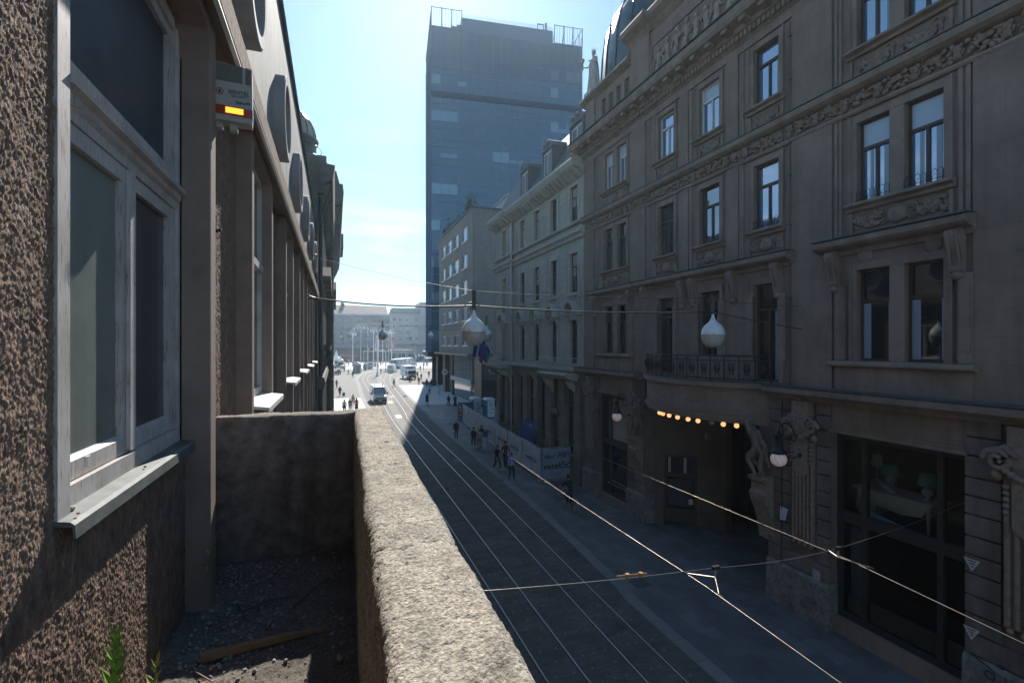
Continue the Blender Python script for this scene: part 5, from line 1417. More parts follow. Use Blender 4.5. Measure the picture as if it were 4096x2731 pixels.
POSES = {
 'stand': dict(lleg=dict(k=(.01, .5), a=(0, .085), t=(.13, -.05)), rleg=dict(k=(.02, .5), a=(.02, .085), t=(.13, -.05)), larm=STRAIGHT, rarm=dict(e=(0, .0, -.28), w=(-.03, .1, -.22))),
 'walk': dict(lean=.05, lleg=dict(k=(.2, .52), a=(.27, .1), t=(.12, .0)), rleg=dict(k=(-.04, .49), a=(-.3, .17), t=(.1, -.1)), larm=SW_B, rarm=SW_F),
 'walkb': dict(lean=.04, lleg=dict(k=(-.02, .5), a=(-.2, .13), t=(.11, -.08)), rleg=dict(k=(.14, .52), a=(.2, .09), t=(.13, -.03)), larm=SW_F, rarm=SW_B),
 'phone': dict(lean=.02, head=(.01, 0), lleg=dict(k=(.12, .52), a=(.15, .09), t=(.13, -.03)), rleg=dict(k=(0, .5), a=(-.18, .12), t=(.11, -.07)), larm=dict(e=(.02, .08, -.26), w=(.12, .1, .24)), rarm=SW_B),
 'bag': dict(lean=.03, lleg=dict(k=(.1, .51), a=(.1, .085), t=(.13, -.04)), rleg=dict(k=(-.02, .5), a=(-.14, .11), t=(.11, -.06)), larm=dict(e=(.03, .02, -.27), w=(.06, .2, .02)), rarm=STRAIGHT),
 'cycle': dict(pz=.98, lean=.42, lleg=dict(k=(.36, .78), a=(.2, .40), t=(.12, -.02)), rleg=dict(k=(.2, .58), a=(.08, .16), t=(.13, -.03)), larm=dict(e=(-.02, .2, -.16), w=(0, .2, -.12)), rarm=dict(e=(-.0, .2, -.16), w=(.0, .2, -.12))),
 'ride': dict(pz=.8, lean=.15, lleg=dict(k=(.4, .62), a=(.35, .2), t=(.13, 0)), rleg=dict(k=(.4, .62), a=(.35, .2), t=(.13, 0)), larm=dict(e=(0, .18, -.2), w=(0, .22, -.02)), rarm=dict(e=(0, .18, -.2), w=(0, .22, -.02))),
}
BODY = {}
def cl(name, c): return mat('cloth_' + name, c, .85, .2, 9)
SKIN = mat('skin', (.42, .25, .18), .6, .08, 9)
SHOE = {'w': cl('white_shoe', (.6, .6, .58)), 'd': cl('dark_shoe', (.03, .028, .026)), 'b': cl('brown_shoe', (.12, .06, .03))}
HAIRM = {'dark': cl('dark_hair', (.018, .013, .01)), 'brown': cl('brown_hair', (.08, .045, .025)), 'grey': cl('grey_hair', (.35, .34, .32)), 'fair': cl('fair_hair', (.3, .2, .1)), 'white': cl('white_hair', (.55, .54, .5))}
def get_body(p):
    if p not in BODY:
        me, J = body(POSES[p], 1.2)
        if p not in ('cycle', 'ride'):      # feet on the ground
            dz = -min(v.co.z for v in me.vertices) - .012
            me.transform(Matrix.Translation((0, 0, dz)))
            for k_ in J: J[k_] = (J[k_][0] + Vector((0, 0, dz)), J[k_][1])
        pz = POSES[p].get('pz', .93); idx = []
        zn = J['neck'][0].z
        feet = {k: J[k + 'ankle'][0] for k in 'lr'}; ank = [J['lankle'][0], J['rankle'][0], J['ltoe'][0], J['rtoe'][0]]
        pal = [J['lpalm'][0], J['rpalm'][0]]
        for f in me.polygons:
            c = f.center
            if min((c - q_).length for q_ in ank) < .085: k = 3
            elif min((c - q_).length for q_ in pal) < .14: k = 2
            elif c.z > zn - .02 and (c - J['skull'][0]).length < .22: k = 2
            elif min((c - J[s_ + n_][0]).length for s_ in 'lr' for n_ in ('elb', 'wri')) < .12: k = 0
            elif c.z < pz - .02 and p not in ('cycle', 'ride'): k = 1
            elif p in ('cycle', 'ride') and c.z < pz - .0 + .3 * max(0, -c.y) and (c.y > .12 or c.z < pz - .02): k = 1
            else: k = 0
            idx.append(k)
        BODY[p] = (me, J, idx)
    return BODY[p]
MESHC = {}
def person(pose, loc, face, label, top, legs, hair='dark', shoe='d', hairlen=0, skirt=None, coat=None, hat=None, group=None, h=1.0, crowd=False):
    """face = heading in degrees, 0 looks along +Y (away), 180 towards the camera"""
    me, J, idx = get_body(pose)
    t = thing('person', label, 'person', loc, RAD(-face), group); t.scale = (h, h, h)
    key = (pose, top.name, legs.name, shoe)
    if key not in MESHC:
        m2 = me.copy(); m2.materials.clear()
        for m_ in (top, legs, SKIN, SHOE[shoe]): m2.materials.append(m_)
        m2.polygons.foreach_set('material_index', idx); m2.update()
        MESHC[key] = m2
    o = bpy.data.objects.new('body', MESHC[key]); COL.objects.link(o); o.parent = t
    sk = J['skull'][0]
    kh = ('hair', pose, hair, hairlen)
    if kh not in MESHC:
        q = MB(); q.ball(sk + Vector((0, -.018, .03)), (.088, .098, .09), 12, 8)
        if hairlen: q.ball(sk + Vector((0, -.06, -.08 * hairlen)), (.085, .055, .1 + .08 * hairlen), 10, 7)
        x = q.build('hair', HAIRM[hair], t, local=True); MESHC[kh] = x.data
        # trim the face side
    else:
        x = bpy.data.objects.new('hair', MESHC[kh]); COL.objects.link(x); x.parent = t
    if not crowd:
        kf = ('face', pose)
        if kf not in MESHC:
            q = MB(); f = sk + Vector((0, .098, -.03))
            q.ball(f + Vector((0, .012, 0)), (.012, .016, .02), 6, 4)
            q.ball(f + Vector((0, -.004, -.045)), (.022, .01, .006), 6, 4)
            for s in (-1, 1): q.ball(f + Vector((s * .032, -.008, .024)), (.011, .008, .006), 6, 4); q.ball(sk + Vector((s * .084, .0, -.02)), (.012, .02, .032), 6, 4)
            y = q.build('face', mat('face_features', (.22, .11, .08), .6), t, local=True); MESHC[kf] = y.data
        else:
            y = bpy.data.objects.new('face', MESHC[kf]); COL.objects.link(y); y.parent = t
    if skirt:
        q = MB(); pz = POSES[pose].get('pz', .93); L_ = skirt[1]
        q.lathe((0, .02, 0), [(.15, pz + .1), (.185, pz - .06), (.2, pz - L_ * .5), (.2 + .08 * L_, pz - L_)], 14); q.build('skirt', skirt[0], t, local=True)
    if coat:
        q = MB(); pz = POSES[pose].get('pz', .93)
        q.lathe((0, .01, 0), [(.09, pz + .52), (.19, pz + .44), (.185, pz + .2), (.18, pz), (.22, pz - coat[1])], 14, True); 
        q.v = [(x_, y_ * .8, z_) for x_, y_, z_ in q.v]; q.build('coat', coat[0], t, local=True)
    if hat:
        q = MB(); q.ball(sk + Vector((0, -.01, .05)), (.095, .105, .08), 12, 8); q.lathe(sk + Vector((0, .03, .04)), [(.12, 0), (.1, .012)], 12); q.build('hat', hat, t, local=True)
    return t
BLK = cl('black', (.018, .018, .02)); GRY = cl('grey', (.16, .16, .165)); BLU = cl('light_blue', (.22, .38, .68)); MAR = cl('maroon', (.10, .025, .03)); DEN = cl('denim', (.06, .09, .16))
WHT = cl('white', (.62, .62, .6)); BEI = cl('beige', (.38, .3, .2)); RED = cl('red', (.5, .035, .05)); GRN = cl('dark_green', (.03, .1, .06)); TEA = cl('bright_blue', (.03, .25, .5)); OCH = cl('ochre', (.35, .25, .1)); DKG = cl('dark_grey', (.05, .05, .055)); LGT = cl('pale_grey', (.4, .4, .4))
def G(u, v): return on_z(u, v, .02)
# ---- near pavement
person('phone', (10.49, 29.7, .02), 172, 'woman in a light blue shirt holding a phone to her face by the banner fence', BLU, BLK, 'dark', 'b', 1)
person('walk', (10.42, 32.5, .02), 160, 'woman all in black with white shoes walking towards the viewer beside the maroon-shirted man', BLK, BLK, 'dark', 'w', 1)
person('walkb', (11.2, 33.0, .02), 2, 'man in a maroon shirt walking away along the banner fence', MAR, BLK, 'brown', 'd', h=1.05)
person('walk', (10.85, 40.2, .02), 5, 'walker in a black jacket on the street side of the group by the banner fence', BLK, DKG, 'dark', 'w')
person('walkb', (11.1, 39.4, .02), 10, 'walker in a beige top in the middle of the group by the banner fence', BEI, GRY, 'fair', 'd', 1)
person('walk', (11.75, 41.0, .02), 5, 'walker in black furthest away in the group by the banner fence', BLK, BLK, 'dark', 'w')
person('walkb', (11.55, 39.3, .02), 4, 'walker in a bright blue jacket and white trousers by the banner fence', TEA, WHT, 'white', 'w')
person('stand', (10.3, 44.2, .02), 8, 'grey-haired person in a black coat walking alone near the kerb', BLK, BLK, 'grey', 'd', 0, None, (BLK, .05))
person('walk', (12.35, 71.1, .02), 0, 'woman in a black top and knee-length skirt at the edge of the tower shadow', BLK, SKIN, 'dark', 'd', 1, (BLK, .48))
person('walk', (14.7, 67.6, .02), 178, 'person in black with white shoes walking towards the viewer near the blue fence', BLK, BLK, 'dark', 'w', 1)
person('stand', (15.55, 67.3, .02), 182, 'person in a long black dress beside the blue fence', BLK, BLK, 'dark', 'w', 1, (BLK, .8))
person('walkb', (15.2, 85.3, .02), 10, 'person in a pale grey top walking away by the grey block shopfront', LGT, DKG, 'brown', 'd')
person('walk', (16.3, 82.4, .02), 185, 'person in a white shirt walking beside the grey block shopfront', WHT, LGT, 'dark', 'w')
person('stand', (17.6, 101.6, .02), 0, 'long-haired woman in black waiting by the corner of the tower', BLK, BLK, 'dark', 'd', 1)
person('stand', (18.3, 100.3, .02), 190, 'person in a dark grey coat by the corner of the tower', DKG, BLK, 'dark', 'd', 0, None, (DKG, .15))
person('walk', (17.1, 108.7, .02), 3, 'person in black crossing from the box truck to the tower corner', BLK, BLK)
person('walk', (19.7, 121.6, .02), 182, 'man in an ochre shirt walking beyond the box truck', OCH, BEI, 'dark', 'd')
person('walkb', (23.4, 132, .02), 20, 'man in dark clothes walking towards the tram stop', BLK, DKG)
person('stand', (19.9, 128.7, .02), 0, 'person in a dark jacket standing right of the box truck', DKG, DKG)
# ---- sunlit side
person('walkb', (.3, 104.4, .02), 175, 'person with dark hair walking alone on the far left sunlit cobbles', DKG, BLK, 'dark', 'd', 1)
person('walk', (.75, 87.9, .02), 20, 'person in a dark coat pulling a blue suitcase on the left', BLK, BLK, 'dark', 'd', 0, None, (BLK, .2))
person('walk', (1.1, 65.9, .02), 3, 'woman in a pale top with a dark jacket tied round her waist', LGT, DEN, 'brown', 'd', 1, (BLK, .3))
person('walkb', (1.8, 67.0, .02), 6, 'woman in a dark green top with bare legs', GRN, SKIN, 'brown', 'w', 1, (GRY, .25))
person('walk', (2.35, 72.3, .02), 4, 'person in a beige coat and red scarf behind the woman in red', BEI, BEI, 'dark', 'd', 0, None, (BEI, .05), RED)
person('walkb', (2.6, 67.3, .02), 5, 'woman in a red top and long dark trousers', RED, DKG, 'brown', 'd', 1, (DKG, .6))
person('walk', (11.3, 103.7, .02), 265, 'person in black with a bag crossing the right-hand tram track', BLK, BLK, 'dark', 'd', 1)
person('walk', (3.56, 150.3, .02), 80, 'dark figure striding across the square left of the kiosk', DKG, BLK)
person('walkb', (4.42, 138, .02), 190, 'dark figure walking towards the viewer in front of the kiosk', BLK, BLK)
person('walk', (12.7, 151, .02), 250, 'figure in grey-blue walking between the two lamp masts', DEN, DEN)
person('stand', (2.8, 166.8, .02), 200, 'figure in grey near the red umbrellas', GRY, GRY)
# ---- crowd
rn = random.Random(21)
tops = [BLK, DKG, GRY, DEN, WHT, BEI, MAR, LGT]; legs_ = [BLK, DKG, DEN, GRY]
for i in range(62):
    if i < 48: u = rn.triangular(1446, 1512, 1470); v = 1488 - (u - 1436) * .22 - abs(rn.gauss(0, 9))
    elif i < 54: u = rn.uniform(1520, 1560); v = rn.uniform(1448, 1468)
    else: u = rn.uniform(1345, 1415); v = rn.uniform(1448, 1470)
    p = G(u, v)
    lab = ('person in the waiting crowd round the kiosk on the sunlit square' if i < 48 else 'small distant walker between the lamp masts on the square' if i < 54 else 'small distant walker by the red umbrellas')
    person(rn.choice(('stand', 'walk', 'walkb', 'bag')), p, rn.choice((90, 200, 300, 20, 170)), lab, rn.choice(tops), rn.choice(legs_), rn.choice(('dark', 'brown', 'fair')), group=('crowd round the kiosk', 'walkers between the masts', 'walkers by the umbrellas')[0 if i < 48 else 1 if i < 54 else 2], crowd=True, h=1.06)
for i in range(14):
    u = rn.uniform(1640, 1712); v = rn.uniform(1448, 1482); p = G(u, v)
    person(rn.choice(('stand', 'walk', 'walkb')), p, rn.choice((90, 200, 300, 20)), 'small figure waiting at the tram stop lamps on the right of the square', rn.choice(tops), rn.choice(legs_), 'dark', group='people at the tram stop', crowd=True)
# ---- atlantes and the roof statue
m_stat = mat('statue_stone', (.22, .178, .145), .85, .15, 6, dirt=.25, dscale=4)
def figure(par, name, pose, loc, rot, m, sc_, thick=1.0):
    me, J = body(pose, thick)
    M = Matrix.Translation(Vector(loc) - Vector(par.location)) @ Matrix.Rotation(rot, 4, 'Z') @ Matrix.Scale(sc_, 4)
    me.transform(M); me.materials.clear(); me.materials.append(m)
    o = bpy.data.objects.new(name, me); COL.objects.link(o); o.parent = par
    return o, J, M
BENT = dict(pz=.95, lean=.45, head=(0, 0), lleg=dict(k=(.3, .55), a=(.05, .1), t=(.12, -.04)), rleg=dict(k=(.22, .52), a=(-.12, .1), t=(.12, -.04)), larm=dict(e=(-.02, .05, .28), w=(.1, -.15, .1)), rarm=dict(e=(.0, .2, -.1), w=(-.14, -.05, .12)))
for (x, y, rot) in ((13.55, 13.2, RAD(20)), (13.75, 20.75, RAD(165))):
    o, J, M = figure(mbld, 'atlas_figure', BENT, (x, y, 4.0), rot, m_stat, 1.12, 1.38)
    q = MB(); g_ = lambda n_, dx=0, dy=0, dz=0: M @ (J[n_][0] + Vector((dx, dy, dz)))
    for a_, b_, r_ in ((('chest', 0, -.1, .12), ('pelvis', 0, -.2, .0), .10), (('chest', .12, -.08, .1), ('rhip', .12, -.15, -.1), .08), (('chest', -.12, -.08, .1), ('lhip', -.1, -.15, -.1), .08), (('pelvis', 0, .1, -.02), ('rknee', 0, .02, .05), .09), (('lhip', 0, .05, 0), ('lknee', 0, 0, .1), .08), (('rsh', 0, 0, .05), ('lsh', 0, 0, .06), .085), (('pelvis', .1, -.12, 0), ('rankle', .1, -.1, .25), .08), (('pelvis', -.05, -.16, 0), ('lankle', 0, -.14, .1), .07)):
        a_, b_ = g_(*a_), g_(*b_); q.tube([a_, a_.lerp(b_, .5) + Vector((-.05, 0, -.03)), b_], [r_, r_ * 1.1, r_ * .7], 8)
    q.build('drapery', m_stat, mbld, local=True)
    q = MB(); q.prism([(X0 - .62, 4.08), (X0 - .6, 3.95), (X0 - .45, 3.85), (X0 - .45, 3.6), (X0 - .55, 3.5), (X0 - .5, 3.25), (X0 - .32, 2.9), (X0 - .18, 2.4), (X0 - .1, 1.9), (X0 + .1, 1.9), (X0 + .1, 4.08)], 'y', y - .32, y + .32); q.build('figure_console', m_relief, mbld)
    q = MB(); q.box(X0 - .15, X0 + .1, y - .3, y + .3, 4.08, 5.74); q.build('figure_backing', m_rust, mbld)
st = thing('statue', 'white stone roof statue of a robed figure holding a mallet beside the dome', 'statue', (14.2, 25.85, 23.05))
o, J, M = figure(st, 'body', dict(pz=1.05, head=(.02, 0), lleg=dict(k=(.08, .55), a=(.02, .1), t=(.12, -.04)), rleg=dict(k=(.0, .53), a=(-.02, .1), t=(.12, -.04)), rarm=dict(e=(.05, .06, -.26), w=(.06, .18, -.04)), larm=dict(e=(-.06, .06, -.26), w=(.1, .16, .02))), (14.2, 25.85, 23.05), RAD(100), mat('white_statue_stone', (.5, .48, .45), .85, .12, 5), 1.38)
q = MB(); q.lathe((0, 0, 0), [(.40, -.05), (.36, .3), (.29, .7), (.29, 1.1), (.24, 1.5), (.26, 1.8), (.2, 2.0), (.09, 2.15)], 14)
for k in range(9): g = k * .7; q.tube([(.24 * math.cos(g), .24 * math.sin(g), 1.7), (.3 * math.cos(g + .25), .3 * math.sin(g + .25), .9), (.39 * math.cos(g), .39 * math.sin(g), 0)], .045, 5)
q.build('robe', MATS['white_statue_stone'], st, local=True)
q = MB()
for k in range(8): g = k * .785; q.tube([(.1 * math.cos(g), .1 * math.sin(g), 2.5), (.13 * math.cos(g), .13 * math.sin(g), 2.66)], [.03, .01], 4)
q.ball((0, 0, 2.45), (.13, .13, .14), 10, 8); q.build('crown', MATS['white_statue_stone'], st, local=True)
hm = M @ J['rpalm'][0]
q = MB(); q.tube([hm + Vector((0, 0, -.12)), hm + Vector((0, 0, .38))], .03, 6); q.bar(hm + Vector((-.03, -.12, .42)), hm + Vector((.03, .12, .42)), .13); q.build('mallet', mat('dark_bronze', (.05, .05, .045), .5), st, local=True)
q = MB(); q.box(-.42, .42, -.42, .42, -.05, .12); q.build('plinth', MATS['white_statue_stone'], st, local=True)
# ---- cyclist and bicycle
CY = Vector((11.38, 23.3, .02)); HEAD = RAD(-8)
bi = thing('bicycle', 'dark city bicycle with silver rear mudguard ridden up the pavement', 'bicycle', CY, -HEAD * 0 + RAD(5))
def wheel_b(y):
    q = MB(); q.tube([(0, y + .325 * math.cos(g), .345 + .325 * math.sin(g)) for g in [k * math.pi / 14 for k in range(28)]], .019, 6, True, True); t_ = q.build('wheel', m_black, bi, local=True)
    q = MB(); q.tube([(0, y + .3 * math.cos(g), .345 + .3 * math.sin(g)) for g in [k * math.pi / 14 for k in range(28)]], .01, 5, True, True)
    for k in range(16): g = k * math.pi / 8; q.tube([(0, y, .345), (0, y + .3 * math.cos(g), .345 + .3 * math.sin(g))], .0025, 3)
    q.tube([(-.05, y, .345), (.05, y, .345)], .02, 6); q.build('rim', m_steel, t_, local=True)
wheel_b(.54); wheel_b(-.52)
q = MB()
for a, b, r in (((0, .54, .345), (0, .42, .75), .014), ((0, .42, .75), (0, .38, .98), .016), ((0, .4, .8), (0, .0, .3), .019), ((0, .39, .9), (0, -.1, .42), .014), ((0, 0, .3), (0, -.17, .92), .017), ((.05, -.52, .345), (.02, 0, .3), .01), ((-.05, -.52, .345), (-.02, 0, .3), .01), ((.05, -.52, .345), (0, -.13, .75), .008), ((-.05, -.52, .345), (0, -.13, .75), .008)): q.tube([a, b], r, 6)
q.build('frame', mat('dark_bike_paint', (.02, .025, .03), .35), bi, local=True)
q = MB(); q.tube([(-.28, .2, 1.03), (-.2, .34, 1.05), (0, .39, 1.03), (.2, .34, 1.05), (.28, .2, 1.03)], .013, 6); q.build('handlebar', m_steel, bi, local=True)
q = MB(); q.ball((0, -.2, .95), (.08, .14, .035), 10, 6); q.build('saddle', m_black, bi, local=True)
for y in (.54, -.52):
    q = MB(); q.tube([(0, y + .36 * math.cos(g), .345 + .36 * math.sin(g)) for g in [RAD(10 + k * 14) for k in range(12 if y < 0 else 8)]] if y > 0 else [(0, y - .36 * math.cos(g), .345 + .36 * math.sin(g)) for g in [RAD(-20 + k * 13) for k in range(11)]], .022, 5); q.build('mudguard', m_steel, bi, local=True)
q = MB(); q.tube([(0, 0, .3), (.09, .1, .17)], .012, 5); q.tube([(0, 0, .3), (-.09, .05, .42)], .012, 5); q.box(.07, .17, .05, .15, .15, .18); q.box(-.17, -.07, .0, .1, .41, .44); q.build('crank', m_steel, bi, local=True)
q = MB(); q.box(-.07, .07, -.78, -.35, .7, .715); q.build('rear_rack', m_steel, bi, local=True)
cy = person('cycle', CY, -5, 'cyclist in black riding away on the bicycle', BLK, BLK, 'dark', 'b', 1.2)
# push the rider onto the saddle
cy.location = CY + Vector((0, -.2, 0))
# ---- held and pulled things
def handbag(p, label, m_):
    t = thing('handbag', label, 'bag', p); q = MB(); q.prism([(-.15, 0), (.15, 0), (.13, .22), (-.13, .22)], 'x', -.05, .05); q.build('bag_body', m_, t, local=True)
    q = MB(); q.tube([(0, -.1, .22), (0, -.06, .38), (0, .06, .38), (0, .1, .22)], .012, 5); q.build('handle', m_, t, local=True)
handbag((10.24, 29.75, .72), 'black handbag hanging at the side of the woman in the light blue shirt', BLK)
handbag((11.08, 103.6, .7), 'dark bag carried by the person crossing the right-hand track', DKG)
t = thing('backpack', 'dark blue backpack on the walker in the bright blue jacket', 'backpack', (11.55, 39.12, 1.1)); q = MB(); q.ball((0, 0, .22), (.16, .1, .24), 10, 8); q.build('pack', DEN, t, local=True)
q = MB(); q.ball((0, -.09, .12), (.11, .05, .1), 8, 6); q.build('pocket', DEN, t, local=True)
t = thing('suitcase', 'bright blue wheeled suitcase pulled by the person in the dark coat', 'suitcase', (1.35, 87.6, .02), .3)
q = MB(); q.box(-.2, .2, -.12, .12, .06, .62); q.build('shell', TEA, t, local=True)
q = MB(); q.tube([(-.12, .1, .6), (-.12, .2, .95), (.12, .2, .95), (.12, .1, .6)], .012, 5); q.build('handle', m_steel, t, local=True)
for x in (-.15, .15): q = MB(); q.wheel((x, .08, .05), .05, .03); q.build('wheel', m_black, t, local=True)
# ================================================================ ground
def sheet(name, poly, z, m, label, kind='structure'):
    q = MB(); q.add([(x, y, z) for x, y in poly], [tuple(range(len(poly)))])
    return struct(name, q, m, label)
q = MB(); q.box(-1500, 1500, -300, 2500, -.6, -.012); struct('ground', q, m_asphalt, 'wide brown-grey ground reaching to the horizon')
sheet('square_paving', [(-60, 84), (120, 84), (120, 330), (-60, 330)], -.006, m_cobble, 'brownish cobbled paving of the far square')
sheet('pavement', [(9.3, -20), (26, -20), (26, 72), (26, 106), (13.0, 106), (12.0, 97), (11.25, 77.6), (10.2, 45), (9.9, 25), (9.3, 12)], .002, m_slab, 'grey slab pavement along the right-hand houses')
sheet('pavement', [(-1, -20), (4.3, -20), (4.45, 66), (4.3, 84.5), (-6, 84.5), (-1, 60)], .002, m_slab, 'pale slab pavement along the left-hand houses')
sheet('track_bed', [(4.3, -20), (9.3, -20), (9.3, 12), (9.9, 25), (10.2, 45), (11.25, 77.6), (12.05, 97.3), (13.9, 122), (17, 140), (23, 165), (30, 185), (24, 200), (14, 178), (8.5, 160), (5.6, 135), (4.4, 85), (4.45, 66)], .004, m_bed, 'brown sett paving of the tram tracks')
def ribbon(pts, wdt, z, m, name, label):
    q = MB(); P_ = [Vector((x, y, 0)) for x, y in pts]; n = len(P_)
    for i, p in enumerate(P_):
        t = (P_[min(i + 1, n - 1)] - P_[max(i - 1, 0)]).normalized(); s_ = Vector((-t.y, t.x, 0)) * wdt / 2
        q.v += [(p.x - s_.x, p.y - s_.y, z), (p.x + s_.x, p.y + s_.y, z)]
    for i in range(n - 1): q.f.append((2 * i, 2 * i + 1, 2 * i + 3, 2 * i + 2)); q.sm.append(False)
    return q
def spline(pts, k=6):
    out = []
    P_ = [Vector((*p, 0)) for p in pts]; P_ = [P_[0] * 2 - P_[1]] + P_ + [P_[-1] * 2 - P_[-2]]
    for i in range(1, len(P_) - 2):
        a, b, c, d = P_[i - 1:i + 3]
        for j in range(k):
            t = j / k; v = .5 * ((2 * b) + (c - a) * t + (2 * a - 5 * b + 4 * c - d) * t * t + (3 * b - a - 3 * c + d) * t ** 3); out.append((v.x, v.y))
    out.append((P_[-2].x, P_[-2].y)); return out
struct('kerb_strip', ribbon(spline([(9.25, -20), (9.32, 11), (9.55, 16), (9.98, 25), (10.25, 45), (11.25, 77.6), (12.05, 97.3), (13.9, 122), (17, 140), (23, 165)]), .42, .008, None, '', ''), m_kerb, 'long pale kerb stones between the tracks and the right pavement')
struct('kerb_strip', ribbon(spline([(4.25, -20), (4.3, 40), (4.35, 66), (4.2, 85), (4.9, 115), (5.2, 132), (8, 156), (14, 178)]), .75, .008, None, '', ''), m_kerb, 'long white kerb strip curving along the left side of the tracks')
struct('median_strip', ribbon(spline([(6.9, 48), (6.95, 58), (7.6, 72), (8.3, 84), (9.3, 108), (10.4, 128), (13, 148), (18, 164)]), .95, .008, None, '', ''), m_median, 'brown asphalt strip between the two tracks')
for y in (59.5, 75): 
    sheet('road_marking', [(6.75 + (y - 58) * .04, y), (7.35 + (y - 58) * .04, y), (7.4 + (y - 58) * .04, y + 2.2), (6.8 + (y - 58) * .04, y + 2.2)], .014, m_white, 'white rectangle painted on the brown strip between the tracks')
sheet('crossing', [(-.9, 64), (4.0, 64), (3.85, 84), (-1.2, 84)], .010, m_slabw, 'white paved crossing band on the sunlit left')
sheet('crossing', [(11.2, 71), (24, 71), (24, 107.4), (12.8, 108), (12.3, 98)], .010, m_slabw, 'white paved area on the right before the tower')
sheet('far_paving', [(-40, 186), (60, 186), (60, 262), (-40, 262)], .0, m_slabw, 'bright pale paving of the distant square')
RAILS = [('left', [(5.05, -20), (5.05, 14), (5.06, 54), (5.45, 73), (5.85, 92.6), (6.55, 132), (9.1, 154), (12.8, 170), (17.6, 182)], 'leftmost tram rail, nearest to the balcony'),
         ('left', [(6.05, -20), (6.05, 14), (6.08, 54), (6.5, 73), (6.95, 92.6), (7.7, 132), (10.9, 154), (14.5, 169), (19.3, 180.5)], 'second tram rail from the left'),
         ('right', [(7.35, -20), (7.42, 12), (7.6, 27), (7.8, 55), (8.55, 69), (10.5, 116), (12.1, 132.5), (15, 153), (19, 168), (24, 180)], 'third tram rail from the left'),
         ('right', [(8.32, -20), (8.37, 12), (8.62, 27), (8.85, 55), (9.6, 69), (11.5, 110), (13.1, 130), (16.1, 152), (20.3, 166.5), (25.4, 178.5)], 'rightmost tram rail, nearest to the pavement')]
for s_, pts, lab in RAILS:
    sp = spline(pts, 8)
    t = thing('tram_rail', 'grooved steel ' + lab, 'rail', (pts[0][0], pts[0][1], 0), 0, 'tram rails')
    g = ribbon(sp, .10, .0115, None, '', ''); g.build('groove', m_groove, t)
    q = MB(); P_ = [Vector((x, y, 0)) for x, y in sp]; n = len(P_)
    for i, p in enumerate(P_):
        tt = (P_[min(i + 1, n - 1)] - P_[max(i - 1, 0)]).normalized(); s2 = Vector((-tt.y, tt.x, 0))
        for off, z in ((-.028, .013), (-.024, .022), (.024, .022), (.028, .013)): w_ = p + s2 * (off - .02); q.v.append((w_.x, w_.y, z))
    for i in range(n - 1):
        for k in range(3): a0 = 4 * i + k; q.f.append((a0, a0 + 1, a0 + 5, a0 + 4)); q.sm.append(True)
    q.build('rail_head', m_rail, t)
# white studs between the rails
q = MB(); rn = random.Random(6)
for x in (5.3, 5.55, 5.8, 6.35, 6.7, 7.05, 7.8, 8.05, 8.6):
    y = 4
    while y < 62:
        q.box(x - .02 + y * .004, x + .02 + y * .004, y, y + .05, .0085, .0105); y += rn.choice((.55, 1.1, 1.1))
o = q.build('setts_marks', mat('pale_stud', (.24, .24, .235), .6)); tag(o, 'small pale studs set in the track paving between the rails', 'studs', kind='stuff')
for (x, y, r, lab) in ((8.85, 84.5, .5, 'dark round manhole cover between the right-hand rails'), (.55, 76.5, .55, 'dark oval manhole cover in the white crossing'), (9.75, 29.9, .3, 'dark round drain cover in the pavement beside the woman in the light blue shirt')):
    q = MB(); q.lathe((x, y, .011), [(r, 0), (r, .006), (r * .9, .007), (.01, .007)], 20); tag(q.build('manhole_cover', m_dark), lab, 'cover')
for (u, v, wx, wy, lab) in ((2050, 2245, .75, .75, 'large square service cover between the two tracks, nearest the balcony'), (2230, 1990, .5, .8, 'rectangular service cover in the kerb beside the right track'), (2560, 2330, .6, .6, 'square drain cover in the pavement near the portal'), (1830, 1840, .6, .6, 'square service cover between the tracks level with the banner fence')):
    x, y, z = on_z(u, v, .012); q = MB(); q.box(x - wx / 2, x + wx / 2, y - wy / 2, y + wy / 2, .0, .011); q.box(x - wx / 2 + .04, x + wx / 2 - .04, y - wy / 2 + .04, y + wy / 2 - .04, .011, .014)
    for k in range(5): q.box(x - wx / 2 + .08, x + wx / 2 - .08, y - wy / 2 + .1 + k * (wy - .2) / 4 - .015, y - wy / 2 + .1 + k * (wy - .2) / 4 + .015, .014, .018)
    tag(q.build('service_cover', mat('worn_cast_iron', (.10, .10, .098), .6, .25, 9, metal=.3)), lab, 'cover')
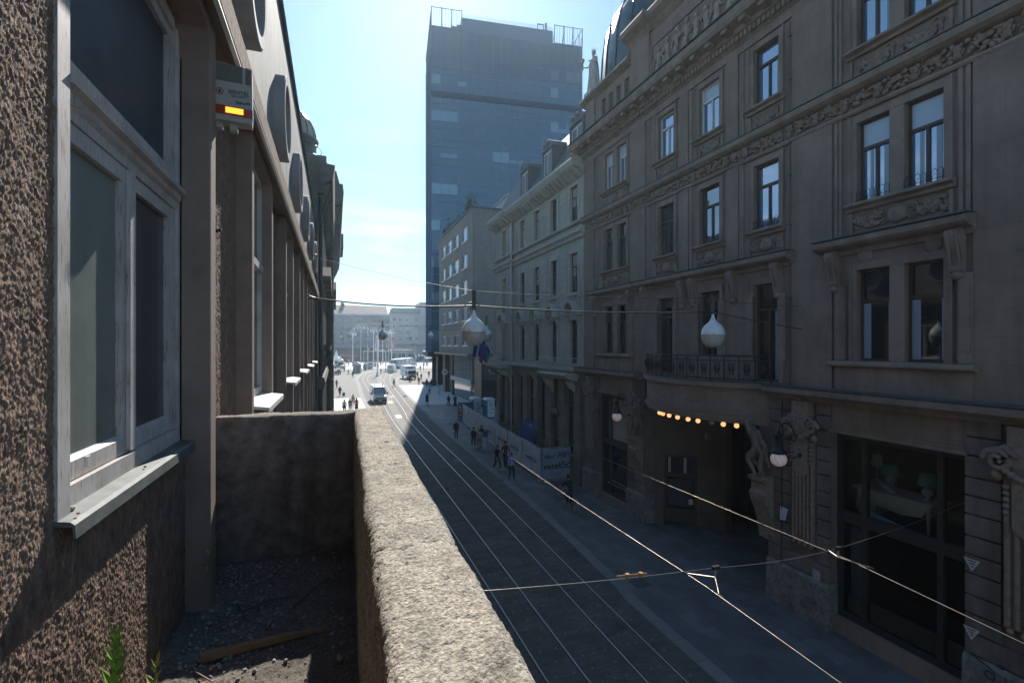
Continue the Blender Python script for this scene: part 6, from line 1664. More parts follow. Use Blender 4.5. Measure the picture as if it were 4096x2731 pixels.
# ================================================================ banner fence, sheets, cabins
m_ban = mat('grey_banner_cloth', (.62, .64, .69), .8, .1, 2, dirt=.3, dscale=1.5)
m_ban2 = mat('bluish_banner_cloth', (.27, .33, .43), .8, .1, 2, dirt=.2, dscale=2)
fence_pts = [(12.05, 28.6), (12.15, 32.1), (12.28, 35.6), (12.4, 39.1), (12.55, 42.6), (12.7, 46.1), (12.9, 49.6), (13.1, 53)]
where = ['nearest the cyclist', 'second from the cyclist', 'third from the cyclist', 'in the middle of the row', 'third from the blue sheet', 'second from the blue sheet', 'next to the blue sheet']
for i in range(len(fence_pts) - 1):
    (x0, y0), (x1, y1) = fence_pts[i], fence_pts[i + 1]
    t = thing('fence_panel', 'grey banner-covered site fence panel, ' + where[i], 'fence', ((x0 + x1) / 2, (y0 + y1) / 2, .0), 0, 'site fence panels along the pavement')
    q = MB(); 
    n = 12
    for k in range(n + 1):
        f = k / n; x = x0 + (x1 - x0) * f; y = y0 + .05 + (y1 - y0 - .1) * f
        for j in range(7):
            z = .22 + 1.85 * j / 6; b = .03 * math.sin(k * 1.3 + j * .9 + i) * math.sin(math.pi * j / 6)
            q.v.append((x - .03 + b, y, z + (.02 * math.sin(k * 2.1 + i) if j == 6 else 0)))
    for k in range(n):
        for j in range(6): a0 = k * 7 + j; q.f.append((a0, a0 + 7, a0 + 8, a0 + 1)); q.sm.append(True)
    bn = q.build('banner', m_ban, t)
    q = MB(); q.tube([(x0, y0, .1), (x0, y0, 2.1), (x1, y1, 2.1), (x1, y1, .1)], .02, 6); q.tube([(x0, y0, .2), (x1, y1, .2)], .018, 6); q.build('frame', m_steel, t)
    q = MB(); q.box(x0 - .12, x0 + .12, y0 - .35, y0 + .35, 0, .14); q.build('foot', mat('concrete_foot', (.22, .2, .17), .9), t)
    if i < 4: text('lettering', 'veselcic.hr', .46, ((x0 + x1) / 2 - .075, (y0 + y1) / 2, 1.15), (0, -1, 0), (0, 0, 1), m_inkg, t, shear=.2, ext=.003)
t = thing('fence_panel', 'bluish banner fence panel facing the viewer with black graffiti', 'fence', (13.0, 28.55, 0), 0, 'site fence panels along the pavement')
q = MB(); n = 12
for k in range(n + 1):
    f = k / n; x = 12.08 + 1.95 * f
    for j in range(7): z = .2 + 1.9 * j / 6 - .04 * math.sin(f * math.pi) * j / 6; q.v.append((x, 28.52 + .03 * math.sin(k * 1.1 + j), z))
for k in range(n):
    for j in range(6): a0 = k * 7 + j; q.f.append((a0, a0 + 7, a0 + 8, a0 + 1)); q.sm.append(True)
q.build('banner', m_ban2, t)
q = MB(); q.tube([(12.05, 28.57, .1), (12.05, 28.57, 2.12), (14.03, 28.57, 2.12), (14.03, 28.57, .1)], .02, 6); q.build('frame', m_steel, t)
q = MB(); q.box(11.75, 12.35, 28.4, 28.75, 0, .13); q.box(12.4, 13.9, 28.5, 28.62, .05, .16); q.build('foot', MATS['concrete_foot'], t)
text('lettering', 'veselčić', .56, (13.05, 28.47, .98), (1, 0, 0), (0, 0, 1), m_ink, t, shear=.2, ext=.003)
def scrawl(mb, c, sx_, sz_, seed, y, r=.014, n=22):
    rn = random.Random(seed); pts = []
    for k in range(n): pts.append((c[0] + sx_ * (k / n - .5) + rn.uniform(-.12, .12) * sx_, y, c[1] + rn.uniform(-.5, .5) * sz_))
    mb.tube(pts, r, 4)
q = MB(); scrawl(q, (12.55, 1.62), .7, .4, 1, 28.46); scrawl(q, (13.5, 1.66), .75, .45, 2, 28.46); scrawl(q, (13.1, .5), .9, .3, 3, 28.46, .007, 30); q.build('graffiti', m_ink, t)
# blue corrugated sheets
def corr(name, p0, p1, z0, z1, label, tilt=0, sk=0, m=None):
    t = thing(name, label, 'sheet', ((p0[0] + p1[0]) / 2, (p0[1] + p1[1]) / 2, z0)); q = MB(); n = 36
    for k in range(n + 1):
        f = k / n; x = p0[0] + (p1[0] - p0[0]) * f; y = p0[1] + (p1[1] - p0[1]) * f; d = .03 * (1 if (k // 2) % 2 else -1)
        q.v += [(x + d, y + d * .3, z0 + sk * f), (x + d + tilt, y + d * .3 + .0, z1 + sk * f)]
    for k in range(n): q.f.append((2 * k, 2 * k + 2, 2 * k + 3, 2 * k + 1)); q.sm.append(False)
    return q.build('sheet_metal', m or m_blue, t), t
o, t = corr('corrugated_sheet', (13.03, 55.0), (13.15, 51.7), .1, 2.15, 'blue corrugated hoarding sheet at the far end of the banner fence')
q = MB(); q.box(12.98, 13.02, 53.3, 54.3, .75, 1.75); q.build('notice', mat('poster_paper', (.4, .34, .28), .6, .3, 9), t)
for k, (yy, zz, c_) in enumerate(((53.95, 1.45, 'flag_red'), (53.55, 1.45, 'flag_red'), (53.95, 1.05, 'black_lettering'), (53.55, 1.05, 'black_lettering'))):
    q = MB(); q.tube([(12.97, yy + .14 * math.cos(g), zz + .14 * math.sin(g)) for g in [j * .7 for j in range(9)]], .03, 4, True, True); q.build('safety_symbol', MATS[c_], t)
q = MB(); q.box(12.99, 13.03, 52.3, 52.65, 1.2, 1.9); q.build('notice', MATS['paper'], t)
o, t2 = corr('corrugated_sheet', (13.35, 36.2), (13.45, 33.4), .9, 2.75, 'blue corrugated sheet leaning tilted behind the banner fence', .35, .18)
q = MB(); q.box(13.35, 13.4, 33.7, 33.9, 2.62, 2.75); q.build('sticker', MATS['paper'], t2)
q = MB(); q.box(13.2, 14.8, 55.0, 55.06, .1, 2.05); tag(q.build('hoarding', mat('dull_blue_board', (.05, .09, .14), .6)), 'dark hoarding board closing the end of the site behind the blue sheet', 'board')
def cabin(x, y, rot, label):
    t = thing('portable_toilet', label, 'toilet', (x, y, 0), rot, 'portable toilets behind the site fence')
    mb_ = mat('turquoise_plastic', (.03, .2, .33), .5, .08, 4); mw = mat('white_plastic', (.58, .59, .6), .5, .05, 4)
    q = MB(); q.box(-.55, .55, -.55, .55, .08, 2.1); q.build('cabin_wall', mb_, t, local=True)
    q = MB(); q.box(-.6, .6, -.6, .6, 0, .1); q.build('base', m_dark, t, local=True)
    q = MB(); q.prism([(-.6, 2.08), (.6, 2.08), (.58, 2.2), (.4, 2.32), (-.4, 2.32), (-.58, 2.2)], 'y', -.6, .6); q.build('roof', mw, t, local=True)
    q = MB(); q.box(-.34, .5, -.59, -.545, .14, 2.02); d_ = q.build('door', mw, t, local=True)
    q = MB(); q.box(.18, .42, -.6, -.59, 1.0, 1.1); q.box(-.1, .06, -.6, -.59, 1.02, 1.1); q.build('door_latch', m_ink, d_, local=True)
    text('lettering', 'TOI\nTOI', .3, (.08, -.6, 1.55), (1, 0, 0), (0, 0, 1), m_ink, d_, True, .003)
    text('lettering', 'Toiletten\nService', .13, (.1, -.6, .62), (1, 0, 0), (0, 0, 1), m_inkg, d_, True, .003)
cabin(15.75, 57.6, RAD(4), 'white and turquoise portable toilet on the left of the pair'); cabin(17.0, 56.2, RAD(4), 'white and turquoise portable toilet on the right of the pair')
# ================================================================ hanging street lamps and cables
def cable(name, pts, r, label, m=m_cable, sagm=0, n=24, group=None):
    P_ = [Vector(p) for p in pts]; out = []
    for i in range(len(P_) - 1):
        for k in range(n):
            t = k / n; p = P_[i].lerp(P_[i + 1], t); p.z -= sagm * 4 * t * (1 - t); out.append(p)
    out.append(P_[-1]); q = MB(); q.tube(out, r, 5)
    o = q.build(name, m); return tag(o, label, 'cable', group)
def lamp(p, D, label, bar=True):
    """p = centre of the globe seam; D = seam diameter"""
    t = thing('hanging_lamp', label, 'lamp', p, 0, 'drop-shaped street lamps hung over the street'); s_ = D / .70
    up_ = [(.352, 0), (.352, .02), (.345, .08), (.32, .18), (.27, .27), (.2, .34), (.165, .365)]
    q = MB(); q.lathe((0, 0, 0), [(r * s_, z * s_) for r, z in up_], 28); q.lathe((0, 0, 0), [(r * s_, z * s_) for r, z in ((.165, .366), (.12, .41), (.075, .48), (.05, .55), (.035, .62), (.03, .64))], 20); q.build('shell', m_lampw, t, local=True)
    q = MB(); q.lathe((0, 0, 0), [(r * s_, z * s_) for r, z in ((.01, -.40), (.1, -.395), (.2, -.355), (.275, -.28), (.325, -.17), (.345, -.06), (.35, -.012))], 28); q.build('bowl', m_lampg, t, local=True)
    q = MB()
    for g in (-2.2, -1.0, .3, 1.5): M = Matrix.Rotation(g, 3, 'Z'); q.obox(M @ Vector((.352 * s_, 0, .03 * s_)), (.02, .025, .1), M)
    q.lathe((0, 0, 0), [(.354 * s_, -.006), (.354 * s_, .006)], 28); q.build('clip', m_steel, t, local=True)
    if bar:
        q = MB(); q.box(-.055, .055, -.02, .02, .64 * s_, 1.23 * s_); q.build('hanger_bar', m_rustbar, t, local=True)
        q = MB(); q.tube([(-.09, 0, .6), (-.11, .03, .68), (-.05, .03, .74)], .012, 5); q.tube([(-.3, 0, .74), (-.24, .01, .8), (-.15, .01, .86), (-.05, .01, .87)], .014, 5); q.tube([(.05, .01, .87), (.13, .01, .84), (.17, 0, .77)], .014, 5); q.build('lead_cable', m_cable, t, local=True)
    return t
L1 = Vector(at_d(1896, 1328, 14.6)); L2 = Vector(at_d(2852, 1339, 15.55))
lamp(L1, .70, 'large white drop-shaped lamp hanging over the middle of the street, nearest'); lamp(L2, .70, 'white drop-shaped lamp hanging in front of the brown house')
c1, c2 = L1 + Vector((0, 0, .77)), L2 + Vector((0, 0, .72))
w1a, w1b = (-.72, 17.6, 10.05), (13.95, 11.85, 9.0)
cable('lamp_cable', [w1a, c1], .026, 'thick black cable from the plaster house to the nearest hanging lamp', sagm=.12); cable('lamp_cable', [c1, c2], .022, 'thick black cable between the two nearest hanging lamps', sagm=.1); cable('lamp_cable', [c2, w1b], .016, 'black cable from the right hanging lamp to the brown house', sagm=.02)
cable('stay_wire', [(-.66, 17.6, 11.4), L1 + Vector((0, 0, 1.2)), L2 + Vector((0, 0, 1.15)), (13.95, 11.85, 9.75)], .008, 'thin stay wire above the nearest lamp cable', sagm=.08)
q = MB(); q.tube([(-.95, 17.6, 11.4), (-.68, 17.58, 11.4), (-.6, 17.57, 11.47), (-.53, 17.56, 11.4), (-.6, 17.55, 11.33)], .02, 5); tag(q.build('wall_hook', m_dark), 'black wall hook holding the thin stay wire on the plaster house', 'hook')
q = MB(); q.tube([(-.95, 17.6, 10.45), (-.88, 17.6, 10.25), (-.8, 17.58, 10.1), (-.6, 17.53, 10.03)], .03, 5); q.tube([(-.95, 17.6, 9.98), (-.7, 17.56, 10.03)], .02, 5); tag(q.build('cable_anchor', m_dark), 'curved anchor of the thick lamp cable on the plaster house', 'anchor')
for (u, v, D, d, lab) in ((1530, 1341, .7, 42, 'drop-shaped lamp over the left tracks, third along the street'), (1394, 1341, .7, 76, 'drop-shaped lamp far down on the left in front of the scaffolded facade'), (1412, 1352, .7, 96, 'smallest drop-shaped lamp far down the left side'), (1639, 1351, .7, 96, 'small drop-shaped lamp in front of the white building'), (1723, 1341, .7, 70, 'drop-shaped lamp beside the grey office block'), (1946, 1340, .7, 32, 'drop-shaped lamp half hidden behind the nearest one')):
    if lab.startswith('smallest'): u, v, d = 1365, 1351, 92
    p = Vector(at_d(u, v, d)); lamp(p, .7, lab)
    a = Vector((-.1 if p.y > 40 else -.6, p.y + .5, p.z + 2.1)); b = Vector((18.6 if p.y > 68 else 13.8, p.y - 1, p.z + 1.1))
    if u in (1530, 1394, 1723): cable('lamp_cable', [a, p + Vector((0, 0, .9)), b], .018, 'black cable across the street carrying the ' + (lab.split(',')[0] if u == 1530 else 'lamp before the scaffolded facade' if u == 1394 else 'lamp beside the grey block'), sagm=.2)
# contact wires and span wire
H1, H2 = Vector((5.25, 5.9, 5.25)), Vector((7.53, 5.75, 5.28))
for X_, pts, lab in (('a', [(4.5, -12, 5.06), (4.86, 3.7, 5.06), (4.99, 5.8, 5.06), (4.97, 10, 5.08), (5.05, 15.3, 5.1), (6.2, 36, 5.1), (5.9, 50, 5.1), (6.3, 75, 5.1), (7.0, 120, 5.2), (10, 155, 5.3)], 'left tram contact wire shining above the track'), ('b', [(6.8, -12, 5.06), (7.5, 3.5, 5.06), (7.74, 5.75, 5.07), (7.68, 10, 5.08), (7.6, 15.1, 5.1), (8.2, 30, 5.1), (8.4, 45, 5.1), (9.4, 75, 5.1), (11, 110, 5.2), (14, 140, 5.3)], 'right tram contact wire shining above the track')):
    cable('contact_wire', pts, .0042, lab, m_wire, 0, 6)
cable('span_wire', [(.36, 6.6, 5.3), H1, H2, (13.9, 7.35, 4.95)], .0045, 'thin span wire carrying the contact wires from wall to wall', m_wire, .05)
for H_, lab in ((H1, 'left'), (H2, 'right')):
    t = thing('wire_hanger', f'bright bent hanger clamping the {lab} contact wire to the span wire', 'hanger', H_, 0, 'contact wire hangers'); x = H_.x
    q = MB(); q.tube([H_, H_ + Vector((-.02, 0, -.13))], .008, 5); q.tube([H_ + Vector((.02, .01, 0)), H_ + Vector((.0, .0, -.13))], .006, 5); q.build('strap', m_wire, t)
    q = MB(); c_ = H_ + Vector((-.01, 0, -.14)); wx_ = (4.99 if lab == 'left' else 7.74) - c_.x; q.tube([c_ + Vector((wx_, .34, -.05)), c_, c_ + Vector((wx_, -.36, -.05))], .008, 5); q.build('bow', m_wire, t)
    q = MB()
    for y in (.34, -.36): q.obox(c_ + Vector((wx_, y, -.05)), (.025, .1, .025))
    q.obox(H_, (.12, .05, .05)); q.build('clamp', m_dark, t)
q = MB(); pa = H1.lerp(Vector((.36, 6.6, 5.3)), .22); q.tube([pa, pa + Vector((-.45, .06, .0))], .012, 6); q.lathe(pa + Vector((-.1, 0, 0)), [(.03, -.03), (.03, .03)], 8); q.lathe(pa + Vector((-.3, .03, 0)), [(.03, -.03), (.03, .03)], 8)
tag(q.build('wire_insulator', mat('orange_brown_insulator', (.3, .16, .06), .4)), 'orange-brown turnbuckle insulator on the span wire', 'insulator')
for k, (y, z) in enumerate(((48, 6.3), (62, 6.6), (80, 6.6), (100, 6.4))):
    cable('span_wire', [(-.2, y + 1, z + .8), (6.2 + k, y, z - .3), (9.2 + k, y, z - .3), (14 if y < 43 else 18.6, y - 1, z + .4)], .012, f'dark span wire across the street, number {k + 1} beyond the cream house' if 0 else ('dark span wire over the banner fence', 'dark span wire over the white crossing', 'dark span wire before the grey block', 'dark span wire by the tower corner')[k], m_cable, .1)
# ================================================================ wall lanterns
def lantern(p, wall_x, label):
    t = thing('wall_lantern', label, 'lantern', p, 0, 'pendant wall lanterns on the brown house')
    q = MB(); q.ball((0, 0, 0), (.235, .235, .22), 20, 14); q.build('globe', mat('pink_white_globe', (.62, .5, .5), .3, .06, 4, emis=.12), t, local=True)
    q = MB()
    for k in range(9): g0 = k * .7; q.tube([(.237 * math.sin(a) * math.cos(g0 + a * .5), .237 * math.sin(a) * math.sin(g0 + a * .5), .222 * math.cos(a)) for a in [.3 + i * .28 for i in range(10)]], .004, 3)
    q.build('globe_wire', m_dark, t, local=True)
    q = MB(); q.lathe((0, 0, 0), [(.2, .17), (.23, .2), (.23, .25), (.15, .3), (.13, .42), (.11, .5), (.11, .72), (.14, .74), (.12, .78), (.05, .82), (.02, .9)], 16); q.lathe((0, 0, 0), [(.03, -.24), (.02, -.27), (.005, -.32)], 8); q.build('cap', m_dark, t, local=True)
    q = MB(); dx = wall_x - p[0]
    q.tube([(0, 0, .88)] + [(.28 + .28 * math.cos(math.pi - g), 0, .88 + .22 * math.sin(g)) for g in [.3 + k * .3 for k in range(8)]] + [(dx * .75, 0, .72), (dx, 0, .62)], .022, 6)
    q.tube([(dx * .7 + .12 * math.cos(g), 0, .62 + .12 * math.sin(g)) for g in [k * .5 for k in range(13)]], .015, 5); q.tube([(.2, 0, .1), (dx * .6, 0, -.02), (dx, 0, .05)], .016, 5)
    for z in (.62, .05): q.lathe((dx, 0, z), [(.07, -.02), (.07, .05), (.03, .07)], 10, True, Matrix.Rotation(RAD(-90), 3, 'Y'))
    q.build('bracket', m_dark, t, local=True)
lantern((12.85, 11.75, 5.0), X0 - .28, 'pendant lantern with pinkish globe on the pier right of the portal'); lantern((13.0, 21.35, 5.0), X0 - .28, 'pendant lantern with pinkish globe on the pier left of the portal')
cable('wall_cable', [(X0 - .17, 12.5, 6.7), (X0 - .17, 12.55, .3)], .02, 'dark vertical conduit down the pier beside the right lantern', m_cable, 0)
# stickers and papers on the piers
def sticker(y, z, s_, label, x=X0 - .145):
    t = thing('sticker', label, 'sticker', (x, y, z)); q = MB(); q.prism([(y - s_ * .55, z + s_ * .45), (y + s_ * .55, z + s_ * .45), (y, z - s_ * .5)], 'x', x - .004, x); q.build('paper', MATS['paper'], t)
    q = MB()
    for k in range(3): q.box(x - .008, x - .004, y - s_ * .25 + k * .02, y + s_ * .25 - k * .03, z + s_ * .25 - k * s_ * .2, z + s_ * .33 - k * s_ * .2)
    q.build('print', m_ink, t)
p_ = on_x(3888, 2258, X0 - .14); sticker(p_[1], p_[2], .3, 'upper white triangular sticker on the right-hand pier'); p_ = on_x(3886, 2532, X0 - .14); sticker(p_[1], p_[2], .3, 'lower white triangular sticker on the right-hand pier')
q = MB(); p_ = on_x(3266, 2305, X0 - .14); q.box(X0 - .15, X0 - .14, p_[1] - .13, p_[1] + .13, p_[2] - .2, p_[2] + .2); tag(q.build('poster', mat('torn_paper', (.34, .34, .34), .8, .4, 30)), 'torn grey poster low on the pier beside the large shop window', 'poster')
q = MB(); p_ = on_x(3136, 2055, X0 - .16)
q.add([(X0 - .17, p_[1] - .16, p_[2] + .2), (X0 - .17, p_[1] + .14, p_[2] + .24), (X0 - .24, p_[1] + .1, p_[2] - .2), (X0 - .3, p_[1] - .16, p_[2] - .14), (X0 - .15, p_[1] - .16, p_[2] + .2), (X0 - .15, p_[1] + .14, p_[2] + .24), (X0 - .22, p_[1] + .1, p_[2] - .2), (X0 - .28, p_[1] - .16, p_[2] - .14)], [(0, 1, 2, 3), (7, 6, 5, 4), (0, 4, 5, 1), (1, 5, 6, 2), (2, 6, 7, 3), (3, 7, 4, 0)])
tag(q.build('paper_notice', MATS['paper']), 'curling white paper notice on the pier right of the portal', 'notice')
q = MB(); p_ = on_x(3960, 2700, X0 - .25); yy, zz = p_[1], p_[2]; xg = X0 - .255
for k, c_ in enumerate((0, .26, .48)):
    if k == 1: q.tube([(xg, yy - c_ - .0, zz + .1), (xg, yy - c_ - .03, zz - .06), (xg, yy - c_ - .13, zz - .06), (xg, yy - c_ - .15, zz + .1)], .016, 5)
    elif k == 0: q.tube([(xg, yy - c_ + .09 * math.cos(g), zz + .09 * math.sin(g)) for g in [j * .6 for j in range(12)]], .016, 5)
    else: q.tube([(xg, yy - c_, zz + .1), (xg, yy - c_ + .02, zz - .1)], .016, 5); 
q.tube([(xg, yy + .35, zz + .28), (xg, yy + .1, zz + .2), (xg, yy - .1, zz + .12)], .016, 5); q.ball((xg, yy - .2, zz + .3), (.012, .07, .05), 8, 6)
tag(q.build('graffiti', m_ink), 'black graffiti letters on the rough plinth of the right-hand pier', 'graffiti')
# ================================================================ shop display on the mezzanine
zf = 3.36
def table_lamp(x, y, z, h, shade, label, thin=False):
    t = thing('table_lamp', label, 'lamp', (x, y, z)); q = MB()
    if thin: q.lathe((0, 0, 0), [(.14, 0), (.14, .02), (.02, .04), (.018, h)], 10)
    else: q.lathe((0, 0, 0), [(.1, 0), (.09, .03), (.03, .06), (.13, .17), (.14, .25), (.05, .38), (.02, .42), (.02, h)], 14)
    q.build('base', mat('pale_ceramic', (.4, .42, .42), .3), t, local=True)
    q = MB(); q.lathe((0, 0, 0), [(.24 if not thin else .17, h - .05), (.16 if not thin else .11, h + .27)], 20); q.build('lamp_shade', shade, t, local=True)
m_gshade = mat('green_lampshade', (.09, .3, .22), .7, .12, 6); m_wshade = mat('pale_lampshade', (.46, .41, .36), .7, .12, 6)
table_lamp(15.5, 10.6, zf + .93, .62, m_wshade, 'thin standing lamp with a pale shade in the shop window', True); table_lamp(15.55, 10.25, zf + .93, .42, m_gshade, 'table lamp with a green shade on the left in the shop window'); table_lamp(15.2, 9.05, zf + .93, .45, m_gshade, 'table lamp with a green shade on the right in the shop window')
t = thing('console_table', 'white half-round painted table shown in the shop window', 'table', (15.1, 9.8, zf))
mt = mat('aged_white_furniture', (.48, .45, .38), .6, .12, 5)
q = MB(); q.box(14.8, 15.7, 8.7, 10.85, zf + .87, zf + .92); q.build('table_top', mt, t)
q = MB(); q.prism([(8.8, zf + .87), (10.75, zf + .87), (10.6, zf + .66), (10.1, zf + .48), (9.5, zf + .42), (9.0, zf + .5)], 'x', 14.85, 14.92); q.build('apron', mt, t)
for x in (14.9, 15.6):
    for y in (8.85, 10.7): q = MB(); q.lathe((x, y, zf), [(.03, 0), (.045, .45), (.06, .75), (.05, .87)], 8); q.build('leg', mt, t)
q = MB(); a_, b_ = Vector((14.6, 10.2, zf + .26)), Vector((14.55, 9.0, zf + .08)); q.tube([a_, b_], .085, 12)
tag(q.build('fabric_roll', mat('blue_floral_cloth', (.45, .58, .75), .8, .35, 14, c2=(.5, .62, .8))), 'roll of light blue floral fabric leaning under the white table', 'fabric')
q = MB(); q.tube([a_ + Vector((-.02, -.1, -.12)), b_ + Vector((-.02, 0, -.02))], .07, 12); tag(q.build('fabric_roll', mat('dark_floral_cloth', (.1, .05, .07), .8, .6, 16)), 'roll of dark floral fabric below the light blue roll', 'fabric')
t = thing('bird_figure', 'grey decorative bird lying on the white table beside the green lamp', 'ornament', (15.0, 9.95, zf + .92)); q = MB(); q.ball((0, 0, .09), (.08, .2, .08), 10, 7, Euler((.4, 0, 0)).to_matrix()); q.ball((0, .17, .2), (.045, .06, .045), 8, 6); q.build('bird_body', MATS['pale_ceramic'], t, local=True); q = MB(); q.prism([(-.15, .02), (-.32, -.02), (-.15, .06)], 'x', -.03, .03); q.build('tail', MATS['pale_ceramic'], t, local=True)
t = thing('sofa', 'long cream sofa behind the left pane of the shop window', 'sofa', (15.3, 10.5, zf)); q = MB(); q.box(15.0, 15.7, 10.3, 10.9, zf + .2, zf + .5); q.build('seat', mt, t); q = MB(); q.box(15.6, 15.8, 10.3, 10.9, zf + .5, zf + 1.0); q.build('backrest', mt, t)
# ================================================================ far buildings round the square
sb = thing('scaffolded_building', 'long building wrapped in grey-lilac scaffold netting with dark red roof', 'building', (-5, 292, 0))
m_net = mat('scaffold_netting', (.26, .27, .33), .9, .14, .12, stretch=(1, 1, 3), dirt=.3, dscale=.25)
q = MB(); q.box(-90, 29, 288, 310, 0, 25.6); q.build('wall', m_net, sb)
q = MB()
for x in range(-40, 29, 3): q.box(x - .05, x + .05, 287.6, 287.95, 0, 25.4)
for z in range(4, 26, 2): q.box(-40, 28.9, 287.6, 287.95, z - .06, z + .06)
q.build('scaffold', mat('scaffold_tube', (.35, .35, .37), .5), sb)
for x in range(-8, 29, 4):
    for z in (9, 13, 17, 21): q = MB(); q.box(x - .6, x + .6, 287.5, 287.62, z, z + 2.0); q.build('window', mat('netted_window', (.15, .16, .2), .7), sb)
q = MB(); q.prism([(287, 25.6), (298, 31), (310, 25.6)], 'x', -90, 22); q.prism([(287, 25.62), (298, 30.9), (310, 25.62)], 'x', 22, 28); q.build('roof', mat('dark_red_roof', (.07, .04, .04), .8, .15, .5), sb)
q = MB(); q.box(-90, 29, 286.6, 288, 24.9, 25.7); q.build('eaves_sheet', mat('pale_blue_sheet', (.5, .58, .68), .6), sb)
q = MB(); q.box(3, 5, 296, 298, 30, 32.2); q.box(3.3, 4.0, 296.4, 297, 32.2, 33); q.build('chimney', mat('dark_red_roof', ()), sb)
q = MB(); q.box(-60, 29, 285.5, 288, .1, 6.3); q.box(-60, 29, 285.0, 288, 6.3, 6.9); q.build('ground_floor', mat('dark_glass_band', (.05, .055, .07), .5), sb)
wb = thing('white_building', 'pale modern block with rows of small windows beside the scaffolded building', 'building', (40, 290, 0))
m_wb = mat('pale_block_render', (.42, .43, .45), .85, .05, .3, dirt=.15, dscale=.15)
q = MB(); q.box(29.02, 46, 288, 306, 0, 26.4); q.box(31, 46, 291, 306, 26.4, 29.8); q.box(46, 62, 287.6, 306, 0, 33); q.build('wall', m_wb, wb)
q = MB(); q.box(28.8, 46, 287.2, 291, 26.4, 26.8); q.box(29, 45.8, 287.3, 287.4, 27.6, 27.7)
for i in range(18): q.box(29 + i, 29.06 + i, 287.3, 287.4, 26.8, 27.65)
q.box(33, 43, 286.2, 288, 8.2, 9.2); q.box(30, 66, 285.4, 288, 8.3, 8.7); q.build('roof_terrace', mat('brown_canopy', (.25, .17, .12), .7), wb)
for i, x in enumerate((31.4, 35, 38.6, 44)):
    for j, z in enumerate((11, 14.6, 18.2, 21.8)):
        q = MB(); q.box(x - .6, x + .6, 287.9, 287.99, z, z + 2.0); o = q.build('window', m_glass_dk, wb); q = MB(); q.box(x - .75, x + .75, 287.85, 287.95, z - .18, z); q.box(x - .05, x + .05, 287.86, 287.9, z, z + 2); q.build('frame', m_white, o)
for i in range(6):
    x = 31 + i * 5.2; q = MB(); q.box(x - 1.2, x + 1.2, 287.3, 287.45, 5.0, 7.6); q.build('window', mat('pale_shop_window', (.3, .34, .38), .3), wb)
    q = MB(); q.box(x - 2, x + 2, 287.2, 287.4, .3, 3.6); q.build('shop_front', MATS['dark_glass_band'], wb)
# ================================================================ masts, banners, poles
def ground_pt(u, v): return Vector(on_z(u, v, 0))
def mast(u, vb, vt, label, d=None, globes=5):
    d = d or (EYE * FPX / (vb - HYP)); base = Vector(at_d(u, HYP + EYE * FPX / d, d)); top = EYE + (HYP - vt) / FPX * d
    t = thing('lamp_mast', label, 'lamp', base, 0, 'tall white candelabra lamp masts on the square')
    q = MB(); q.lathe((0, 0, 0), [(.35, 0), (.3, .8), (.2, 1.0), (.16, 3), (.1, top)], 10); q.build('mast', m_white, t, local=True)
    q = MB(); gl = MB()
    for k in range(globes):
        x = (k - (globes - 1) / 2) * 1.1; z = top + .5 * math.cos((k - (globes - 1) / 2) * .6)
        q.tube([(0, 0, top - 1.5), (x * .5, 0, top + .9), (x, 0, z + .5), (x, 0, z)], .06, 5); gl.ball((x, 0, z - .25), .38, 10, 7)
        q.tube([(x * .6 + .5 * math.cos(g), 0, top + 1.2 + .5 * math.sin(g)) for g in [i * .6 for i in range(11)]], .035, 4)
    q.build('candelabra_arm', m_white, t, local=True); gl.build('globe', mat('milk_globe', (.75, .76, .78), .3), t, local=True)
for u, vt, d, lab in ((1411, 1340, 215, 'leftmost candelabra mast, before the red umbrellas'), (1443, 1316, 165, 'tall candelabra mast above the kiosk'), (1494, 1326, 190, 'candelabra mast right of the white banner'), (1531, 1330, 225, 'candelabra mast behind the third hanging lamp'), (1555, 1334, 260, 'candelabra mast left of the red banners'), (1567, 1334, 240, 'candelabra mast behind the red banners')):
    mast(u, 0, vt, lab, d, 3 if d > 180 else 5)
for u, vb, vt, lab in ((1509, 1505, 1368, 'tall steel pole with a wide foot standing between the tracks'), (1543, 1487, 1402, 'steel pole standing before the delivery van'), (1471, 1475, 1300, 'flagpole of the blue and white banner'), (1513, 1470, 1330, 'flagpole of the white banner'), (1584, 1465, 1375, 'dark tram-stop pole with a branched top'), (1606, 1460, 1385, 'grey pole above the tram'), (1622, 1460, 1390, 'grey pole right of the tram'), (1660, 1458, 1380, 'grey pole before the white building'), (1696, 1458, 1385, 'grey pole beside the tower corner')):
    b = ground_pt(u, vb); d = EYE * FPX / (vb - HYP); h = EYE + (HYP - vt) / FPX * d
    t = thing('steel_pole', lab, 'pole', b, 0, 'slim poles on the square'); q = MB(); q.lathe((0, 0, 0), [(.3, 0), (.28, .9), (.16, 1.2), (.12, h)], 10); q.build('shaft', m_white if d < 200 else m_steel, t, local=True)
    q = MB(); q.lathe((0, 0, 0), [(.45, 0), (.4, .25), (.3, .3)], 10); q.build('foot', m_steel, t, local=True)
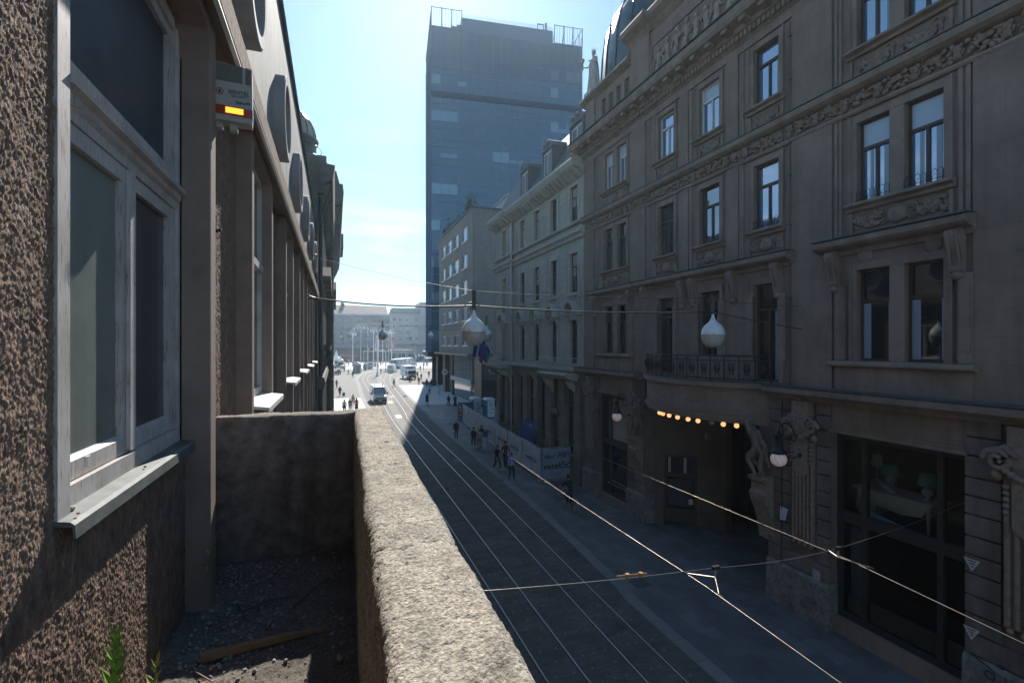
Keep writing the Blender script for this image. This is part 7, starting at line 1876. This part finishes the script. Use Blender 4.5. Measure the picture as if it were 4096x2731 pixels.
def banner(us, vs, d, m, label, strip=None):
    (ul, ur, dx) = us; t = thing('feather_banner', label, 'banner', at_d((ul + ur) / 2, vs[1], d), 0, 'tall banners on the square')
    q = MB(); n = 10; a = []
    for k in range(n + 1):
        f = k / n; v = vs[0] + (vs[1] - vs[0]) * f; s_ = dx * f
        for u in (ul + s_, ur + s_): p = at_d(u, v, d + .15 * math.sin(f * 7)); q.v.append(p)
    for k in range(n): q.f.append((2 * k, 2 * k + 1, 2 * k + 3, 2 * k + 2)); q.sm.append(True)
    # give the cloth a thickness
    nn = len(q.v); nf = list(q.f)
    q.v += [(x, y + .04, z) for x, y, z in q.v[:nn]]; q.f += [tuple(i + nn for i in f)[::-1] for f in nf]; q.sm += [True] * len(nf)
    q.build('cloth', m, t)
    if strip:
        q = MB(); vm = vs[0] + (vs[1] - vs[0]) * .25
        p = Vector(at_d((ul + ur) / 2 + dx * .25, vm, d - .3)); q.tube([(p.x + .35 * math.cos(g), p.y, p.z + .35 * math.sin(g)) for g in [i * .6 for i in range(11)]], .09, 5, True, True); q.build('emblem', strip, t)
        q = MB()
        for k in range(9):
            f = .42 + k * .05; p = Vector(at_d((ul + ur) / 2 + dx * f, vs[0] + (vs[1] - vs[0]) * f, d - .3)); q.box(p.x - .18, p.x + .18, p.y, p.y + .03, p.z - .12, p.z + .12)
        q.build('lettering', strip, t)
m_redb = mat('bright_red_cloth', (.62, .04, .06), .6, .06, 2)
banner((1469, 1471.5, 5), (1331, 1402), 179, m_white, 'narrow white and blue banner on the left of the square', mat('flag_blue', (.08, .1, .3)))
banner((1505, 1514, -6.5), (1340, 1402), 188, m_white, 'white banner with pink lettering, second from the left', mat('pink_print', (.6, .2, .3)))
banner((1541.5, 1547, 3.5), (1345, 1401), 180, m_redb, 'red banner with white lettering, nearer the hanging lamp', m_white)
banner((1567, 1575, 2.5), (1350, 1401), 195, m_redb, 'red banner with a white emblem, rightmost of the banners', m_white)
q = MB(); a, b = Vector(at_d(1454, 1405, 180)), Vector(at_d(1565, 1405, 180)); q.tube([a, b], .09, 5); a, b = Vector(at_d(1510, 1398.5, 186)), Vector(at_d(1645, 1399, 186)); q.tube([a, b], .07, 5); 
for u in (1454, 1565): q.tube([Vector(at_d(u, 1405, 180)), Vector(at_d(u, HYP + EYE * FPX / 180, 180))], .07, 5)
tag(q.build('wire_gantry', m_white), 'thin white horizontal gantry bars behind the banners', 'gantry')
# posts with ball lamps at the stop
for i, (u, v, d) in enumerate(((1629, 1445, 135), (1648, 1435, 150), (1663, 1428, 165), (1676, 1423, 180), (1688, 1421, 195), (1697, 1420, 205), (1705, 1419, 215), (1712, 1418, 225))):
    p = Vector(at_d(u, v, d)); t = thing('ball_lamp', ('nearest ball lamp post of the tram stop, beside the box truck' if i == 0 else 'second ball lamp post of the tram stop' if i == 1 else 'ball lamp post in the row along the tram stop'), 'lamp', (p.x, p.y, 0), 0, 'ball lamp posts at the tram stop' if i > 1 else None)
    q = MB(); q.lathe((0, 0, 0), [(.14, 0), (.07, .4), (.06, p.z - .3)], 8); q.build('post', m_steel, t, local=True); q = MB(); q.ball((0, 0, p.z), .42, 12, 8); q.build('globe', MATS['milk_globe'], t, local=True)
t = thing('tram_shelter', 'long white flat-roofed tram stop shelter behind the ball lamps', 'shelter', (44, 200, 0)); q = MB(); q.box(34, 60, 198, 202, 3.2, 3.5); q.build('roof', m_white, t); q = MB()
for x in range(35, 60, 4): q.box(x - .08, x + .08, 199.9, 200.1, 0, 3.2)
q.build('post', m_steel, t)
q = MB(); q.box(49, 52, 197.6, 197.7, 1.0, 3.0); q.build('poster_panel', m_redb, t)
# ================================================================ vehicles
def vwheel(par, x, y, r, w_=.22):
    q = MB(); q.wheel((x, y, r), r, w_, 'x', 18); o = q.build('wheel', m_black, par, local=True); q = MB(); q.lathe((x, y, r), [(r * .6, -w_ / 2 - .01), (r * .1, -w_ / 2 - .02)], 12, True, Matrix.Rotation(RAD(90), 3, 'Y')); q.lathe((x, y, r), [(r * .6, w_ / 2 + .01), (r * .1, w_ / 2 + .02)], 12, True, Matrix.Rotation(RAD(90), 3, 'Y')); q.build('rim', m_steel, o, local=True)
def section_body(secs, m, name, par):
    """secs: list of (y, [(x,z) half profile]) -> closed mirrored body"""
    q = MB(); n = None
    for y, pr in secs:
        full = [(x, z) for x, z in pr] + [(-x, z) for x, z in reversed(pr)]
        n = len(full); q.v += [(x, y, z) for x, z in full]
    for k in range(len(secs) - 1):
        for i in range(n): q.f.append((k * n + i, k * n + (i + 1) % n, (k + 1) * n + (i + 1) % n, (k + 1) * n + i)); q.sm.append(False)
    q.f += [tuple(range(n))[::-1], tuple((len(secs) - 1) * n + i for i in range(n))]; q.sm += [False, False]
    return q.build(name, m, par, local=True)
m_vanw = mat('white_van_paint', (.82, .83, .84), .25, .03, 3, spec=.6)
m_vglass = glass('vehicle_glass', (.16, .19, .2), .08, 2.6)  # grey base lightened to carry the sky's reflection
m_hl = mat('headlight', (.8, .78, .7), .15, .03, 5)
def van(loc, rot, label, front=True, rear_mark=None, roof_lights=True):
    t = thing('van', label, 'van', loc, rot)
    H_, W_, L_ = 2.5, 1.0, 5.6     # front at -y
    def pr(w, zb, zt, tw=None): tw = tw or w * .9; return [(w * .96, zb), (w, zb + .25), (w, zb + (zt - zb) * .48), (w * .99, zb + (zt - zb) * .52), (tw, zt - .1), (tw * .9, zt)]
    section_body([(-2.8, pr(.86, .45, .95, .84)), (-2.72, pr(.97, .32, 1.12, .9)), (-2.1, pr(1.0, .3, 1.32, .88)), (-1.45, pr(1.0, .3, 2.36, .84)), (-1.1, pr(1.0, .3, 2.5, .88)), (2.6, pr(1.0, .3, 2.52, .9)), (2.75, pr(.97, .35, 2.45, .88))], m_vanw, 'body', t)
    q = MB(); q.add([(-.84, -2.08, 1.36), (.84, -2.08, 1.36), (.72, -1.5, 2.27), (-.72, -1.5, 2.27)], [(0, 1, 2, 3)]); q.v = [(x, y - .02, z + .012) for x, y, z in q.v]
    q.add([(-.84, -2.06, 1.35), (.84, -2.06, 1.35), (.72, -1.48, 2.26), (-.72, -1.48, 2.26)], [(3, 2, 1, 0)]); q.build('windscreen', m_vglass, t, local=True)
    q = MB(); q.box(-.92, .92, -2.86, -2.7, .34, .72); q.box(-.9, .9, -2.82, -2.66, .62, .66); q.build('bumper', mat('black_plastic', (.03, .03, .032), .6), t, local=True)
    q = MB(); q.box(-.6, .6, -2.83, -2.78, .78, .92); q.build('grille', MATS['black_plastic'], t, local=True)
    for s in (-1, 1):
        q = MB(); q.ball((s * .78, -2.7, .98), (.16, .1, .12), 10, 7); q.build('headlight', m_hl, t, local=True)
        q = MB(); q.ball((s * 1.16, -1.85, 1.45), (.12, .09, .19), 10, 7); q.bar((s * .95, -1.85, 1.35), (s * 1.1, -1.85, 1.4), .06); q.build('mirror', MATS['black_plastic'], t, local=True)
        q = MB(); q.box(s * .985 - .02, s * .985 + .02, -1.75, -.9, 1.4, 1.95); q.build('side_window', m_vglass, t, local=True)
        for y in (-1.85, 1.75): vwheel(t, s * .88, y, .35)
    q = MB(); q.box(-.26, .26, -2.875, -2.86, .45, .57); q.build('number_plate', m_white, t, local=True)
    for k in range(6): q.box(-.2 + k * .07, -.16 + k * .07, -2.88, -2.876, .47, .55)
    if front:
        q = MB()
        for k in range(9): q.add([(-.5 + k * .115, -2.42 - .01, 1.255), (-.42 + k * .115, -2.42, 1.255), (-.42 + k * .115, -2.62, 1.2), (-.5 + k * .115, -2.62, 1.2)], [(0, 1, 2, 3)])
        q.v = [(x, y, z + .06) for x, y, z in q.v]; q.build('bonnet_lettering', m_redb, t, local=True)
        q = MB(); q.box(-.93, .93, -2.76, -2.735, .95, 1.0); q.build('stripe', mat('stripe_blue', (.1, .25, .5)), t, local=True)
    if roof_lights:
        for x in (-.55, 0, .55): q = MB(); q.lathe((x, -1.0 if x else -.3, 2.5), [(.08, 0), (.08, .14), (.05, .18)], 10); q.build('beacon', m_dark, t, local=True)
    q = MB()
    for s in (-1, 1): q.box(s * .9 - .07, s * .9 + .07, 2.72, 2.79, .95, 1.5)
    q.build('tail_light', m_redb, t, local=True)
    q = MB(); q.box(-.9, .9, 2.7, 2.85, .32, .55); q.build('rear_bumper', MATS['black_plastic'], t, local=True)
    q = MB(); q.box(-.75, -.05, 2.74, 2.77, 1.5, 2.1); q.box(.05, .75, 2.74, 2.77, 1.5, 2.1); q.build('rear_window', m_vanw if rear_mark else m_vglass, t, local=True)
    if rear_mark:
        q = MB(); q.tube([(-.05 + .36 * math.cos(g), 2.8, 1.75 + .36 * math.sin(g)) for g in [i * .6 for i in range(11)]], .07, 5, True, True); q.tube([(-.05 + .15 * math.cos(g), 2.8, 1.75 + .15 * math.sin(g)) for g in [i * .6 for i in range(7)]], .06, 5); q.build('rear_emblem', rear_mark, t, local=True)
    return t
van((6.05, 77.2, .02), RAD(2), 'white van with roof beacons driving towards the viewer along the left track')
van((16.8, 159.5, .02), RAD(180 - 18), 'white delivery van with an orange-red emblem seen from behind on the right track', False, mat('orange_red', (.6, .12, .05)), False)
t = thing('box_truck', 'white box truck facing the viewer beside the ball lamp', 'truck', (17.6, 127.5, .02), RAD(6))
section_body([(-3.0, [(1.0, .45), (1.05, .7), (1.05, 1.3), (1.0, 2.1), (.9, 2.25)]), (-2.85, [(1.05, .4), (1.1, .7), (1.1, 1.3), (1.05, 2.25), (.95, 2.4)]), (-1.5, [(1.05, .4), (1.1, .7), (1.1, 1.3), (1.06, 2.3), (.95, 2.45)])], m_vanw, 'cab', t)
q = MB(); q.box(-1.25, 1.25, -1.4, 4.2, .8, 3.3); q.build('cargo_box', m_vanw, t, local=True)
q = MB(); q.box(-.6, .6, -1.43, -1.4, 2.75, 2.95); q.build('fascia_slot', MATS['black_plastic'], t, local=True)
q = MB(); q.box(-.92, .92, -3.04, -2.98, 1.3, 2.1); q.build('windscreen', glass('truck_glass', (.02, .03, .045), .05, 1.8), t, local=True)
q = MB(); q.box(-1.05, 1.05, -3.1, -2.95, .42, .75); q.box(-.6, .6, -3.06, -3.0, .85, 1.15); q.build('bumper', MATS['black_plastic'], t, local=True)
for s in (-1, 1):
    q = MB(); q.ball((s * .8, -3.0, .95), (.16, .08, .1), 10, 6); q.build('headlight', m_hl, t, local=True)
    q = MB(); q.box(s * 1.3 - .1, s * 1.3 + .1, -2.9, -2.8, 1.4, 1.9); q.bar((s * 1.0, -2.8, 1.9), (s * 1.3, -2.85, 1.85), .05); q.build('mirror', MATS['black_plastic'], t, local=True)
    for y in (-2.2, 2.6): vwheel(t, s * .95, y, .42, .26)
# tram
tr = thing('tram', 'blue and white tram crossing the square behind the delivery van', 'tram', Vector(at_d(1600, HYP + EYE * FPX / 185, 185)), RAD(-24))
m_trb = mat('tram_blue', (.05, .2, .42), .3, .06, 2)
section_body([(-8, [(1.0, .4), (1.1, .8), (1.1, 1.4), (1.02, 3.0), (.8, 3.2)]), (-7.6, [(1.1, .3), (1.2, .8), (1.2, 1.4), (1.18, 3.1), (.95, 3.35)]), (14, [(1.1, .3), (1.2, .8), (1.2, 1.4), (1.18, 3.1), (.95, 3.35)])], m_trb, 'body', tr)
q = MB(); q.box(-1.22, 1.22, -7.4, 13.6, 1.5, 2.7); q.box(-.9, .9, -8.03, -7.9, 1.5, 2.7); q.build('window_band', glass('tram_glass', (.12, .17, .2), .08, 2.0), tr, local=True)
q = MB(); q.box(-1.0, 1.0, -7.5, 13.8, 3.36, 3.5); q.build('roof', m_white, tr, local=True)
for y in (-5, -1, 5, 10):
    q = MB(); q.box(-1.24, 1.24, y, y + 1.3, .45, 2.9); q.build('door', mat('tram_pale_blue', (.3, .42, .52), .3), tr, local=True)
q = MB(); q.bar((0, 0, 3.5), (0, 1.4, 4.3), .06); q.bar((0, 1.4, 4.3), (0, 0, 5.1), .06); q.bar((-.8, 0, 5.1), (.8, 0, 5.1), .06); q.build('pantograph', m_dark, tr, local=True)
# small cart, moped, kiosk, umbrellas, tents
t = thing('utility_cart', 'small dark red utility cart parked by the far left buildings', 'cart', (.75, 151.5, .02), RAD(-20))
q = MB(); q.prism([(-1.2, .3), (1.2, .3), (1.2, .8), (.2, .85), (-.2, .85), (-1.1, .9)], 'x', -.55, .55); q.build('body', mat('cart_red', (.35, .02, .03), .4), t, local=True)
q = MB(); q.box(-.6, .6, -.5, .9, 1.75, 1.82); q.build('roof', m_white, t, local=True)
q = MB()
for x in (-.52, .52):
    for y in (-.5, .85): q.tube([(x, y, .8), (x, y * .9, 1.78)], .03, 5)
q.build('post', m_dark, t, local=True)
q = MB(); q.box(-.5, .5, .0, .5, .85, 1.0); q.box(-.5, .5, .5, .6, 1.0, 1.4); q.build('seat', m_black, t, local=True)
for x in (-.55, .55):
    for y in (-.8, .8): vwheel(t, x, y, .26, .16)
t = thing('moped', 'dark moped with a delivery box ridden in front of the box truck', 'moped', (16.35, 116.7, .02), RAD(10))
q = MB(); q.prism([(-.5, .3), (-.1, .25), (.3, .3), (.8, .55), (.85, .75), (.2, .8), (0, .5), (-.35, .5), (-.5, 1.0), (-.6, 1.0)], 'x', -.18, .18); q.build('body', BLK, t, local=True)
q = MB(); q.box(-.28, .28, .5, 1.0, .85, 1.35); q.build('delivery_box', DKG, t, local=True)
q = MB(); q.tube([(-.35, -.45, 1.05), (0, -.55, 1.0), (.35, -.45, 1.05)], .02, 5); q.build('handlebar', m_dark, t, local=True)
for y in (-.72, .62): q = MB(); q.wheel((0, y, .25), .25, .1); q.build('wheel', m_black, t, local=True)
person('ride', (16.35, 116.75, .02), 180, 'rider in black on the moped before the box truck', BLK, BLK, 'dark', 'd', hat=m_black)
kp = Vector(on_z(1429, 1491, 0))
t = thing('kiosk', 'small glazed newspaper kiosk with white panels amid the crowd', 'kiosk', kp, RAD(-10)); q = MB(); q.box(-1.1, 1.1, -.9, .9, .1, 2.6); q.build('kiosk_wall', mat('kiosk_grey', (.2, .21, .22), .5), t, local=True)
q = MB(); q.box(-1.3, 1.3, -1.1, 1.1, 2.6, 2.8); q.prism([(-1.1, 2.8), (1.1, 2.8), (0, 3.4)], 'y', -.9, .9); q.build('roof', m_steel, t, local=True)
q = MB(); q.box(-.35, 1.05, -.96, -.9, .3, 2.5); q.build('glazed_panel', glass('kiosk_glass', (.15, .18, .2), .1, 2), t, local=True)
q = MB()
for x in (-.4, 1.05): q.box(x - .06, x + .06, -1.0, -.9, .2, 2.6)
q.box(-.4, 1.05, -1.0, -.9, 2.45, 2.6); q.build('frame', m_white, t, local=True)
def umbrella(p, r, label):
    t = thing('umbrella', label, 'umbrella', p, 0, 'red market umbrellas'); q = MB(); q.lathe((0, 0, 0), [(r, 2.35), (r, 2.5), (r * .5, 2.95), (.05, 3.3)], 8, False); q.build('canopy', m_red, t, local=True); q = MB(); q.tube([(0, 0, 0), (0, 0, 3.3)], .04, 5); q.build('pole', m_white, t, local=True)
for i in range(16):
    d = 255 + (i % 3) * 7; u = 1352 + i * 4.1; p = Vector(at_d(u, HYP + EYE * FPX / d, d)); umbrella(p, 1.7, 'red market umbrella in the dense row at the far left of the square')
def tent(u, d, h, w_, label):
    p = Vector(at_d(u, HYP + EYE * FPX / d, d)); t = thing('tent', label, 'tent', p, 0); q = MB(); q.prism([(-w_, 2.4), (w_, 2.4), (.25, h * .55), (0.05, h), (-.05, h), (-.25, h * .55)], 'y', -w_, w_); q.lathe((0, 0, 0), [(w_ * 1.3, 2.4), (w_ * .35, h * .6), (.03, h)], 4, False); q.build('canopy', m_white, t, local=True)
    q = MB()
    for x in (-w_, w_):
        for y in (-w_, w_): q.box(x - .05, x + .05, y - .05, y + .05, 0, 2.4)
    q.build('post', m_steel, t, local=True)
tent(1345, 200, 6.5, 2.6, 'white peaked tent at the far left edge of the square'); tent(1362, 205, 3.6, 3.2, 'low white tent right of the peaked one'); tent(1352, 165, 3.0, 2.2, 'low white stall roof nearest on the far left')
for i, u in enumerate((1349, 1358, 1367)):
    p = Vector(at_d(u, HYP + EYE * FPX / 180, 180)); t = thing('market_stall', ('market stall with dark red boards on the far left', 'market stall with a striped front between two others', 'market stall with white boards nearest the crowd')[i], 'stall', p); q = MB(); q.box(-1, 1, -.5, .5, 0, 1.1); q.build('counter', (cl('stall_maroon', (.2, .03, .04)), cl('stall_pink', (.4, .2, .2)), LGT)[i], t, local=True); q = MB(); q.box(-1.2, 1.2, -.8, .8, 2.2, 2.3); q.build('roof', m_white, t, local=True); q = MB(); q.box(-1, -.9, 0, .1, 1.1, 2.2); q.box(.9, 1, 0, .1, 1.1, 2.2); q.build('post', m_steel, t, local=True)
p = Vector(at_d(1357, HYP + EYE * FPX / 190, 190)); t = thing('feather_banner', 'white sail-shaped banner beside the tents', 'banner', p, 0); q = MB(); q.prism([(-.3, .6), (.4, .8), (.75, 3.2), (.5, 4.6), (.1, 4.4), (-.1, 2.5)], 'y', -.03, .03); q.build('cloth', m_white, t, local=True); q = MB(); q.tube([(-.3, 0, 0), (-.1, 0, 2.5), (.1, 0, 4.4)], .03, 5); q.build('pole', m_steel, t, local=True)
# bird in the sky
p = Vector(at_d(1668, 1203, 90)); t = thing('bird', 'small dark gull gliding above the white building', 'bird', p); q = MB(); q.ball((0, 0, 0), (.07, .2, .07), 8, 6); q.ball((0, -.2, .03), (.045, .06, .045), 6, 5); q.build('bird_body', DKG, t, local=True)
q = MB()
for s in (-1, 1): q.add([(0, .06, 0), (0, -.08, 0), (s * .25, -.06, .1), (s * .25, .07, .1), (s * .5, .06, .02), (0, .06, -.012), (0, -.08, -.012), (s * .25, -.06, .088), (s * .25, .07, .088)], [(0, 1, 2, 3), (3, 2, 4), (8, 7, 6, 5), (4, 7, 8)])
q.build('wing', DKG, t, local=True)
# ================================================================ the air of the sunny street
hz = MB(); hz.box(-95, 130, -40, 320, -1.7, 90)
m_h, nt, b = nodes_of('street_haze'); nt.nodes.remove(b)
pv = nt.nodes.new('ShaderNodeVolumePrincipled'); pv.inputs['Color'].default_value = (.7, .88, 1, 1); pv.inputs['Density'].default_value = .0004; pv.inputs['Anisotropy'].default_value = .5
nt.links.new(pv.outputs[0], nt.nodes['Material Output'].inputs['Volume'])
ho = hz.build('haze', m_h); tag(ho, 'thin bright summer haze filling the street and the square', 'haze', kind='stuff')
